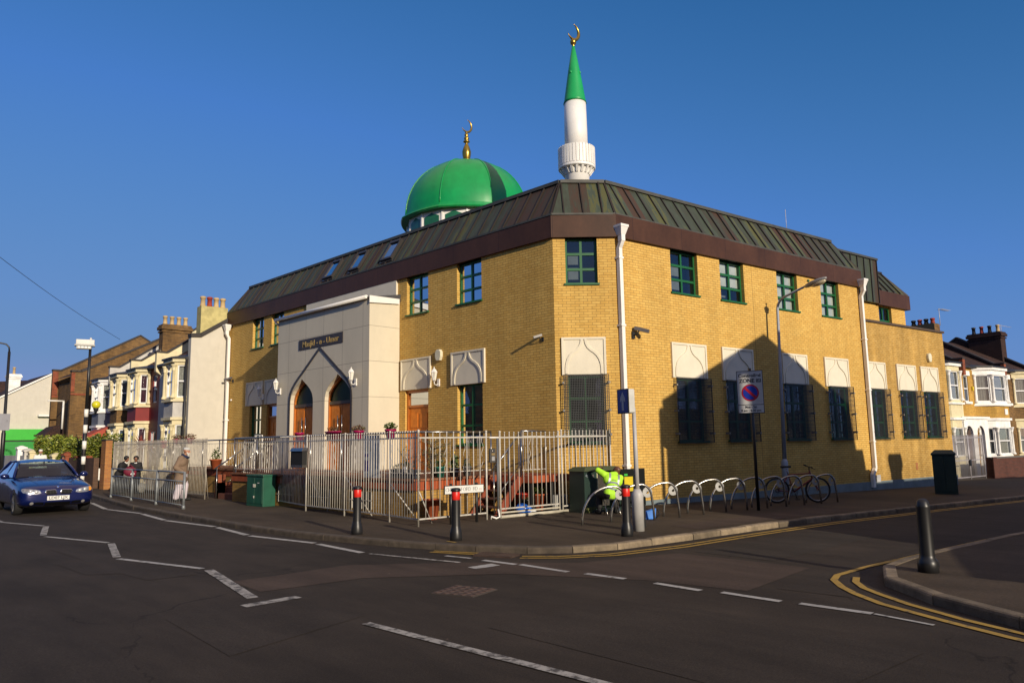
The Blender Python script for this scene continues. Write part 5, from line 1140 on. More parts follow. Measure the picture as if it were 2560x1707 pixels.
m = MB(); q = Vector((25.5, 6.62, 0)); m.hexa([F3(-.03, .03, 1.16), F3(.65, .03, 1.16), F3(.65, -.63, 1.16), F3(-.03, -.63, 1.16), F3(.08, -.1, 1.27), F3(.54, -.1, 1.27), F3(.54, -.5, 1.27), F3(.08, -.5, 1.27)]); m.out('roof', GREEND, cr_)
# toolbag beside the open cabinet
tb = thing('tool_bag', 'bright blue tool bag on the pavement behind the one way post', 'bag', (12.98, 8.98, .1)); bx = frame((12.98, 8.98, 0), (.8, -.6, 0), (-.6, -.8, 0))
m = MB(); m.hexa([bx(-.2, -.1, .1), bx(.16, -.1, .1), bx(.16, .1, .1), bx(-.2, .1, .1), bx(-.18, -.06, .22), bx(.2, -.06, .32), bx(.2, .06, .32), bx(-.18, .06, .22)]); m.out('body', pm('blue fabric', (.02, .16, .55), .6, var=.3), tb, bevel=.02)
m = MB(); m.tube([bx(.18, .05, .12), bx(.27, .05, .2), bx(.22, .05, .3)], .015, 6); m.out('strap', BLACKM, tb)
# guard rail at the kerb
gr = thing('guard_rail', 'grey pedestrian guard rail of four posts at the kerb in front of the old man', 'guard rail', (8.01, 20.26, .1))
GP = [(8.36, 27.22), (8.27, 25.0), (8.13, 22.53), (8.01, 20.26)]
for k, p in enumerate(GP): m = MB(); m.tube([(p[0], p[1], .05), (p[0], p[1], 1.07)], .034, 12); m.lathe([(.05, 0), (.045, .07), (.034, .1)], (p[0], p[1], .1), 10); m.out('post', GUARDG, gr)
for a, b in zip(GP, GP[1:]):
    m = MB(); A_ = Vector((*a, 0)); B_ = Vector((*b, 0))
    for z, r in ((1.06, .022), (.82, .02), (.2, .016)): m.tube([(a[0], a[1], z), (b[0], b[1], z)], r, 8)
    n = 13
    for j in range(1, n): c = A_.lerp(B_, j / n); m.tube([(c.x, c.y, .2), (c.x, c.y, .82)], .008, 5)
    m.out('bar_panel', GUARDG, gr)
# zebra crossing beacon lamp
bl = thing('belisha_beacon', 'black and white striped crossing post with a yellow globe and a box lantern on top', 'beacon', (9.1, 33.2, .1)); bx_, by_ = 9.1, 33.2
m = MB(); m.tube([(bx_, by_, .05), (bx_, by_, 3.3)], .075, 16); m.tube([(bx_, by_, 3.3), (bx_ + .0, by_, 5.9)], [.062, .05], 14); m.out('post', BLACK, bl)
for z0, z1 in ((3.01, 3.32), (2.37, 2.69), (1.73, 2.05), (1.13, 1.44), (.45, .8)): m = MB(); m.lathe([(.078, z0), (.078, z1)], (bx_, by_, 0), 18); m.out('white_band', WHITE, bl)
rv = Vector((.965, -.262, 0)); vv = Vector((bx_, by_, 0)).normalized(); rv = Vector((vv.y, -vv.x, 0))
Fb = frame((bx_, by_, 0), rv, -vv)
m = MB(); m.fbox(Fb, -.52, .14, -.17, .17, 5.92, 6.14); m.out('lantern_box', pm('lantern casing', (.62, .60, .55), .5, dirt=.4), bl, bevel=.03)
m = MB(); m.fbox(Fb, -.56, .16, -.19, .19, 5.88, 5.93); m.fbox(Fb, -.49, .03, -.15, .15, 5.76, 5.88); m.out('lantern_tray', pm('lantern tray', (.2, .21, .2), .4), bl)
m = MB()
for k in range(4): m.fbox(Fb, -.44 + k * .12, -.36 + k * .12, .15, .158, 5.79, 5.86)
m.out('lamp_cell', WHITE, bl); m = MB(); m.tube([Fb(0, 0, 5.8), Fb(.02, 0, 5.96)], .06, 8); m.ell(Fb(0, 0, 6.19), (.05, .05, .05), 8, 6); m.out('bracket', pm('lantern casing', (.6, .6, .55), .5), bl)
m = MB(); m.ell(Fb(.33, .12, 3.5), (.165, .165, .165), 20, 14); m.out('globe', pm('yellow globe', (.62, .58, .02), .25, var=.05, coat=.5), bl)
m = MB(); m.tube([Fb(.04, .0, 3.12), Fb(.2, .1, 3.12), Fb(.3, .12, 3.16)], .02, 6); m.lathe([(.03, -.36), (.05, -.3), (.1, -.17), (.1, -.13)], Fb(.33, .12, 3.5), 14); m.out('globe_arm', BLACK, bl)
# far lamp on the left
fl = thing('street_lamp', 'thin dark street lamp with a small bent arm at the left edge', 'street lamp', (9.48, 49.57, .1)); fx, fy = 9.48, 49.57
vv2 = Vector((fx, fy, 0)).normalized(); Ff = frame((fx, fy, 0), (vv2.y, -vv2.x, 0), -vv2)
m = MB(); m.tube([Ff(0, 0, 0), Ff(0, 0, 2.7), Ff(-.0, 0, 2.75), Ff(-.03, 0, 7.3)], [.11, .11, .085, .07], 12); m.tube([Ff(-.03, 0, 7.3), Ff(-.05, 0, 7.55), Ff(-.2, 0, 7.72), Ff(-.5, 0, 7.78), Ff(-1.2, 0, 7.8)], .045, 8); m.out('post', BLACK, fl)
m = MB(); m.ell(Ff(-1.5, 0, 7.78), (.35, .14, .08), 12, 8); m.out('lamp_head', GALV, fl)
m = MB(); m.fbox(Ff, .1, .12, -.3, .3, 3.4, 3.42); m.out('sign_clip', BLACK, fl)
# overhead wire
wr = thing('overhead_wire', 'thin black overhead wire crossing the sky on the left', 'wire', (6, 52, 9)); m = MB()
A_, B_ = Vector((1.4, 22.8, 8.66)), Vector((14.75, 48, 8.3)); pts = [A_.lerp(B_, k / 16) - Vector((0, 0, .25 * math.sin(math.pi * k / 16))) for k in range(17)]
m.tube(pts, .012, 4); m.out('cable', BLACK, wr)
# ------------------------------------------------------------------ houses
WFR = pm('white window frame', (.74, .74, .74), .4); CREAM = pm('cream masonry paint', (.66, .58, .36), .7, dirt=.3); GREYP = pm('pale grey render', (.50, .48, .44), .8, dirt=.35); REDP = pm('dark red paint', (.20, .016, .014), .6, var=.1)
BGREY = pm('blue grey paint', (.17, .185, .22), .8); DCAP = pm('dark capping', (.035, .03, .028), .75, dirt=.3); LEAD = pm('black lead', (.018, .018, .02), .5); CPOT = pm('buff chimney pot', (.50, .36, .18), .85, dirt=.5); RPOT = pm('red chimney pot', (.28, .035, .02), .8)
NETW = pm('net curtain white', (.42, .42, .38), .9, scale=25, var=.5); PURP = pm('purple curtain', (.10, .035, .06), .9); BLUEC = pm('blue curtain', (.09, .14, .22), .9)
WHM = pm('white masonry paint', (.80, .79, .76), .7, dirt=.2); YB2 = brickmat('yellow house brick', (.60, .36, .07), (.50, .28, .06), (.30, .19, .07), stain=.45)
BGLASS = glassmat('house window glass', (.8, .82, .82), .12)
def facet(F, a, b):
    """wall frame through two plan points given as (s,w) of frame F"""
    P = F(a[0], a[1], 0); Q = F(b[0], b[1], 0); L = (Q - P).length; u = (Q - P) / L; o = F(0, 1, 0) - F(0, 0, 0); n = Vector((u.y, -u.x, 0)); n = n if n.dot(o) > -1e-3 and (n.dot(o) > 0.01) else -n
    if abs(n.dot(o)) < .01: n = Vector((u.y, -u.x, 0))
    return frame(P, u, n), L
def housewin(F, a, b, c, d, parent, curtain=NETW, mull=0, zs=None, dep=.06):
    m = MB(); w0, w1 = -dep - .05, -dep + .02; t = .05
    m.fbox(F, a, a + t, w0, w1, c, d); m.fbox(F, b - t, b, w0, w1, c, d); m.fbox(F, a + t, b - t, w0, w1, c, c + t); m.fbox(F, a + t, b - t, w0, w1, d - t, d)
    for i in range(mull): x = a + (b - a) * (i + 1) / (mull + 1); m.fbox(F, x - .025, x + .025, w0 + .004, w1 - .004, c + t, d - t)
    z = zs if zs else c + (d - c) * .5; m.fbox(F, a + t, b - t, w0 + .002, w1 + .012, z - .03, z + .03)
    f = m.out('window', WFR, parent)
    m = MB(); m.quad(F(a, -dep - .02, c), F(b, -dep - .02, c), F(b, -dep - .02, d), F(a, -dep - .02, d)); m.out('pane', BGLASS, f, norm=False)
    m = MB(); n = 10
    for i in range(n):
        x0 = a + (b - a) * i / n; x1 = a + (b - a) * (i + 1) / n; k = .02 * (i % 2)
        m.quad(F(x0, -dep - .09 - k, c), F(x1, -dep - .09 - .02 + k, c), F(x1, -dep - .09 - .02 + k, d), F(x0, -dep - .09 - k, d))
    m.out('curtain', curtain, f, norm=False)
    return f
def column(F, s, w, z0, z1, parent, mat, r=.065):
    c = F(s, w, 0); m = MB(); h = z1 - z0
    m.lathe([(r * 1.7, z0), (r * 1.7, z0 + .06), (r * 1.25, z0 + .1), (r, z0 + .14), (r * .9, z1 - .26), (r * 1.1, z1 - .25), (r * 1.1, z1 - .23), (r, z1 - .22), (r * 1.7, z1 - .06), (r * 1.9, z1 - .05), (r * 1.9, z1)], c, 12); m.out('column', mat, parent)
def bay(F, j0, c0, c1, j1, dep, z, parent, mats, curtains=None, roofz=.25, zbase=-.3):
    """canted two storey bay. z: g0,g1 ground window; p0,p1 panel; f0,f1 first floor window; e eave top"""
    pts = [(j0, 0), (c0, dep), (c1, dep), (j1, 0)]; wallm, panelm, trim = mats
    cu = curtains or [NETW] * 6; k = 0
    for a, b in zip(pts, pts[1:]):
        G_, L = facet(F, a, b); e = .13
        holes = [(e, L - e, z['g0'], z['g1']), (e, L - e, z['f0'], z['f1'])]
        wall(G_, 0, L, zbase, z['p0'], holes[:1], .08, wallm, 'bay_wall', parent); wall(G_, 0, L, z['p0'], z['p1'], [], .08, panelm, 'bay_panel', parent); wall(G_, 0, L, z['p1'], z['e'], holes[1:], .08, wallm, 'bay_wall', parent)
        mu = 0
        housewin(G_, *holes[0], parent, cu[k], mu); housewin(G_, *holes[1], parent, cu[k + 3 if k + 3 < len(cu) else k], mu); k += 1
    for zz, h, o in ((z['p0'] - .05, .12, .09), (z['p1'] - .04, .09, .11), (z['e'] - .12, .14, .1)):
        m = MB(); P = [(j0 - o, 0), (c0 - o * .5, dep + o), (c1 + o * .5, dep + o), (j1 + o, 0)]
        m.pbox([tuple(F(p[0], p[1], 0)[:2]) for p in P], zz, zz + h); m.out('cornice', trim, parent)
    m = MB(); P = [(j0 - .16, 0), (c0 - .1, dep + .16), (c1 + .1, dep + .16), (j1 + .16, 0)]; Q = [(j0 + .15, -.1), ((c0 + c1) / 2 - .2, -.05), ((c0 + c1) / 2 + .2, -.05), (j1 - .15, -.1)]
    m.pbox([tuple(F(p[0], p[1], 0)[:2]) for p in P], z['e'] + .02, z['e'] + .09); m.pbox([tuple(F(p[0], p[1], 0)[:2]) for p in P], z['e'] + .09, z['e'] + roofz, [tuple(F(p[0], p[1], 0)[:2]) for p in Q]); m.out('bay_roof', LEAD, parent)
    for s_, w_ in pts[1:3] + [(j0 + .03, .03), (j1 - .03, .03)]:
        column(F, s_, w_ + .02, z['f0'] - .04, z['f1'] + .02, parent, trim); column(F, s_, w_ + .02, z['g0'] - .04, z['g1'] + .02, parent, trim)
def chimney(F, s0, s1, w0, w1, z0, z1, pots, parent, mat, cap=True, axis='w', potmats=None, ph=.42):
    m = MB(); m.fbox(F, s0, s1, w0, w1, z0, z1)
    if cap: m.fbox(F, s0 - .06, s1 + .06, w0 - .06, w1 + .06, z1 - .42, z1 - .34); m.fbox(F, s0 - .1, s1 + .1, w0 - .1, w1 + .1, z1 - .28, z1 - .12); m.fbox(F, s0 - .05, s1 + .05, w0 - .05, w1 + .05, z1 - .12, z1 - .02)
    ch_ = m.out('chimney', mat, parent)
    for k in range(pots):
        t = (k + .5) / pots; c = F((s0 + s1) / 2, w0 + (w1 - w0) * t, z1) if axis == 'w' else F(s0 + (s1 - s0) * t, (w0 + w1) / 2, z1)
        m = MB(); m.lathe([(.12, -.02), (.115, .08), (.1, .12), (.095, ph - .1), (.12, ph - .09), (.125, ph - .03), (.1, ph), (.07, ph), (.07, ph - .1)], c, 12); m.out('chimney_pot', (potmats or [CPOT])[k % len(potmats or [CPOT])], ch_)
    return ch_
dT = Vector((math.sin(R(3)), math.cos(R(3)), 0)); nT = Vector((-dT.y, dT.x, 0)); FT = frame((12.42, 31.28, 0), dT, nT)
def terrace(F, s0, s1, zw, parent, wallmat, roofmat, ridge_w=-3.7, slope=.65, holes=(), zbase=-.3, w0=0):
    wall(F, s0, s1, zbase, zw, list(holes), .1, wallmat, 'wall', parent)
    zr = zw + slope * (-ridge_w)
    m = MB(); m.quad(F(s0, .12, zw - .05), F(s1, .12, zw - .05), F(s1, ridge_w, zr), F(s0, ridge_w, zr)); m.quad(F(s0, ridge_w, zr), F(s1, ridge_w, zr), F(s1, 2 * ridge_w, zw), F(s0, 2 * ridge_w, zw)); m.out('roof', roofmat, parent, norm=False)
    m = MB(); m.fbox(F, s0, s1, .08, .2, zw - .1, zw); m.out('gutter', LEAD, parent)
    return zr
def party(F, s, zw, parent, mat, up=.42, ridge_w=-3.7, slope=.65, th=.12, kn=None):
    zr = zw + slope * (-ridge_w) + up; z0 = zw + up - .05; m = MB(); G_ = lambda a, b, c: F(s + b, a, c)
    m.plate(G_, [(.22, zw - .3), (.22, z0), (-.25, z0), (ridge_w, zr), (2 * ridge_w, zw), (2 * ridge_w, zw - .6), (-.2, zw - .6)], -th, th); pw_ = m.out('party_wall', mat, parent)
    m = MB()
    for a, b in (((.26, z0), (-.25, z0)), ((-.25, z0), (ridge_w, zr)), ((ridge_w, zr), (2 * ridge_w, zw))): m.bar(F(s, a[0], a[1] + .04), F(s, b[0], b[1] + .04), 2 * th + .08, .08)
    m.out('coping', DCAP, parent)
    if kn: m = MB(); m.fbox(F, s - th - .01, s + th + .01, .06, .24, zw - .5, z0 - .01); m.out('kneeler', kn, parent)
ZL = dict(g0=.85, g1=2.68, p0=2.92, p1=3.68, f0=3.82, f1=5.18, e=5.42)
lab = ['cream and pale grey terraced house with tall white rendered end wall beside the mosque', 'terraced house with a dark red painted front, second from the mosque', 'terraced house with cream bay and brown brick band, third from the mosque', 'white and grey terraced house with a red tiled porch, beside the old brick gables']
H_ = [thing('terraced_house', lab[k], 'house', tuple(FT(s, 0, .1)), group='terraced houses left of the mosque') for k, s in enumerate((0, 4, 8, 11.9))]
wm = [GREYP, REDP, OB, BGREY]
for k, (s0, s1) in enumerate(((0, 4), (4, 8), (8, 11.9), (11.9, 16))):
    hs = {0: [(2.75, 3.5, 3.82, 5.1), (2.7, 3.55, .6, 2.5)], 1: [(4.35, 4.95, 3.82, 5.1), (4.3, 5.05, .6, 2.5)], 2: [(10.9, 11.5, 3.82, 5.1)], 3: []}[k]
    terrace(FT, s0, s1, 5.5, H_[k], wm[k], TILER if k < 3 else pm('brown hipped tiles', (.10, .06, .045), .9, dirt=.5), holes=hs)
    for j, h in enumerate(hs): housewin(FT, *h, H_[k], NETW if k else NETW)
bays = [(.12, .42, 1.55, 1.95), (5.35, 5.62, 6.95, 7.3), (8.5, 8.8, 10.0, 10.4), (11.98, 12.35, 13.7, 14.2)]
for k, b in enumerate(bays):
    zz = dict(ZL)
    mats = [(CREAM, GREYP, CREAM), (CREAM, REDP, CREAM), (CREAM, OB, CREAM), (WHM, BGREY, WHM)][k]
    bay(FT, *b, .52, zz, H_[k], mats, curtains=[[NETW] * 6, [PURP] * 6, [BLUEC] * 6, [NETW] * 6][k])
for k, s in enumerate((4.0, 8.0, 11.9)): party(FT, s, 5.5, H_[k + 1], CREAM if k < 2 else GREYP, up=.62)
# end wall
m = MB(); GE = lambda a, b, c: FT(b, a, c); E_ = [(.1, -.2), (.1, 6.33), (-.3, 6.36), (-4.0, 8.85), (-7.5, 6.6), (-7.5, -.2)]
m.plate(GE, E_, -.22, .1); m.out('end_wall', RENDER_W, H_[0])
m = MB()
for a, b in zip(E_[1:4], E_[2:5]): m.bar(FT(-.08, a[0] + .03, a[1] + .07), FT(-.08, b[0], b[1] + .07), .42, .16)
m.out('coping', DCAP, H_[0])
chimney(FT, -.15, .35, -1.42, -.28, 6.2, 7.72, 4, H_[0], pm('mottled yellow render', (.46, .40, .17), .85, dirt=.6, var=.3), cap=False, potmats=[CPOT, CPOT, RPOT, CPOT], ph=.45)
m = MB(); m.tube([FT(.02, .2, .1), FT(.02, .16, 5.4)], .05, 8); m.out('drainpipe', LEAD, H_[0])
chimney(FT, 7.7, 8.3, -2.5, -1.15, 6.3, 8.05, 4, H_[2], OB, potmats=[CPOT], ph=.46)
# porch of the fourth house, and little hoods over doors
m = MB(); m.fbox(FT, 11.2, 13.0, .6, 1.5, -.2, 2.2); po = m.out('porch', WHM, H_[3]); m = MB(); m.hexa([FT(11.05, .0, 2.2), FT(13.1, .0, 2.2), FT(13.1, 1.65, 2.2), FT(11.05, 1.65, 2.2), FT(11.05, -.0, 3.0), FT(13.1, -.0, 3.0), FT(13.1, .05, 3.0), FT(11.05, .05, 3.0)]); m.out('porch_roof', pm('red tile roof', (.36, .06, .035), .8, var=.3), po)
FPo, Lp = facet(FT, (11.2, .65), (11.2, 1.45)); m = MB(); m.fbox(FT, 11.17, 11.2, .72, 1.42, .9, 2.0); m.out('window', GLASSD, po)
m = MB(); m.fbox(FT, 11.15, 11.18, .68, 1.46, 1.42, 1.48); m.out('window_bar', WFR, po)
# spiky red cordyline in front of the second house
cy = thing('cordyline', 'dark red spiky palm like plant behind the left fence, before the red house', 'plant', (11.15, 32.9, .1)); m = MB(); m.tube([(11.15, 32.9, .1), (11.15, 32.9, 1.75)], .06, 7); m.out('trunk', BARK, cy); m = MB(); rn2 = random.Random(3)
for k in range(60):
    a = rn2.uniform(0, 6.283); e = rn2.uniform(-.5, 1.4); l_ = rn2.uniform(.5, .8); d = Vector((math.cos(a) * math.cos(e), math.sin(a) * math.cos(e), math.sin(e))); s_ = d.cross(Vector((0, 0, 1))).normalized() * .022; c = Vector((11.15, 32.9, 1.78)); mid = c + d * l_ * .55; tip_ = c + d * l_ - Vector((0, 0, .12))
    m.add([c - s_, mid - s_, tip_, mid + s_, c + s_], [[0, 1, 3, 4], [1, 2, 3]])
m.out('foliage', pm('dark red leaf', (.20, .04, .03), .5, var=.3), cy)
# brown brick gabled buildings
def gable_house(name, label, y, x0, x1, z_left, slope, depth, ridge_x, mat, group=None, inset=1.2):
    o = thing(name, label, 'building', (x0, y, .1), group=group); G_ = lambda a, b, c: Vector((a, y - b, c)); zr = z_left + slope * (ridge_x - x0 - .5); xe = ridge_x + (zr - z_left) / slope
    P = [(x0, -.2), (x0, z_left), (x0 + .5, z_left), (ridge_x, zr), (xe, z_left), (xe, -.2)]
    m = MB(); m.plate(G_, P, -.28, 0); m.out('gable_wall', mat, o)
    m = MB(); m.box(x0 + inset, xe - .1, y + .28, y + depth, -.2, z_left - .2); m.out('wall', mat, o)
    m = MB()
    for a, b in zip(P[1:4], P[2:5]): m.bar((a[0] - .02, y + .14, a[1] + .05), (b[0], y + .14, b[1] + .05), .40, .1)
    m.out('coping', DCAP, o)
    m = MB(); m.quad((x0 + inset - .3, y + .28, z_left - .3 + (inset - .3) * slope * .8), (x0 + inset - .3, y + depth, z_left - .3 + (inset - .3) * slope * .8), (ridge_x, y + depth, zr - .3), (ridge_x, y + .28, zr - .3)); m.quad((ridge_x, y + .28, zr - .3), (ridge_x, y + depth, zr - .3), (xe, y + depth, z_left - .3), (xe, y + .28, z_left - .3)); m.out('roof', TILEB, o, norm=False)
    return o
g1_ = gable_house('brick_building', 'nearer of the two old brown brick gables behind the striped beacon post', 47.5, 12.15, 19, 6.15, .535, 7.5, 18.3, OB)
g2_ = gable_house('brick_building', 'farther old brown brick gable rising against the sky', 55.5, 13.1, 20, 6.9, .58, 6, 18.4, OB, inset=2.6)
m = MB(); m.box(12.13, 12.32, 47.46, 47.5, 5.0, 6.1); m.box(12.13, 12.9, 47.44, 47.5, 4.82, 4.92); m.out('brick_quoin', RB, g1_)
m = MB(); m.box(13.08, 13.4, 55.44, 55.5, 5.3, 6.85); m.box(13.08, 14.6, 55.44, 55.5, 5.15, 5.27); m.out('brick_quoin', RB, g2_)
m = MB(); m.tube([(12.95, 52, 4.7), (12.95, 52, 3.0)], .06, 6); m.tube([(12.1, 52, 4.72), (12.98, 52, 4.72)], .05, 6); m.out('drainpipe', WHITE, g2_)
m = MB(); m.box(12.4, 13.9, 53.0, 55.4, .1, 2.6); lt = m.out('lean_to', CREAM, g2_); m = MB(); m.hexa([Vector(v) for v in [(12.2, 52.8, 2.6), (14.1, 52.8, 2.6), (14.1, 55.4, 2.6), (12.2, 55.4, 2.6), (12.9, 53.6, 3.2), (13.9, 53.6, 3.4), (13.9, 55.4, 3.4), (12.9, 55.4, 3.2)]]); m.out('lean_to_roof', TILEB, lt); m = MB(); m.box(13.3, 13.8, 52.96, 53.0, 1.5, 2.4); m.out('window', GLASSD, lt)
# far white shop with the green shutter
ws = thing('corner_shop', 'far white rendered shop with a bright green shutter and fascia', 'shop', (14, 70, .1)); G_ = lambda a, b, c: Vector((a, 70 - b, c))
m = MB(); m.plate(G_, [(10.5, -.2), (10.5, 4.45), (16.6, 8.05), (20, 6.0), (20, -.2)], -.3, 0); m.out('gable_wall', RENDER_W, ws)
m = MB(); m.box(10.7, 19.9, 70.3, 78, -.2, 4.4); m.out('wall', RENDER_W, ws); m = MB(); m.quad((10.3, 70, 4.42), (16.6, 70, 8.12), (16.6, 78, 8.12), (10.3, 78, 4.42)); m.out('roof', TILEB, ws, norm=False)
m = MB(); m.bar((10.4, 69.95, 4.42), (16.6, 69.95, 8.08), .22, .12); m.out('barge_board', WHITE, ws)
m = MB(); m.box(13.3, 16.55, 69.5, 70, 2.55, 3.42); m.out('fascia', pm('bright green fascia', (.03, .42, .03), .45, var=.08), ws)
m = MB(); m.box(13.3, 16.5, 69.7, 70, .1, 2.5)
for k in range(20): m.box(13.3, 16.5, 69.67, 69.7, .2 + k * .115, .26 + k * .115)
m.out('shutter', pm('green roller shutter', (.015, .27, .035), .5, var=.1), ws); m = MB(); m.box(13.28, 16.5, 69.6, 69.7, 2.46, 2.55); m.out('shutter_box', LEAD, ws)
chimney(frame((0, 0, 0), (1, 0, 0), (0, -1, 0)), 13.9, 14.75, -73.2, -72.4, 5.8, 8.05, 1, ws, WHM, potmats=[CPOT], ph=.6)
m = MB(); m.box(15.6, 16.5, 69.55, 70, 4.45, 4.6); m.tube([(16.5, 69.9, 5.0), (16.5, 69.9, 8.0)], .07, 6); m.out('drainpipe', WHITE, ws)
bh = thing('brick_house', 'far brown brick house with a dark roof at the left edge, above the white shop', 'house', (13, 88, .1)); m = MB(); m.box(10, 16.5, 88, 96, -.2, 6.6); m.out('wall', OB, bh); m = MB(); m.hexa([Vector(v) for v in [(9.8, 87.8, 6.6), (18, 87.8, 6.6), (18, 96, 6.6), (9.8, 96, 6.6), (9.9, 91, 8.2), (19.5, 91, 9.1), (19.5, 92, 9.1), (9.9, 92, 8.2)]]); m.out('roof', TILEB, bh)
chimney(frame((0, 0, 0), (1, 0, 0), (0, -1, 0)), 15.2, 16.2, -91, -90, 7.4, 9.0, 3, bh, OB, axis='s')
# garden walls, piers and hedge on the left
gw = thing('garden_wall', 'low brown brick garden wall under the hedge beside the striped beacon', 'wall', (9.9, 34.6, .1)); m = MB(); m.box(9.8, 10.0, 34.3, 37.9, .05, 1.36); m.out('wall', BRH, gw); m = MB(); m.box(9.76, 10.04, 35.2, 35.6, 1.36, 1.44); m.box(9.76, 10.04, 36.6, 37.0, 1.36, 1.44); m.out('capping', RB, gw)
bp_ = thing('brick_pier', 'orange brick pier at the far end of the close barred railing', 'pier', (9.95, 33.2, .1)); m = MB(); m.box(9.82, 10.07, 32.95, 33.5, .05, 2.06); m.out('pier', brickmat('orange pier brick', (.46, .20, .06), (.34, .13, .05), (.3, .2, .1), stain=.4), bp_); m = MB(); m.box(9.80, 10.09, 32.93, 33.52, 2.06, 2.11); m.out('cap', DCAP, bp_)
for (y, h, mt, lab_) in ((38.6, 1.55, RB, 'red brick gate pier behind the car, left of the striped beacon'), (40.6, 1.5, CREAM, 'cream painted gate pier behind the blue car roof'), (47.5, 1.9, WHM, 'broad white gate pier in front of the green shutter'), (46.0, 1.75, GREYP, 'pale grey gate pier in front of the green shutter'), (44.9, 1.68, CREAM, 'small cream gate pier at the left end of the hedge')):
    o = thing('gate_pier', lab_, 'pier', (9.95, y, .1)); m = MB(); m.box(9.75, 10.15, y - .2, y + .2, .05, h - .1); m.out('pier', mt, o); m = MB(); m.box(9.7, 10.2, y - .25, y + .25, h - .1, h - .02); m.hexa([Vector(v) for v in [(9.7, y - .25, h - .02), (10.2, y - .25, h - .02), (10.2, y + .25, h - .02), (9.7, y + .25, h - .02), (9.9, y - .05, h + .08), (10, y - .05, h + .08), (10, y + .05, h + .08), (9.9, y + .05, h + .08)]]); m.out('cap', mt, o)
g3 = thing('garden_wall', 'pale grey garden wall between the gate piers at the left edge', 'wall', (9.95, 48.5, .1)); m = MB(); m.box(9.85, 10.05, 45.2, 47.2, .05, 1.45); m.box(9.85, 10.05, 47.8, 53, .05, 1.45); m.out('wall', GREYP, g3)
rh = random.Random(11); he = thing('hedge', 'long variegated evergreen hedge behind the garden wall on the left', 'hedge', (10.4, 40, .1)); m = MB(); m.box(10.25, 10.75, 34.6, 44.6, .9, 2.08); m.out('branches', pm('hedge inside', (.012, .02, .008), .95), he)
m = MB()
for _ in range(20000):
    y = rh.uniform(34.4, 45.0); top = 2.2 + .12 * math.sin(y * 1.3) + .08 * math.sin(y * 3.1 + 1) + (.1 if y > 40 else 0); x = 10.45 + rh.uniform(-.42, .42); z = rh.uniform(1.25, top)
    if rh.random() < .75: x = 10.05 + rh.gauss(0, .06) + .1 * math.sin(z * 5 + y * 2)
    if y < 34.8 or y > 44.6: x = rh.uniform(9.95, 10.9)
    leaves(m, (x, y, z), (.02, .02, .02), 1, .12, rh, .5)
m.out('foliage', leafmat('hedge leaves', (.05, .10, .012), (.34, .36, .045), 1.0), he)
# ---------------- houses on the right
F2 = frame(PB - nB * 3.5, dB, nB); ZR = dict(g0=.72, g1=2.08, p0=2.5, p1=3.24, f0=3.42, f1=4.82, e=5.18)
lab = ['cream painted terraced house with white trim next to the brick end of the mosque', 'yellow brick terraced house with white painted bay window on the right', 'dark brick terraced house with a cream bay at the right edge']
HR = [thing('terraced_house', lab[k], 'house', tuple(F2(s, 0, -.3)), group='terraced houses right of the mosque') for k, s in enumerate((22, 26.75, 31.75))]
wmr = [CREAM, YB2, OB]
for k, (s0, s1) in enumerate(((21.8, 26.72), (26.72, 31.75), (31.75, 36.7))):
    hs = {0: [], 1: [(27.0, 27.55, 3.42, 4.75)], 2: [(32.1, 32.6, 3.42, 4.75)]}[k]
    terrace(F2, s0, s1, 5.25, HR[k], wmr[k], TILEB, holes=hs, zbase=-.6, ridge_w=-4.1, slope=.55)
    for h in hs: housewin(F2, *h, HR[k]); m = MB(); m.fbox(F2, h[0] - .12, h[1] + .12, 0, .07, h[3], h[3] + .25); m.fbox(F2, h[0] - .1, h[1] + .1, 0, .09, h[2] - .12, h[2]); m.out('lintel', WHM, HR[k])
bay(F2, 23.6, 24.0, 25.2, 25.75, .6, ZR, HR[0], (CREAM, CREAM, WHM), zbase=-.6)
bay(F2, 28.15, 28.85, 30.6, 31.2, .62, ZR, HR[1], (WHM, YB2, WHM), zbase=-.6, roofz=.2)
bay(F2, 33.1, 33.8, 35.5, 36.1, .62, ZR, HR[2], (CREAM, OB, CREAM), zbase=-.6, roofz=.2)
m = MB(); m.fbox(F2, 30.0, 30.35, .62, .66, 2.75, 3.05); m.out('plaque', WHM, HR[1]); m = MB(); m.fbox(F2, 27.85, 28.0, 0, .08, 4.0, 4.2); m.out('alarm_box', pm('yellow alarm box', (.6, .45, .02), .5), HR[1])
for k, s in enumerate((26.72, 31.75, 36.7)): party(F2, s, 5.25, HR[min(k + 1, 2)], TILEB if k else OB, up=.35, ridge_w=-4.1, slope=.55, kn=RB)
chimney(F2, 26.4, 27.0, -2.2, -.9, 5.4, 7.55, 4, HR[1], pm('grey olive render', (.085, .075, .045), .9, dirt=.4), cap=False, potmats=[BLACKM, RPOT], ph=.3)
m = MB(); m.fbox(F2, 26.4, 27.0, -.898, -.86, 5.4, 7.5); m.out('chimney_lit_edge', OB, HR[1])  # lighter facing on the sun side, its lit look put into the colour
chimney(F2, 36.3, 37.0, -3.3, -1.5, 6.0, 7.95, 4, HR[2], brickmat('sooty brick', (.06, .03, .022), (.04, .022, .018), (.03, .02, .018)), potmats=[BLACK, RPOT, BLACK, CPOT], ph=.45)
m = MB(); q = F2(26.7, -.7, 7.4); m.tube([q, q + Vector((0, 0, .9))], .015, 5); m.tube([q + Vector((0, 0, .9)), q + dB * 1.1 + Vector((0, 0, .86))], .01, 4)
for k in range(7): p = q + dB * (.15 + .14 * k) + Vector((0, 0, .88)); m.tube([p - nB * .16, p + nB * .16], .007, 4)
m.out('aerial', GALV, HR[1])
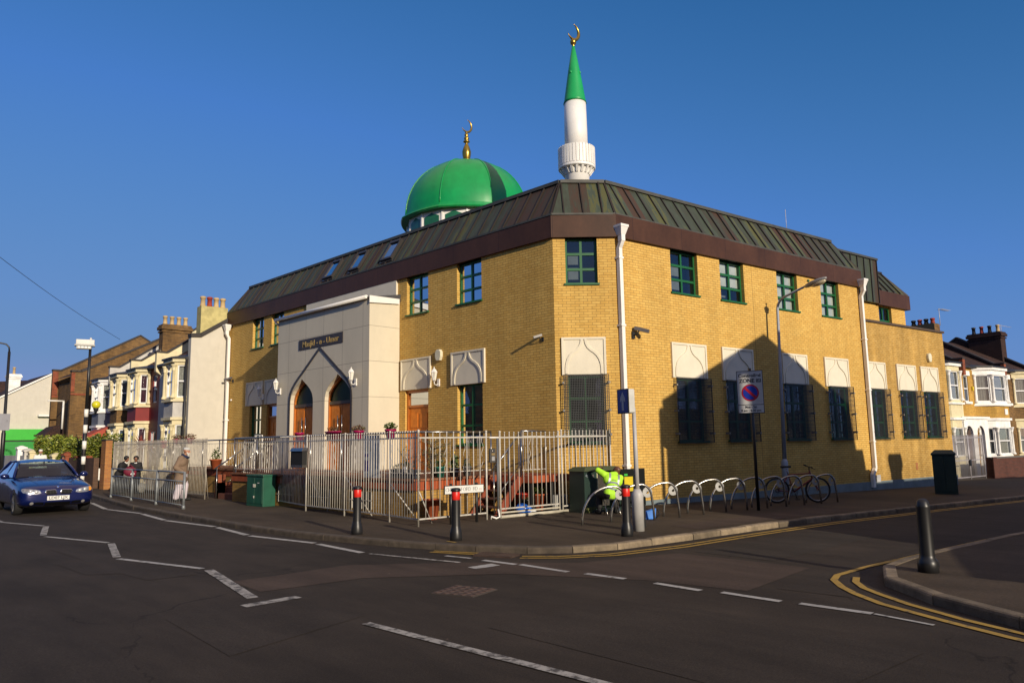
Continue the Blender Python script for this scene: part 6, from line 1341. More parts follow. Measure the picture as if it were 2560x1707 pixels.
m = MB(); q = F2(36.8, -1.6, 7.9); m.tube([q, q + Vector((0, 0, .5))], .015, 5); m.tube([q + Vector((0, 0, .45)), q + dB * 1.6 + Vector((0, 0, .45))], .012, 4); m.out('aerial', GALV, HR[2])
# white arched porch shared by two doors
m = MB(); Fp = frame(PB - nB * 2.9, dB, nB)
def archhole(c, hw, z0, zs): return [(c - hw, z0), (c - hw, zs)] + [(c - hw * math.cos(math.pi * k / 8), zs + hw * math.sin(math.pi * k / 8)) for k in range(1, 8)] + [(c + hw, zs), (c + hw, z0)]
m.plate(Fp, [(25.0, -.5)] + archhole(25.72, .42, -.5, 1.75) + archhole(27.0, .42, -.5, 1.75) + [(27.9, -.5), (27.9, 2.5), (25.0, 2.5)], -.12, 0); m.fbox(Fp, 24.9, 28.0, -.6, .08, 2.5, 2.62); po = m.out('porch', WHM, HR[1])
m = MB(); m.fbox(Fp, 25.2, 27.7, -.55, -.5, -.5, 2.3); m.out('porch_door', pm('dark door', (.08, .05, .04), .6), po)
gw = thing('garden_wall', 'long dark red brick garden wall in front of the houses on the right', 'wall', tuple(FB(24.3, -1.55, -.35))); m = MB(); m.fbox(FB, 24.3, 40, -1.7, -1.48, -.7, .62); m.fbox(FB, 24.3, 24.7, -1.75, -1.43, -.7, .68); m.out('wall', brickmat('sooty red brick', (.13, .045, .03), (.09, .035, .025), (.08, .06, .05), stain=.4), gw); m = MB(); m.fbox(FB, 24.3, 40, -1.72, -1.46, .62, .68); m.out('coping', pm('grey coping', (.12, .11, .1), .8), gw)
ga = thing('iron_gate', 'tall pale grey barred gate between the mosque and the yellow brick house', 'gate', tuple(FB(21.2, -1.78, -.3))); GG = pm('lilac grey gate', (.34, .32, .34), .5, .3)
for s0, s1 in ((21.2, 22.65), (22.7, 24.2)):
    m = MB()
    for z in (-.15, .6, 1.6): m.bar(FB(s0, -1.78, z), FB(s1, -1.78, z), .03, .04)
    n = 14
    for k in range(n + 1): s_ = s0 + (s1 - s0) * k / n; m.tube([FB(s_, -1.78, -.28), FB(s_, -1.78, 1.72)], .012 if 0 < k < n else .03, 6)
    m.out('gate_leaf', GG, ga)
m = MB(); m.fbox(FB, 22.6, 22.75, -1.76, -1.72, .35, .62); m.out('lock', BLACK, ga)
# small sign plate on the far lamp
m = MB(); m.fbox(Ff, -.95, .25, .08, .11, 2.85, 3.78); m.out('sign_back', pm('sign back grey', (.22, .22, .25), .6), fl)
# ---------------- houses across the streets: out of frame, they throw the shadow on the long wall and stand in the window reflections
ho = thing('gabled_house', 'brick house across the side street whose gable shadow falls on the mosque wall', 'house', tuple(FB(0.3, 10.5, 0)))
Gh = lambda a, b, c: FB(a, 10.5 + b, c)
m = MB(); P = [(.25, -.3), (.25, 5.82), (4.76, 7.86), (9.1, 5.72), (9.1, -.3)]; m.plate(Gh, P, 0, .3); m.out('gable_wall', WHM, ho)
m = MB(); m.fbox(Gh, .3, 9.05, .3, 11, -.3, 5.75); m.out('wall', OB, ho); m = MB(); m.quad(Gh(.15, 0, 5.8), Gh(4.76, 0, 7.9), Gh(4.76, 11, 7.9), Gh(.15, 11, 5.8)); m.quad(Gh(9.2, 0, 5.7), Gh(4.76, 0, 7.9), Gh(4.76, 11, 7.9), Gh(9.2, 11, 5.7)); m.out('roof', TILEB, ho, norm=False)
m = MB(); m.tube([Gh(.1, -.1, 0), Gh(.1, -.1, 5.5)], .07, 8); m.tube([Gh(.1, -.1, 5.5), Gh(.25, .2, 5.6)], .07, 8); m.out('shadow_pole', LEAD, ho)  # unseen pole added to cast the thin post shadow on the long wall
m = MB(); m.plate(Gh, [(-2.3, -.1), (-1.7, .85), (-1.0, 1.95), (-.76, 2.4), (-.4, 3.0), (.25, 3.0), (.25, -.1)], 0, .22); m.out('garden_wall', BRH, ho); m = MB(); m.fbox(Gh, 9.1, 9.85, 0, 3, -.3, 4.35); m.fbox(Gh, 9.1, 9.1, 0, 3, -.3, 4.35) if False else None; m.out('rear_extension', OB, ho)  # raked wall is unseen, its outline shaped to set the ground shadow edge
ga2 = thing('garage', 'low brick garage with a chimney across the side street', 'garage', tuple(FB(12, 10.5, 0))); m = MB(); m.fbox(Gh, 9.86, 26, 0, 3, -.5, 3.2); m.out('wall', CREAM, ga2); chimney(Gh, 11.55, 12.3, 0.3, .9, 3.0, 4.25, 0, ga2, OB)
for k in range(5):
    y = -18 + 15 * k; o = thing('terraced_house', ['brown brick house across the main road, first of the row behind the camera', 'brown brick house across the main road, second of the row', 'brown brick house across the main road, third of the row', 'brown brick house across the main road, fourth of the row', 'brown brick house across the main road, last of the row'][k], 'house', (-7, y, 0), group='houses across the main road')
    m = MB(); m.box(-15, -7.5, y + .1, y + 14.9, -.2, 6.2); m.out('wall', OB if k % 2 else BRH, o); m = MB(); m.hexa([Vector(v) for v in [(-15.3, y, 6.2), (-7.2, y, 6.2), (-7.2, y + 15, 6.2), (-15.3, y + 15, 6.2), (-11.5, y, 8.8), (-11, y, 8.8), (-11, y + 15, 8.8), (-11.5, y + 15, 8.8)]]); m.out('roof', TILEB, o)
    m = MB()
    for j in range(5):
        for z in (1.0, 3.9): m.box(-7.5, -7.47, y + 1.2 + j * 2.8, y + 2.3 + j * 2.8, z, z + 1.5)
    m.out('window', GLASSD, o)

nw = thing('garden_wall', 'unseen low brick wall added to shade the near right corner pavement', 'wall', (11.5, -1.2, .1)); m = MB(); m.pbox([(9.0, -2.3), (14.3, -.35), (14.22, -.13), (8.92, -2.08)], 0, 1.35); m.out('wall', BRH, nw); m = MB(); m.pbox([(8.95, -2.38), (14.35, -.4), (14.25, -.08), (8.85, -2.02)], 1.35, 1.42); m.out('coping', DCAP, nw)  # out-of-frame wall added for the shadow it throws over the paving
# ------------------------------------------------------------------ car
from mathutils.bvhtree import BVHTree
CARP = pm('dark blue car paint', (.003, .010, .085), .25, .3, var=.05, coat=.9); CHROME = pm('chrome', (.6, .6, .62), .12, 1.0, var=.02); TYRE = pm('tyre rubber', (.012, .012, .012), .8)
CGLASS = glassmat('car glass', (.40, .48, .46), .035); LENS = glassmat('lamp lens', (.9, .92, .95), .12); RIM = pm('alloy rim', (.45, .45, .46), .3, .8); DARKP = pm('black plastic', (.006, .006, .007), .7, spec=.12)
car = thing('parked_car', 'dark blue saloon car with a black kidney grille facing the camera on the left', 'car', (0, 0, 0)); MX.pop(car.name)
ST = [(2.16, .60, .52, .60, .63), (2.13, .76, .56, .655, .68), (2.04, .86, .61, .71, .74), (1.87, .895, .66, .765, .80), (1.5, .905, .71, .835, .875), (1.1, .905, .76, .88, .925), (.75, .908, .81, .92, .965), (.45, .908, .86, .955, .985), (-.3, .908, .89, .975, .98), (-1.2, .905, .91, .985, .99), (-1.75, .90, .92, 1.01, 1.03), (-2.1, .875, .90, 1.03, 1.07), (-2.33, .80, .80, 1.0, 1.04), (-2.39, .66, .6, .85, .88)]
m = MB(); ringN = 0; vs = []
for x, w_, zs_, ze, zc in ST:
    zb = .20 if abs(x) < 1.9 else .24 + (.08 if abs(x) > 2.1 else 0)
    half = [(0, zb), (w_ * .80, zb), (w_ * .965, zb + .05), (w_ * .995, .40), (w_ * 1.0, (zs_ + .38) / 2), (w_ * .985, zs_), (w_ * .90, ze), (w_ * .5, (ze + zc) / 2 + .012), (0, zc)]
    ring_ = [(x, y, z) for y, z in half] + [(x, -y, z) for y, z in half[-2:0:-1]]; ringN = len(ring_); vs += ring_
n = ringN; k_ = len(ST); m.add(vs, [[i * n + j, i * n + (j + 1) % n, (i + 1) * n + (j + 1) % n, (i + 1) * n + j] for i in range(k_ - 1) for j in range(n)] + [list(range(n)), list(range((k_ - 1) * n, k_ * n))[::-1]], True)
body = m.out('body', CARP, car, world=False)
def bake(o, mods):
    for t, kw in mods:
        md = o.modifiers.new(t, t)
        for a, b in kw.items(): setattr(md, a, b)
    bpy.context.view_layer.update(); me = bpy.data.meshes.new_from_object(o.evaluated_get(bpy.context.evaluated_depsgraph_get())); mats_ = list(o.data.materials); o.modifiers.clear(); old = o.data; o.data = me
    me.name = o.name; bpy.data.meshes.remove(old); return o
mc = MB()
for x in (1.38, -1.38):
    for sg in (-1, 1): mc.tube([(x, sg * .62, .31), (x, sg * 1.1, .31)], .355, 28, smooth=False)
cut = mc.out('cutter', None, None); bake(body, [('SUBSURF', dict(levels=2, render_levels=2))]); bake(body, [('BOOLEAN', dict(operation='DIFFERENCE', object=cut, solver='EXACT'))]); bpy.data.objects.remove(cut)
for p in body.data.polygons: p.use_smooth = True
bt = BVHTree.FromPolygons([v.co.copy() for v in body.data.vertices], [list(p.vertices) for p in body.data.polygons])
def onbody(poly, off, mat, name, parent, axis='x', th=None):
    """a flat outline laid on the body: axis x = seen from the front (y,z); axis s = from the side (x,z); axis t = from above (x,y)"""
    bm = bmesh.new(); f = bm.faces.new([bm.verts.new((p[0], p[1], 0)) for p in poly]); bmesh.ops.triangulate(bm, faces=bm.faces)
    for _ in range(3): bmesh.ops.subdivide_edges(bm, edges=[e for e in bm.edges if e.calc_length() > .05], cuts=1); bmesh.ops.triangulate(bm, faces=bm.faces)
    side = parent.get('side', 1) if hasattr(parent, 'get') else 1
    for v in bm.verts:
        a, b = v.co.x, v.co.y
        o_, d_ = {'x': (Vector((3, a, b)), Vector((-1, 0, 0))), 'l': (Vector((a, 2, b)), Vector((0, -1, 0))), 'r': (Vector((a, -2, b)), Vector((0, 1, 0))), 't': (Vector((a, b, 3)), Vector((0, 0, -1)))}[axis]
        h = bt.ray_cast(o_, d_); v.co = (h[0] if h[0] else o_ + d_ * 1.1) - d_ * off
    bmesh.ops.recalc_face_normals(bm, faces=bm.faces)
    me = bpy.data.meshes.new(name); bm.to_mesh(me); bm.free(); me.materials.append(mat); o = bpy.data.objects.new(name, me); C.objects.link(o); o.parent = parent
    for p in me.polygons: p.use_smooth = True
    if th: md = o.modifiers.new('Solidify', 'SOLIDIFY'); md.thickness = th; md.offset = 0
    return o
for sg in (-1, 1):
    g_ = [(sg * y, z) for y, z in ((.035, .535), (.05, .65), (.09, .668), (.30, .66), (.325, .63), (.29, .545), (.25, .53))]
    gi = [(sg * y, z) for y, z in ((.052, .55), (.066, .638), (.10, .652), (.288, .645), (.305, .62), (.276, .558), (.245, .545))]
    gr_ = onbody(g_, .012, CHROME, 'grille_frame', car, th=.012); onbody(gi, .022, DARKP, 'grille', gr_)
    for k in range(6): y = sg * (.09 + .035 * k); onbody([(y - .003, .56), (y + .003, .56), (y + .003, .64), (y - .003, .64)], .026, BLACK, 'slat', gr_)
    hl_ = [(sg * y, z) for y, z in ((.40, .575), (.43, .645), (.52, .675), (.70, .70), (.815, .705), (.835, .66), (.80, .60), (.68, .565), (.5, .55))]
    lampo = onbody(hl_, .006, pm('lamp reflector', (.42, .43, .45), .25, .7, var=.5, scale=18), 'headlight', car)
    for c_ in ((.51, .61), (.635, .63)):
        h = bt.ray_cast(Vector((3, sg * c_[0], c_[1])), Vector((-1, 0, 0)))[0]; mm_ = MB(); mm_.ell(h, (.03, .05, .045), 14, 9); mm_.out('bulb', pm('bright reflector', (.8, .8, .78), .12, .6), lampo, world=False)
    onbody([(sg * y, z) for y, z in ((.735, .59), (.74, .695), (.812, .70), (.83, .66), (.80, .605))], .012, pm('orange indicator', (.9, .33, .02), .3) if sg > 0 else MATS['lamp reflector'], 'indicator', lampo)
    onbody([(sg * (.60 + .045 * math.cos(a * .5236)), .315 + .04 * math.sin(a * .5236)) for a in range(12)], .012, MATS['bright reflector'], 'fog_light', car)
    onbody([(sg * y, z) for y, z in ((.33, .27), (.33, .33), (.42, .35), (.54, .345), (.54, .285))], .006, DARKP, 'bumper_vent', car)
onbody([(-.29, .25), (-.30, .335), (.30, .335), (.29, .25)], .008, DARKP, 'bumper_intake', car)
onbody([(-.78, .355), (-.78, .37), (.78, .37), (.78, .355)], .004, pm('bumper line', (.004, .008, .06), .4), 'bumper_line', car)
m = MB(); m.box(2.155, 2.175, -.26, .26, .385, .495); pl_ = m.out('number_plate', pm('plate white', (.72, .72, .68), .45), car, world=False); textmesh('plate_lettering', 'LD07 LJX', .10, (2.178, 0, .44), (0, 1, 0), (0, 0, 1), TB, pl_, .001, width=.44, bold=.002)
m = MB(); m.box(2.14, 2.155, -.28, .28, .375, .50); m.out('plate_holder', DARKP, car, world=False)
h = bt.ray_cast(Vector((2.06, 0, 2)), Vector((0, 0, -1)))[0]; m = MB(); m.ell(h + Vector((0, 0, .002)), (.037, .037, .012), 20, 8, Matrix.Rotation(R(35), 3, 'Y')); bd_ = m.out('badge', CHROME, car, world=False)
m = MB(); m.ell(h + Vector((.004, 0, .007)), (.026, .026, .010), 16, 6, Matrix.Rotation(R(35), 3, 'Y')); m.out('badge_centre', pm('badge blue', (.02, .08, .4), .3), bd_, world=False)
# bonnet creases and shut lines
for sg in (-1, 1):
    onbody([(.5, sg * .62), (.5, sg * .605), (2.0, sg * .40), (2.0, sg * .41)], .0025, MATS['bumper line'], 'bonnet_line', car, 't')
for ax, sg in (('r', -1), ('l', 1)):
    for x_ in (.52, -.45, -1.25): onbody([(x_, .28), (x_ + .012, .28), (x_ + .012, .93), (x_, .93)], .002, MATS['bumper line'], 'door_gap', car, ax)
    for x_ in (-.25, -1.1): m = MB(); m.box(x_, x_ + .16, sg * .905 - .02, sg * .905 + .02, .78, .81); m.out('door_handle', CARP, car, world=False, bevel=.006)
# cabin
def patch(P00, P10, P11, P01, nu, nv, bulge):
    P00, P10, P11, P01, bulge = [Vector(v) for v in (P00, P10, P11, P01, bulge)]; vs = []
    for j in range(nv + 1):
        for i in range(nu + 1):
            u, v = i / nu, j / nv; vs.append(P00.lerp(P10, u).lerp(P01.lerp(P11, u), v) + bulge * (4 * u * (1 - u)) * (1 if nv < 2 else 1))
    return vs, [[j * (nu + 1) + i, j * (nu + 1) + i + 1, (j + 1) * (nu + 1) + i + 1, (j + 1) * (nu + 1) + i] for j in range(nv) for i in range(nu)]
def pt(name, mat, args, parent=car, sol=0):
    mm_ = MB(); v, f = patch(*args); mm_.add(v, f, True); o = mm_.out(name, mat, parent, world=False, norm=False); return o
wb = .76; tw = .575
pt('windscreen', CGLASS, ((.52, -wb, .965), (.52, wb, .965), (-.10, tw, 1.335), (-.10, -tw, 1.335), 12, 4, (.13, 0, .012)))
pt('rear_window', CGLASS, ((-1.95, -.70, 1.04), (-1.95, .70, 1.04), (-1.25, tw, 1.375), (-1.25, -tw, 1.375), 12, 4, (-.1, 0, .01)))
m = MB(); v, f = patch((-.09, -tw - .01, 1.33), (-.09, tw + .01, 1.33), (-1.27, tw + .01, 1.372), (-1.27, -tw - .01, 1.372), 12, 8, (0, 0, .05)); m.add(v, f, True)
for i, p in enumerate(m.v):  # crown along the roof too
    t = (p.x + 1.27) / 1.18; p.z += .055 * 4 * t * (1 - t)
m.out('roof', CARP, car, world=False)
for sg in (-1, 1):
    for a, b, r_a in (((.56, sg * (wb + .03), .955), (-.15, sg * (tw + .015), 1.385), .035), ((-.15, sg * (tw + .02), 1.385), (-1.26, sg * (tw + .02), 1.372), .03), ((-1.26, sg * (tw + .015), 1.37), (-2.0, sg * .73, 1.03), .045), ((-.52, sg * (wb + .035), .97), (-.56, sg * (tw + .03), 1.38), .025)):
        m = MB(); m.tube([a, tuple((Vector(a) + Vector(b)) / 2 + Vector((0, 0, .02))), b], r_a, 8); m.out('pillar', CARP, car, world=False)
    m = MB(); v, f = patch((.45, sg * (wb + .045), .965), (-1.75, sg * (wb + .03), 1.0), (-1.2, sg * (tw + .02), 1.36), (-.14, sg * (tw + .025), 1.375), 10, 3, (0, sg * .02, 0)); m.add(v, f, True); m.out('side_window', CGLASS, car, world=False, norm=False)
    m = MB(); m.ell((.42, sg * .98, 1.0), (.07, .11, .075), 14, 9); m.tube([(.40, sg * .86, .95), (.42, sg * .95, .97)], .025, 8); m.out('wing_mirror', CARP, car, world=False)
m = MB(); m.box(-1.9, .45, -.72, .72, .55, .93); m.box(.1, .5, -.70, .70, .93, .965)
for y in (-.36, .36):
    m.box(-.75, -.62, y - .24, y + .24, .9, 1.18); m.box(-.75, -.67, y - .12, y + .12, 1.18, 1.33)
m.box(-1.75, -1.62, -.65, .65, .9, 1.16); m.out('interior', pm('car interior', (.025, .027, .03), .8), car, world=False)
m = MB(); m.tube([(-.02 + .06 * math.sin(a / 16 * 6.283), -.36 + .18 * math.cos(a / 16 * 6.283), .98 + .15 * math.sin(a / 16 * 6.283)) for a in range(17)], .012, 6); m.out('steering_wheel', BLACK, car, world=False)
for y in (-.33, .33): m = MB(); m.box(-.10, -.085, y - .22, y + .22, 1.24, 1.345); m.out('sun_visor', pm('pale visor', (.42, .48, .46), .8), car, world=False)
m = MB(); m.box(-.06, -.03, -.11, .11, 1.25, 1.31); m.out('rear_view_mirror', BLACK, car, world=False)
for x in (1.38, -1.38):
    for sg in (-1, 1):
        M_ = Matrix.Rotation(R(90), 3, 'X'); c = Vector((x, sg * .80, .31))
        def L_(prof, mat, nm, par, nn=32):
            mm_ = MB(); mm_.lathe(prof, (0, 0, 0), nn); mm_.v = [c + Matrix.Rotation(R(-90 * sg), 3, 'X') @ p for p in mm_.v]; return mm_.out(nm, mat, par, world=False)
        ty = L_([(.20, -.1), (.29, -.1), (.312, -.07), (.316, 0), (.312, .07), (.29, .095), (.225, .1), (.22, .06)], TYRE, 'wheel', car)
        L_([(.0, .02), (.205, .02), (.215, .09), (.225, .09)], pm('dark rim', (.06, .06, .06), .5, .5), 'rim', ty)
        mm_ = MB()
        for k in range(5):
            for o_ in (-.1, .1): a = k * 1.2566 + o_; mm_.bar((.03 * math.cos(a), .03 * math.sin(a), .085), (.21 * math.cos(a * 1.0 + o_ * .3), .21 * math.sin(a + o_ * .3), .088), .03, .02)
        mm_.lathe([(.19, .075), (.22, .095), (.226, .085)], (0, 0, 0), 28, caps=False); mm_.lathe([(.0, .1), (.05, .095), (.055, .07)], (0, 0, 0), 16)
        mm_.v = [c + Matrix.Rotation(R(-90 * sg), 3, 'X') @ p for p in mm_.v]; mm_.out('spokes', RIM, ty, world=False)
hd_ = R(267.5); Fd = Vector((math.cos(hd_), math.sin(hd_), 0)); Ld = Vector((-Fd.y, Fd.x, 0)); car.location = Vector((4.96, 23.7, 0)) - Fd * 1.38 + Ld * .80; car.rotation_euler = (0, 0, hd_)
# ------------------------------------------------------------------ bicycle
bk = thing('bicycle', 'dark red mountain bicycle leaning among the right hand cycle hoops', 'bicycle', (0, 0, 0)); MX.pop(bk.name)
r_w = .325; wbs = 1.04; BR_ = pm('dark red frame', (.16, .008, .012), .35); RW, FW = Vector((0, 0, r_w)), Vector((wbs, 0, r_w)); BBk = Vector((.43, 0, .28)); STt = Vector((.30, 0, .72)); HT = Vector((.86, 0, .75)); HB = Vector((.91, 0, .62))
def circ(c, r, n=36): return [c + Vector((r * math.cos(2 * math.pi * k / n), 0, r * math.sin(2 * math.pi * k / n))) for k in range(n + 1)]
for c in (RW, FW):
    m = MB(); m.tube(circ(c, r_w - .022), .024, 8, caps=False); wh = m.out('wheel', TYRE, bk, world=False)
    m = MB(); m.tube(circ(c, r_w - .05), .01, 6, caps=False); m.tube([c + Vector((0, -.04, 0)), c + Vector((0, .04, 0))], .02, 10); m.out('rim', RIM, wh, world=False)
    m = MB()
    for k in range(28): a = 2 * math.pi * k / 28; m.tube([c + Vector((0, .02 * (-1) ** k, 0)), c + Vector(((r_w - .05) * math.cos(a + .25 * (-1) ** (k // 2)), 0, (r_w - .05) * math.sin(a + .25 * (-1) ** (k // 2))))], .0013, 3, caps=False)
    m.out('spokes', STEEL, wh, world=False)
m = MB()
for a, b, r_a in ((BBk, STt, .016), (STt, HT, .018), (BBk, HB, .022), (HT + Vector((-.02, 0, .06)), HB, .02)): m.tube([a, b], r_a, 10)
for y in (-.05, .05): m.tube([BBk + Vector((-.03, y * .6, 0)), RW + Vector((0, y, 0))], .01, 6); m.tube([STt + Vector((0, y * .3, -.04)), RW + Vector((0, y, 0))], .009, 6)
m.out('frame', BR_, bk, world=False); m = MB(); m.tube([HB + Vector((0, -.05, -.01)), HB + Vector((0, .05, -.01))], .018, 8)
for y in (-.05, .05): m.tube([HB + Vector((0, y, -.01)), FW + Vector((-.01, y, .02)), FW + Vector((0, y, 0))], [.018, .012, .012], 8)
m.out('fork', BR_, bk, world=False)
m = MB(); sp_a = STt + (STt - BBk).normalized() * .17; m.tube([STt, sp_a], .012, 8); m.out('seat_post', STEEL, bk, world=False)
m = MB(); sv = [sp_a + Vector(v) for v in [(-.13, -.075, .015), (-.13, .075, .015), (.0, .05, .02), (.13, .018, .02), (.13, -.018, .02), (.0, -.05, .02)]]; m.add(sv + [p + Vector((0, 0, .045)) for p in sv], [[0, 1, 2, 3, 4, 5], [11, 10, 9, 8, 7, 6]] + [[i, (i + 1) % 6, 6 + (i + 1) % 6, 6 + i] for i in range(6)]); m.out('saddle', BLACKM, bk, world=False, bevel=.012)
m = MB(); stp = HT + Vector((-.02, 0, .06)); sq = stp + Vector((.03, 0, .10)); m.tube([stp, stp + Vector((-.01, 0, .07)), sq], .014, 8); m.tube([sq + Vector((-.06, -.30, .02)), sq + Vector((-.02, -.1, 0)), sq, sq + Vector((-.02, .1, 0)), sq + Vector((-.06, .30, .02))], .012, 8); hb_ = m.out('handlebar', BLACK, bk, world=False)
for y in (-1, 1): m = MB(); m.tube([sq + Vector((-.045, y * .19, .012)), sq + Vector((-.062, y * .31, .02))], .018, 8); m.tube([sq + Vector((-.01, y * .17, .0)), sq + Vector((.05, y * .22, -.04))], .006, 5); m.out('grip', BLACKM, hb_, world=False)
m = MB(); m.tube(circ(BBk + Vector((0, -.05, 0)), .085, 22), .008, 5, caps=False); m.tube(circ(BBk + Vector((0, -.05, 0)), .05, 18), .006, 5, caps=False); m.tube([BBk + Vector((0, -.07, 0)), BBk + Vector((.05, -.08, -.16))], .01, 6); m.tube([BBk + Vector((0, .07, 0)), BBk + Vector((-.05, .08, .16))], .01, 6); m.box(BBk.x + .0, BBk.x + .1, -.17, -.08, BBk.z - .18, BBk.z - .155); m.box(BBk.x - .1, BBk.x, .08, .17, BBk.z + .15, BBk.z + .175)
m.tube([BBk + Vector((0, -.05, .085)), RW + Vector((0, -.05, .045))], .004, 4); m.tube([BBk + Vector((0, -.05, -.085)), RW + Vector((.02, -.05, -.06))], .004, 4); m.tube(circ(RW + Vector((0, -.05, 0)), .045, 16), .012, 6, caps=False); m.out('crankset', BLACK, bk, world=False)
a_ = math.atan2(8.05 - 8.79, 19.28 - 18.62); bk.location = (18.60, 8.80, .05); bk.rotation_euler = (R(5), 0, a_)
# ------------------------------------------------------------------ people
def V(*a): return Vector(a)
def capsule(mb, a, b, ra, rb, n=14, flat=1.0, fdir=None):
    """tapered limb with round ends; flat squeezes it along fdir"""
    a = Vector(a); b = Vector(b); d = b - a; L = max(d.length, 1e-4); t = d / L; pts = []; rs = []
    for k in range(5): th = math.pi / 2 * (1 - k / 4); pts.append(a - t * ra * math.sin(th)); rs.append(max(.001, ra * math.cos(th)))
    for k in range(1, 5): th = math.pi / 2 * k / 4; pts.append(b + t * rb * math.sin(th)); rs.append(max(.001, rb * math.cos(th)))
    i0 = len(mb.v); mb.tube(pts, rs, n, caps=True)
    if fdir is not None:
        fd = Vector(fdir).normalized()
        for i in range(i0, len(mb.v)):
            p = mb.v[i]; c = a + t * min(max((p - a).dot(t), 0), L); o_ = p - c; mb.v[i] = p - fd * o_.dot(fd) * (1 - flat)
def blob(name, mb, mat, parent, voxel=.014, smooth=3, extra=None):
    o = mb.out(name, mat, parent, world=False, merge=False)
    bake(o, [('REMESH', dict(mode='VOXEL', voxel_size=voxel, use_smooth_shade=True)), ('SMOOTH', dict(factor=.5, iterations=smooth))])
    if extra:
        bm = bmesh.new(); bm.from_mesh(o.data); off = [bm.verts.new(p) for p in extra.v]
        for f, s in zip(extra.f, extra.s):
            try: ff = bm.faces.new([off[i] for i in f]); ff.smooth = True
            except ValueError: pass
        bm.to_mesh(o.data); bm.free()
    for p in o.data.polygons: p.use_smooth = True
    if not o.data.materials: o.data.materials.append(mat)
    return o
def hand(mb, wrist, direction, palm, side, size=1.0, curl=.5):
    """palm and five bent fingers; direction = way the fingers point, palm = palm normal, side = +1 thumb toward direction x palm"""
    d = Vector(direction).normalized(); pn = Vector(palm); pn = (pn - d * pn.dot(d)).normalized(); x = d.cross(pn) * side; w = Vector(wrist); s = size
    capsule(mb, w, w + d * .07 * s, .026 * s, .036 * s, 10, .5, pn)
    for k, (o, l) in enumerate(((.030, .070), (.010, .079), (-.010, .073), (-.029, .058))):
        b = w + d * .085 * s + x * o * s; r = .0088 * s; pts = [b]; dd = d.copy()
        for j, f in enumerate((.45, .32, .25)):
            dd = (dd + pn * curl * (.5 + .25 * j)).normalized(); pts.append(pts[-1] + dd * l * f * s)
        mb.tube([b - d * .03 * s] + pts, [r * 1.1, r, r * .95, r * .85, r * .6], 7)
    b = w + d * .03 * s + x * .03 * s; mb.tube([b - x * .01 * s, b + (x * .7 + d * .6).normalized() * .035 * s, b + (x * .45 + d * .9 + pn * .4).normalized() * .065 * s], [.013 * s, .0105 * s, .007 * s], 7)
def head_shape(mb, c, fdir, s=1.0, extra=None):
    """c = centre of the skull, fdir = way the face looks"""
    f = Vector(fdir).normalized(); z = V(0, 0, 1) - f * f.z; z.normalize(); y = z.cross(f); M_ = Matrix((f, y, z)).transposed()
    def P(a, b, c_): return Vector(c) + M_ @ V(a, b, c_) * s
    mb.ell(P(-.012, 0, .03), (.098 * s, .077 * s, .085 * s), 16, 12, M_.copy()); mb.ell(P(.018, 0, -.035), (.070 * s, .060 * s, .078 * s), 14, 10, M_.copy()); capsule(mb, P(.05, 0, -.085), P(.03, 0, -.06), .026 * s, .045 * s, 10)
    capsule(mb, P(.088, 0, .022), P(.108, 0, -.014), .009 * s, .015 * s, 8); mb.ell(P(.094, 0, -.018), (.012 * s, .017 * s, .009 * s), 8, 6, M_.copy())
    for sg in (-1, 1): mb.ell(P(-.005, sg * .077, .0), (.018 * s, .010 * s, .030 * s), 8, 6, M_.copy()); mb.ell(P(.072, sg * .030, .030), (.016 * s, .024 * s, .008 * s), 8, 6, M_.copy()); mb.ell(P(.055, sg * .045, -.02), (.02 * s, .018 * s, .018 * s), 8, 6, M_.copy())
    mb.ell(P(.083, 0, -.048), (.012 * s, .024 * s, .007 * s), 8, 6, M_.copy())
    return P, M_
def face_bits(P, M_, parent, s, eyes=True):
    if eyes:
        for sg in (-1, 1):
            m = MB(); m.ell(P(.082, sg * .031, .010), (.008 * s, .013 * s, .007 * s), 10, 7, M_.copy()); e = m.out('eye', pm('eye white', (.6, .58, .55), .3), parent, world=False)
            m = MB(); m.ell(P(.0875, sg * .031, .010), (.005 * s, .006 * s, .006 * s), 8, 6, M_.copy()); m.out('iris', pm('iris', (.015, .01, .008), .2), e, world=False)
    m = MB(); m.ell(P(.088, 0, -.048), (.010 * s, .021 * s, .006 * s), 8, 6, M_.copy()); m.out('lips', pm('lips', (.30, .10, .08), .5), parent, world=False)
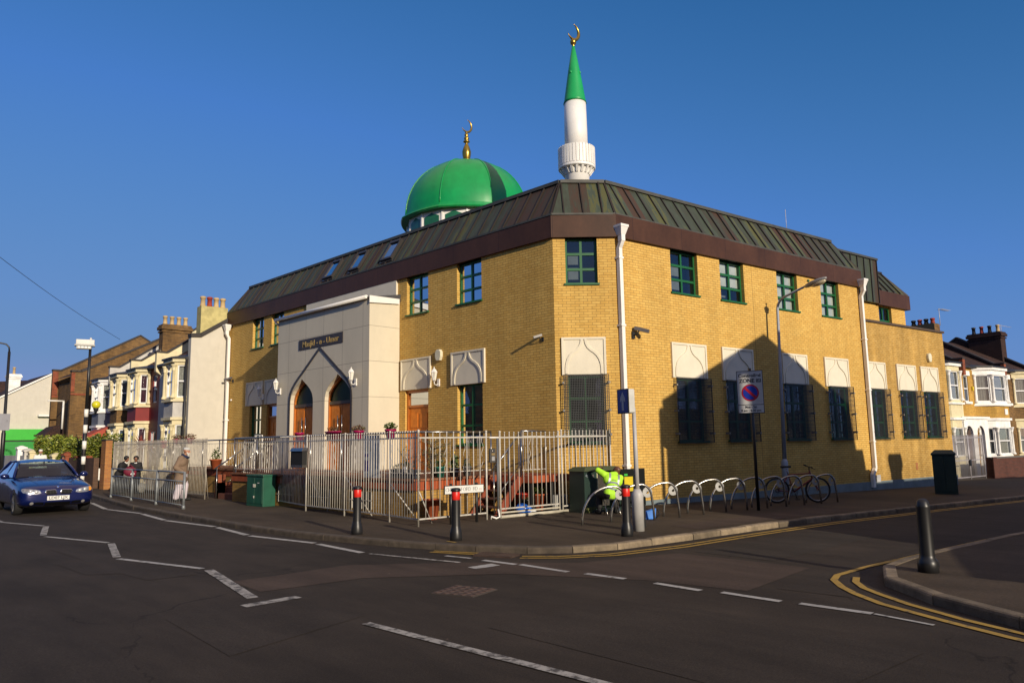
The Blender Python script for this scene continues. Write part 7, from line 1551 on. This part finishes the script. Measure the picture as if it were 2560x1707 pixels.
def figure(name, label, loc, rot, J, skin, s=1.0, group=None):
    """J: joints in metres (x forward, y left, z up)"""
    o = thing(name, label, 'person', loc, 0, group); MX.pop(o.name); m = MB(); ex = MB()
    J = {k: Vector(v) for k, v in J.items()}
    for sd in 'LR':
        capsule(m, J['hip' + sd], J['knee' + sd], .082 * s, .054 * s); capsule(m, J['knee' + sd], J['ank' + sd], .053 * s, .036 * s); capsule(m, J['ank' + sd] - V(0, 0, .03 * s), J['toe' + sd], .036 * s, .03 * s)
        capsule(m, J['sho' + sd], J['elb' + sd], .046 * s, .036 * s); capsule(m, J['elb' + sd], J['wri' + sd], .036 * s, .025 * s)
        d = J.get('fing' + sd, (J['wri' + sd] - J['elb' + sd]).normalized()); hand(ex, J['wri' + sd], d, J.get('palm' + sd, V(1, 0, 0)), 1 if sd == 'L' else -1, s)
        capsule(m, J['wri' + sd], J['wri' + sd] + d.normalized() * .06 * s, .026 * s, .03 * s, 10, .55, J.get('palm' + sd, V(1, 0, 0)))
    pv, ch_, nk = J['pelvis'], J['chest'], J['neck']; side = (J['shoL'] - J['shoR']).normalized(); sp = (ch_ - pv).normalized(); fr = side.cross(sp)
    capsule(m, pv - side * .06 * s, pv + side * .06 * s, .105 * s, .105 * s); capsule(m, pv, ch_, .115 * s, .135 * s, 16, .8, fr); capsule(m, ch_ - side * .08 * s, ch_ + side * .08 * s, .115 * s, .115 * s, 16, .85, fr)
    capsule(m, J['shoL'], J['shoR'], .055 * s, .055 * s); capsule(m, ch_ + sp * .08, nk, .07 * s, .056 * s); capsule(m, nk, J['head'] - V(0, 0, .05 * s), .054 * s, .052 * s)
    P, M_ = head_shape(m, J['head'], J['look'], s)
    b = blob('body', m, skin, o, .0125, 2, ex); o.location = loc; o.rotation_euler = (0, 0, rot)
    return o, J, P, M_, b
SK1 = pm('tan skin', (.42, .20, .12), .55, var=.08); SK2 = pm('brown skin', (.24, .10, .055), .5, var=.08); SK3 = pm('dark brown skin', (.11, .045, .025), .45, var=.08)
HAIR = pm('black hair', (.008, .007, .007), .5, bump=.6, bscale=90)
def trousers(o, J, mat, r1=.10, r2=.075, r3=.07, s=1.0, stop=.07, name='trousers', voxel=.014):
    m = MB(); side = (J['hipL'] - J['hipR']).normalized()
    for sd in 'LR':
        k, a = J['knee' + sd], J['ank' + sd]; e = a + (k - a).normalized() * stop; capsule(m, J['hip' + sd], k, r1 * s, r2 * s); capsule(m, k, e, r2 * s, r3 * s)
    capsule(m, J['pelvis'] - side * .06 * s, J['pelvis'] + side * .06 * s, .125 * s, .125 * s); return blob(name, m, mat, o, voxel, 3)
def jacket(o, J, mat, s=1.0, hem=.0, ra=.062, fat=1.0, name='jacket', sleeve=1.0, voxel=.014, collar=True, flare=0):
    m = MB(); pv, ch_ = J['pelvis'], J['chest']; side = (J['shoL'] - J['shoR']).normalized(); sp = (ch_ - pv).normalized(); fr = side.cross(sp)
    capsule(m, ch_ - side * .085 * s, ch_ + side * .085 * s, .138 * s * fat, .138 * s * fat, 16, .85, fr); capsule(m, pv, ch_, (.135 + flare) * s * fat, .15 * s * fat, 16, .85, fr); capsule(m, pv - side * .055 * s, pv + side * .055 * s, .125 * s * fat, .125 * s * fat)
    if hem:
        a = pv - sp * hem * .5; b = pv - V(0, 0, hem)
        capsule(m, pv - side * .05 * s, b - side * .06 * s, .12 * s * fat, (.115 + flare) * s * fat); capsule(m, pv + side * .05 * s, b + side * .06 * s, .12 * s * fat, (.115 + flare) * s * fat); capsule(m, b - side * .07 * s, b + side * .07 * s, (.12 + flare) * s * fat, (.12 + flare) * s * fat)
    capsule(m, J['shoL'], J['shoR'], .072 * s, .072 * s); capsule(m, J['shoL'].lerp(J['shoR'], .5) + sp * .02, J['neck'], .085 * s, .068 * s)
    for sd in 'LR':
        capsule(m, J['sho' + sd], J['elb' + sd] if sleeve >= .6 else J['sho' + sd].lerp(J['elb' + sd], sleeve * 1.6), (ra + .012) * s, ra * s)
        if sleeve >= .6: capsule(m, J['elb' + sd], J['elb' + sd].lerp(J['wri' + sd], sleeve), ra * s, (ra - .012) * s)
    return blob(name, m, mat, o, voxel, 3)
def shoes(o, J, mat, s=1.0):
    for sd in 'LR':
        m = MB(); a, t = J['ank' + sd], J['toe' + sd]; d = (t - a); d.z = 0; d.normalize(); h = V(a.x, a.y, .04 * s) - d * .04 * s
        capsule(m, h, V(t.x, t.y, .04 * s) + d * .03, .056 * s, .052 * s, 12, .8, V(0, 0, 1)); capsule(m, h + V(0, 0, .02), a + V(0, 0, .03), .05 * s, .052 * s); m.box(0, 0, 0, 0, 0, 0) if False else None; blob('shoe', m, mat, o, .01, 2)
def cap_(o, P, M_, mat, s=1.0, h=.062, name='cap'):
    m = MB(); prof = [(.1, .0), (.102, .03), (.098, h - .01), (.085, h + .004), (.04, h + .016), (.001, h + .018)]; n = 24; vs = []
    for r, z in prof:
        for k in range(n): a = 2 * math.pi * k / n; vs.append(P(r * 1.03 * math.cos(a) - .014, r * .83 * math.sin(a), z + .045))
    m.add(vs, [[i * n + k, i * n + (k + 1) % n, (i + 1) * n + (k + 1) % n, (i + 1) * n + k] for i in range(len(prof) - 1) for k in range(n)], True); return m.out(name, mat, o, world=False)
# old man walking
h0 = 1.0
J = dict(pelvis=(0, 0, .86), hipL=(0, .085, .84), hipR=(0, -.085, .84), kneeL=(.09, .09, .47), kneeR=(.0, -.09, .47), ankL=(.07, .09, .09), ankR=(-.10, -.09, .10), toeL=(.22, .10, .04), toeR=(.04, -.10, .04),
         chest=(.03, 0, 1.18), neck=(.08, 0, 1.38), head=(.14, 0, 1.50), look=(1, 0, -.12), shoL=(.03, .185, 1.29), shoR=(.03, -.185, 1.29), elbL=(-.09, .245, 1.02), elbR=(-.09, -.245, 1.02), wriL=(.06, .20, .90), wriR=(.06, -.20, .90), fingL=(.8, -.2, -.4), fingR=(.8, .2, -.4), palmL=(0, -1, 0), palmR=(0, 1, 0))
o, J_, P, M_, b = figure('person', 'elderly man with white cap and beard walking in a long taupe jacket by the railing', (9.2, 23.55, .1), R(-38), J, SK1)
face_bits(P, M_, o, 1); tr_ = trousers(o, J_, pm('pale pink white cotton', (.62, .55, .60), .8, var=.1), .12, .115, .10, stop=.02)
tunic = MB(); capsule(tunic, V(.03, .04, .80), V(.03, .04, .46), .14, .14); capsule(tunic, V(.03, -.04, .80), V(.01, -.04, .46), .14, .14); blob('tunic', tunic, MATS['pale pink white cotton'], o, .014, 3)
TAUPE = pm('taupe jacket cloth', (.20, .135, .09), .85, var=.15, bump=.3, bscale=30); jacket(o, J_, TAUPE, hem=.22, ra=.085, fat=1.34, flare=.02, sleeve=1.15)
m = MB(); m.tube([(.225, .03, 1.25), (.235, .02, 1.0), (.225, .01, .74)], .007, 5); m.out('zip', BLACKM, o, world=False)
m = MB(); m.tube([P(-.09, .05, -.13), P(-.10, 0, -.11), P(-.09, -.05, -.13), P(-.02, -.09, -.15), P(.05, -.07, -.17), P(.07, 0, -.18), P(.05, .07, -.17), P(-.02, .09, -.15), P(-.09, .05, -.13)], .045, 8); blob('scarf', m, pm('navy scarf', (.012, .02, .06), .9), o, .012, 2)
m = MB(); capsule(m, P(.055, 0, -.075), P(.075, 0, -.16), .052, .03); capsule(m, P(.03, .05, -.04), P(.06, .02, -.09), .026, .035); capsule(m, P(.03, -.05, -.04), P(.06, -.02, -.09), .026, .035); m.ell(P(.09, 0, -.036), (.012, .03, .008), 8, 6, M_.copy()); blob('beard', m, pm('white beard', (.62, .58, .52), .9, bump=.5, bscale=120), o, .009, 2)
cap_(o, P, M_, pm('pale knitted cap', (.50, .50, .48), .9, bump=.4, bscale=80)); shoes(o, J_, BLACKM)
# two school children
def child(label, loc, rot, s, look, lean=0.0, skin=SK2, bag=None, hairlong=False, arms=None):
    J = dict(pelvis=(0, 0, .70), hipL=(0, .07, .68), hipR=(0, -.07, .68), kneeL=(.05, .075, .38), kneeR=(.0, -.075, .38), ankL=(.02, .075, .08), ankR=(-.03, -.075, .08), toeL=(.15, .09, .035), toeR=(.10, -.09, .035),
             chest=(.03 + lean, 0, .98), neck=(.06 + lean * 1.5, 0, 1.13), head=(.09 + lean * 1.8, 0, 1.235), look=look, shoL=(.03 + lean * 1.2, .14, 1.06), shoR=(.03 + lean * 1.2, -.14, 1.06), elbL=(.07 + lean, .19, .85), elbR=(.07 + lean, -.19, .85), wriL=(.24 + lean, .08, .86), wriR=(.24 + lean, -.08, .86), fingL=(.7, -.6, .1), fingR=(.7, .6, .1), palmL=(0, -.5, .9), palmR=(0, .5, .9))
    if arms: J.update(arms)
    o, J_, P, M_, b = figure('person', label, loc, rot, J, skin, .88)
    face_bits(P, M_, o, .88); trousers(o, J_, pm('charcoal school trousers', (.014, .014, .016), .85), .1, .075, .07, .9); jacket(o, J_, pm('black school blazer', (.008, .008, .010), .8), .88, hem=.12, ra=.068, voxel=.013, fat=1.22); shoes(o, J_, BLACKM, .9)
    m = MB(); capsule(m, P(-.025, 0, .04), P(-.02, 0, .045), .1 * .9, .1 * .9); m.ell(P(-.03, 0, .055), (.10 * .88, .088 * .88, .082 * .88), 14, 10, M_.copy())
    for sg in (-1, 1): capsule(m, P(-.02, sg * .07, .06), P(-.02, sg * .075, .0), .028, .02)
    if hairlong: capsule(m, P(-.09, 0, .03), P(-.12, 0, -.10), .04, .02)
    # keep the face clear
    hh = blob('hair', m, HAIR, o, .011, 2)
    for v in hh.data.vertices:
        q = M_.transposed() @ (v.co - P(0, 0, 0)); 
        if q.x > .062 * .88 and q.z < .072 * .88: v.co += M_ @ V(-(q.x - .045), 0, .0)
    m = MB(); m.add([P(.03, .0, -.16), P(.0, .05, -.12), P(.055, .05, -.15), P(.07, .0, -.175), P(.055, -.05, -.15), P(.0, -.05, -.12)], [[0, 1, 2, 3], [0, 3, 4, 5]]); capsule(m, P(-.01, .045, -.125), P(.055, .02, -.16), .016, .02); capsule(m, P(-.01, -.045, -.125), P(.055, -.02, -.16), .016, .02); m.out('shirt_collar', WHITE, o, world=False)
    return o, J_, P, M_
o, J_, P, M_ = child('schoolboy in a black blazer leaning towards a girl beside the close barred railing', (9.30, 29.55, .1), R(-50), .88, (1, .1, -.25), .10)
o, J_, P, M_ = child('schoolgirl with glasses in a black jacket holding a maroon bag by the close barred railing', (9.66, 28.9, .1), R(-115), .88, (1, 0, -.12), .0, hairlong=True)
m = MB()
for sg in (-1, 1):
    cpt = P(.096, sg * .031, .010); m.tube([cpt + M_ @ V(0, .022 * math.cos(a * .5236), .017 * math.sin(a * .5236)) for a in range(13)], .0028, 4); m.tube([P(.096, sg * .053, .012), P(.0, sg * .075, .012)], .0025, 4)
m.tube([P(.098, .01, .012), P(.098, -.01, .012)], .003, 4); m.out('glasses', BLACKM, o, world=False)
MAR = pm('maroon fabric', (.16, .008, .03), .7, var=.3)
bg_ = thing('school_bag', 'maroon school bag with a white emblem held in front of the girl', 'bag', (9.42, 28.75, .78)); m = MB(); c = V(9.42, 28.75, .90); vdir = V(9.42, 28.75, 0).normalized(); rdir = V(vdir.y, -vdir.x, 0); Mb = Matrix((rdir, vdir, V(0, 0, 1))).transposed()
m.ell(c, (.22, .12, .17), 18, 12, Mb.copy()); m.ell(c + rdir * .08 + V(0, 0, -.1), (.13, .12, .12), 14, 10, Mb.copy()); m.v = [p for p in m.v]; bo = m.out('bag', MAR, bg_)
m = MB(); q = c + rdir * .08 - vdir * .125 + V(0, 0, -.08); m.hexa([q + rdir * a + V(0, 0, b_) + vdir * w_ for w_ in (0, .02) for a, b_ in ((-.07, -.01), (0, -.07), (.07, .0), (0, .07))]); m.out('emblem', WHITE, bg_)
m = MB(); m.tube([c + rdir * -.12 + V(0, 0, .12), c + V(0, 0, .24), c + rdir * .12 + V(0, 0, .12)], .015, 6); m.out('handle', MAR, bg_)
bg_ = thing('rucksack', 'small grey rucksack on the pavement beside the schoolgirl', 'bag', (9.75, 28.5, .1)); m = MB(); m.ell((9.75, 28.5, .3), (.14, .1, .2), 14, 10); m.ell((9.72, 28.4, .24), (.1, .05, .11), 12, 8); m.out('bag', pm('grey rucksack cloth', (.15, .14, .12), .8, var=.4, scale=15), bg_)
# man and child in the distance behind the car
J = dict(pelvis=(0, 0, .88), hipL=(0, .09, .86), hipR=(0, -.09, .86), kneeL=(.05, .09, .48), kneeR=(-.02, -.09, .48), ankL=(.05, .09, .09), ankR=(-.12, -.09, .1), toeL=(.2, .1, .04), toeR=(.02, -.1, .04),
         chest=(.02, 0, 1.22), neck=(.03, 0, 1.42), head=(.06, 0, 1.53), look=(1, 0, -.05), shoL=(.02, .185, 1.33), shoR=(.02, -.185, 1.33), elbL=(.0, .25, 1.06), elbR=(.02, -.25, 1.06), wriL=(.08, .24, .84), wriR=(.1, -.24, .84), fingL=(.2, 0, -1), fingR=(.2, 0, -1), palmL=(0, -1, 0), palmR=(0, 1, 0))
o, J_, P, M_, b = figure('person', 'man in a white robe and white cap walking behind the blue car', (9.2, 40.2, .1), R(-98), J, SK1)
WR = pm('white robe cloth', (.74, .72, .68), .8, bump=.2, bscale=20); face_bits(P, M_, o, 1); jacket(o, J_, WR, hem=.45, ra=.065, name='robe', flare=.02); trousers(o, J_, WR, .1, .09, .08); cap_(o, P, M_, WR); shoes(o, J_, BLACKM)
m = MB(); capsule(m, P(.055, 0, -.075), P(.07, 0, -.12), .045, .03); blob('beard', m, pm('grey beard', (.2, .18, .16), .9), o, .010, 2)
o, J_, P, M_ = child('small child with dark hair behind the bonnet of the blue car, by the gate piers', (9.4, 37.3, .1), R(-95), .88, (1, 0, -.1))
# worker at the open cabinet, seated on a folding stool, seen from behind
J = dict(pelvis=(0, 0, .45), hipL=(.03, .09, .44), hipR=(.03, -.09, .44), kneeL=(.38, .17, .42), kneeR=(.38, -.15, .44), ankL=(.33, .2, .09), ankR=(.36, -.2, .09), toeL=(.48, .22, .04), toeR=(.50, -.22, .04),
         chest=(.17, -.09, .74), neck=(.27, -.18, .86), head=(.33, -.24, .92), look=(.8, .5, -.35), shoL=(.21, .10, .87), shoR=(.20, -.27, .78), elbL=(.30, .24, .98), elbR=(.42, -.30, .66), wriL=(.50, .10, 1.0), wriR=(.55, -.16, .78), fingL=(.8, -.5, .1), fingR=(.8, .4, .1), palmL=(0, 0, -1), palmR=(0, 1, 0))
o, J_, P, M_, b = figure('person', 'worker in a lime high visibility shirt crouched at the open green cabinet', (13.27, 10.08, .1), R(54), J, SK3)
LIME = pm('lime high visibility cloth', (.42, .80, .03), .7, var=.12, bump=.2, bscale=14); RT = pm('reflective tape', (.27, .29, .30), .4, .2)
face_bits(P, M_, o, 1); trousers(o, J_, BLACKM, .11, .085, .08); jk = jacket(o, J_, LIME, ra=.068, sleeve=.5, name='shirt', voxel=.012, fat=1.04); shoes(o, J_, BLACKM)
btS = BVHTree.FromPolygons([v.co.copy() for v in jk.data.vertices], [list(p.vertices) for p in jk.data.polygons])
def tape(pts, w, axisdir, mat=RT, nm='reflective_strip', off=.006):
    """band wrapped on the shirt through points found by rays from outside toward the spine"""
    mb = MB(); L = []
    for p0_, dr in pts:
        h = btS.ray_cast(Vector(p0_), Vector(dr).normalized())
        if h[0] is not None: L.append(h[0] + h[1] * off)
    ax = Vector(axisdir).normalized() * w / 2
    for a, b_ in zip(L, L[1:]):
        if (a - b_).length < .12: mb.add([a - ax, b_ - ax, b_ + ax, a + ax], [[0, 1, 2, 3]], True)
    return mb.out(nm, mat, o, world=False, norm=False)
pv_, ch2 = J_['pelvis'], J_['chest']; spn = (ch2 - pv_).normalized(); sd_ = (J_['shoL'] - J_['shoR']).normalized(); bk_ = sd_.cross(spn) * -1
bk_ = bk_ if bk_.x < 0 else -bk_
for t in (.12, .58):
    c0 = pv_.lerp(ch2, t) + spn * .02; tape([(c0 + (bk_ * math.cos(a * .13) + sd_ * math.sin(a * .13)) * .6, -(bk_ * math.cos(a * .13) + sd_ * math.sin(a * .13))) for a in range(-13, 14)], .05, spn)
for sg in (-1, 1):
    c0 = pv_.lerp(ch2, .6) + sd_ * .10 * sg; tape([(c0 + spn * (.02 * k) + bk_ * .6, -bk_) for k in range(0, 14)], .045, sd_)
c0 = pv_.lerp(ch2, .82); tape([(c0 + bk_ * .6 + sd_ * (.01 * k), -bk_) for k in range(-5, 6)], .03, spn, pm('grey print', (.22, .38, .06), .7), 'back_print', .007)
stl = thing('folding_stool', 'folding stool with crossed steel legs under the crouching worker', 'stool', (13.27, 10.08, .1)); MX.pop(stl.name); m = MB()
for y in (-.15, .15): 
    m_ = MB(); m_.tube([(-.16, y, .01), (.16, y, .34)], .01, 6); m_.out('leg', STEEL, stl, world=False); m_ = MB(); m_.tube([(.16, y * .9, .01), (-.16, y * .9, .34)], .01, 6); m_.out('leg', STEEL, stl, world=False)
m.box(-.17, .17, -.17, .17, .335, .35); m.out('seat', BLACKM, stl, world=False, bevel=.005); stl.rotation_euler = (0, 0, R(54))
# ------------------------------------------------------------------ camera, sun, sky
f_, yaw, pitch, roll = 1838.28, R(44.603), R(7.8409), R(-0.93099)
fw = Vector((math.cos(yaw) * math.cos(pitch), math.sin(yaw) * math.cos(pitch), math.sin(pitch)))
r0 = fw.cross(Vector((0, 0, 1))).normalized(); u0 = r0.cross(fw)
rr = r0 * math.cos(roll) + u0 * math.sin(roll); uu = -r0 * math.sin(roll) + u0 * math.cos(roll)
cd = bpy.data.cameras.new('camera'); cam = bpy.data.objects.new('camera', cd); C.objects.link(cam)
cam.matrix_world = Matrix(((rr.x, uu.x, -fw.x, 0), (rr.y, uu.y, -fw.y, 0), (rr.z, uu.z, -fw.z, 1.7), (0, 0, 0, 1)))
cd.sensor_width = 36; cd.lens = 36 * f_ / 2560; cd.clip_end = 2000; cd.clip_start = 0.05
sc.camera = cam
SAZ, SEL = 77.4, 16.2
ld = Vector((math.cos(R(SAZ)) * math.cos(R(SEL)), math.sin(R(SAZ)) * math.cos(R(SEL)), -math.sin(R(SEL))))
sd = bpy.data.lights.new('sun', 'SUN'); sd.energy = 4.6; sd.angle = R(0.55); sd.color = (1.0, 0.87, 0.68)
so = bpy.data.objects.new('sun', sd); C.objects.link(so); so.rotation_euler = ld.to_track_quat('-Z', 'Y').to_euler(); so.location = (-20, -40, 30)
w = bpy.data.worlds.new('World'); sc.world = w; w.use_nodes = True
nt = w.node_tree; bg = nt.nodes['Background']
sky = nt.nodes.new('ShaderNodeTexSky'); sky.sky_type = 'NISHITA'; sky.sun_disc = False; sky.sun_elevation = R(SEL); sky.sun_rotation = R(90 - (SAZ + 180))
sky.altitude = 50; sky.air_density = 1.0; sky.dust_density = 0.6; sky.ozone_density = 2.5
# the Nishita sky graded per channel to the clear deep blue of the day
sp_ = nt.nodes.new('ShaderNodeSeparateColor'); cb_ = nt.nodes.new('ShaderNodeCombineColor'); nt.links.new(sky.outputs[0], sp_.inputs[0])
def mth(op, a, b=None, clamp=False):
    q = nt.nodes.new('ShaderNodeMath'); q.operation = op; q.use_clamp = clamp
    for i, v in enumerate((a, b)):
        if v is None: continue
        if isinstance(v, (int, float)): q.inputs[i].default_value = v
        else: nt.links.new(v, q.inputs[i])
    return q.outputs[0]
R_, G_, B_ = sp_.outputs[0], sp_.outputs[1], sp_.outputs[2]
rd_ = mth('MULTIPLY', mth('MULTIPLY', mth('SUBTRACT', mth('MULTIPLY', B_, 0.085), 0.60), 8.0, True), 1.3)
def shoulder(ch, top, k, off=0.02):   # top*(1-exp(-(x-off)/k)), x = sky*0.085
    x = mth('MAXIMUM', mth('SUBTRACT', mth('MULTIPLY', ch, 0.085), off), 0.0)
    return mth('MULTIPLY', mth('SUBTRACT', 1.0, mth('EXPONENT', mth('MULTIPLY', x, -1.0 / k))), top * 10)
nt.links.new(mth('MAXIMUM', shoulder(R_, 0.175, 0.160, 0.038), mth('MULTIPLY', R_, 0.36)), cb_.inputs[0])
nt.links.new(mth('MAXIMUM', shoulder(G_, 0.285, 0.125, 0.045), mth('MULTIPLY', G_, 0.30)), cb_.inputs[1])
nt.links.new(mth('MAXIMUM', mth('SUBTRACT', mth('MINIMUM', mth('MULTIPLY', B_, 1.38), 5.7), rd_), mth('MULTIPLY', B_, 0.36)), cb_.inputs[2])
# warm radiance added to the sky overhead, above the frame, to lift the shadows
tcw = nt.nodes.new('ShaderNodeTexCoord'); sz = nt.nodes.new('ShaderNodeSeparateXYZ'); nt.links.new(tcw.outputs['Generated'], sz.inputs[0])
topfill_ = nt.nodes.new('ShaderNodeMapRange'); topfill_.interpolation_type = 'SMOOTHSTEP'; topfill_.inputs[1].default_value = 0.56; topfill_.inputs[2].default_value = 0.80; nt.links.new(sz.outputs[2], topfill_.inputs[0])
ax_ = nt.nodes.new('ShaderNodeMix'); ax_.data_type = 'RGBA'; ax_.blend_type = 'ADD'; ax_.inputs[7].default_value = (4.2, 2.9, 1.4, 1); nt.links.new(topfill_.outputs[0], ax_.inputs[0]); nt.links.new(cb_.outputs[0], ax_.inputs[6])
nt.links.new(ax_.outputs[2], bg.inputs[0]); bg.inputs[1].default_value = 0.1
sc.view_settings.view_transform = 'Standard'; sc.view_settings.look = 'None'; sc.view_settings.exposure = 0; sc.view_settings.gamma = 1
sc.cycles.max_bounces = 6; sc.cycles.transparent_max_bounces = 8; sc.cycles.caustics_reflective = False; sc.cycles.caustics_refractive = False
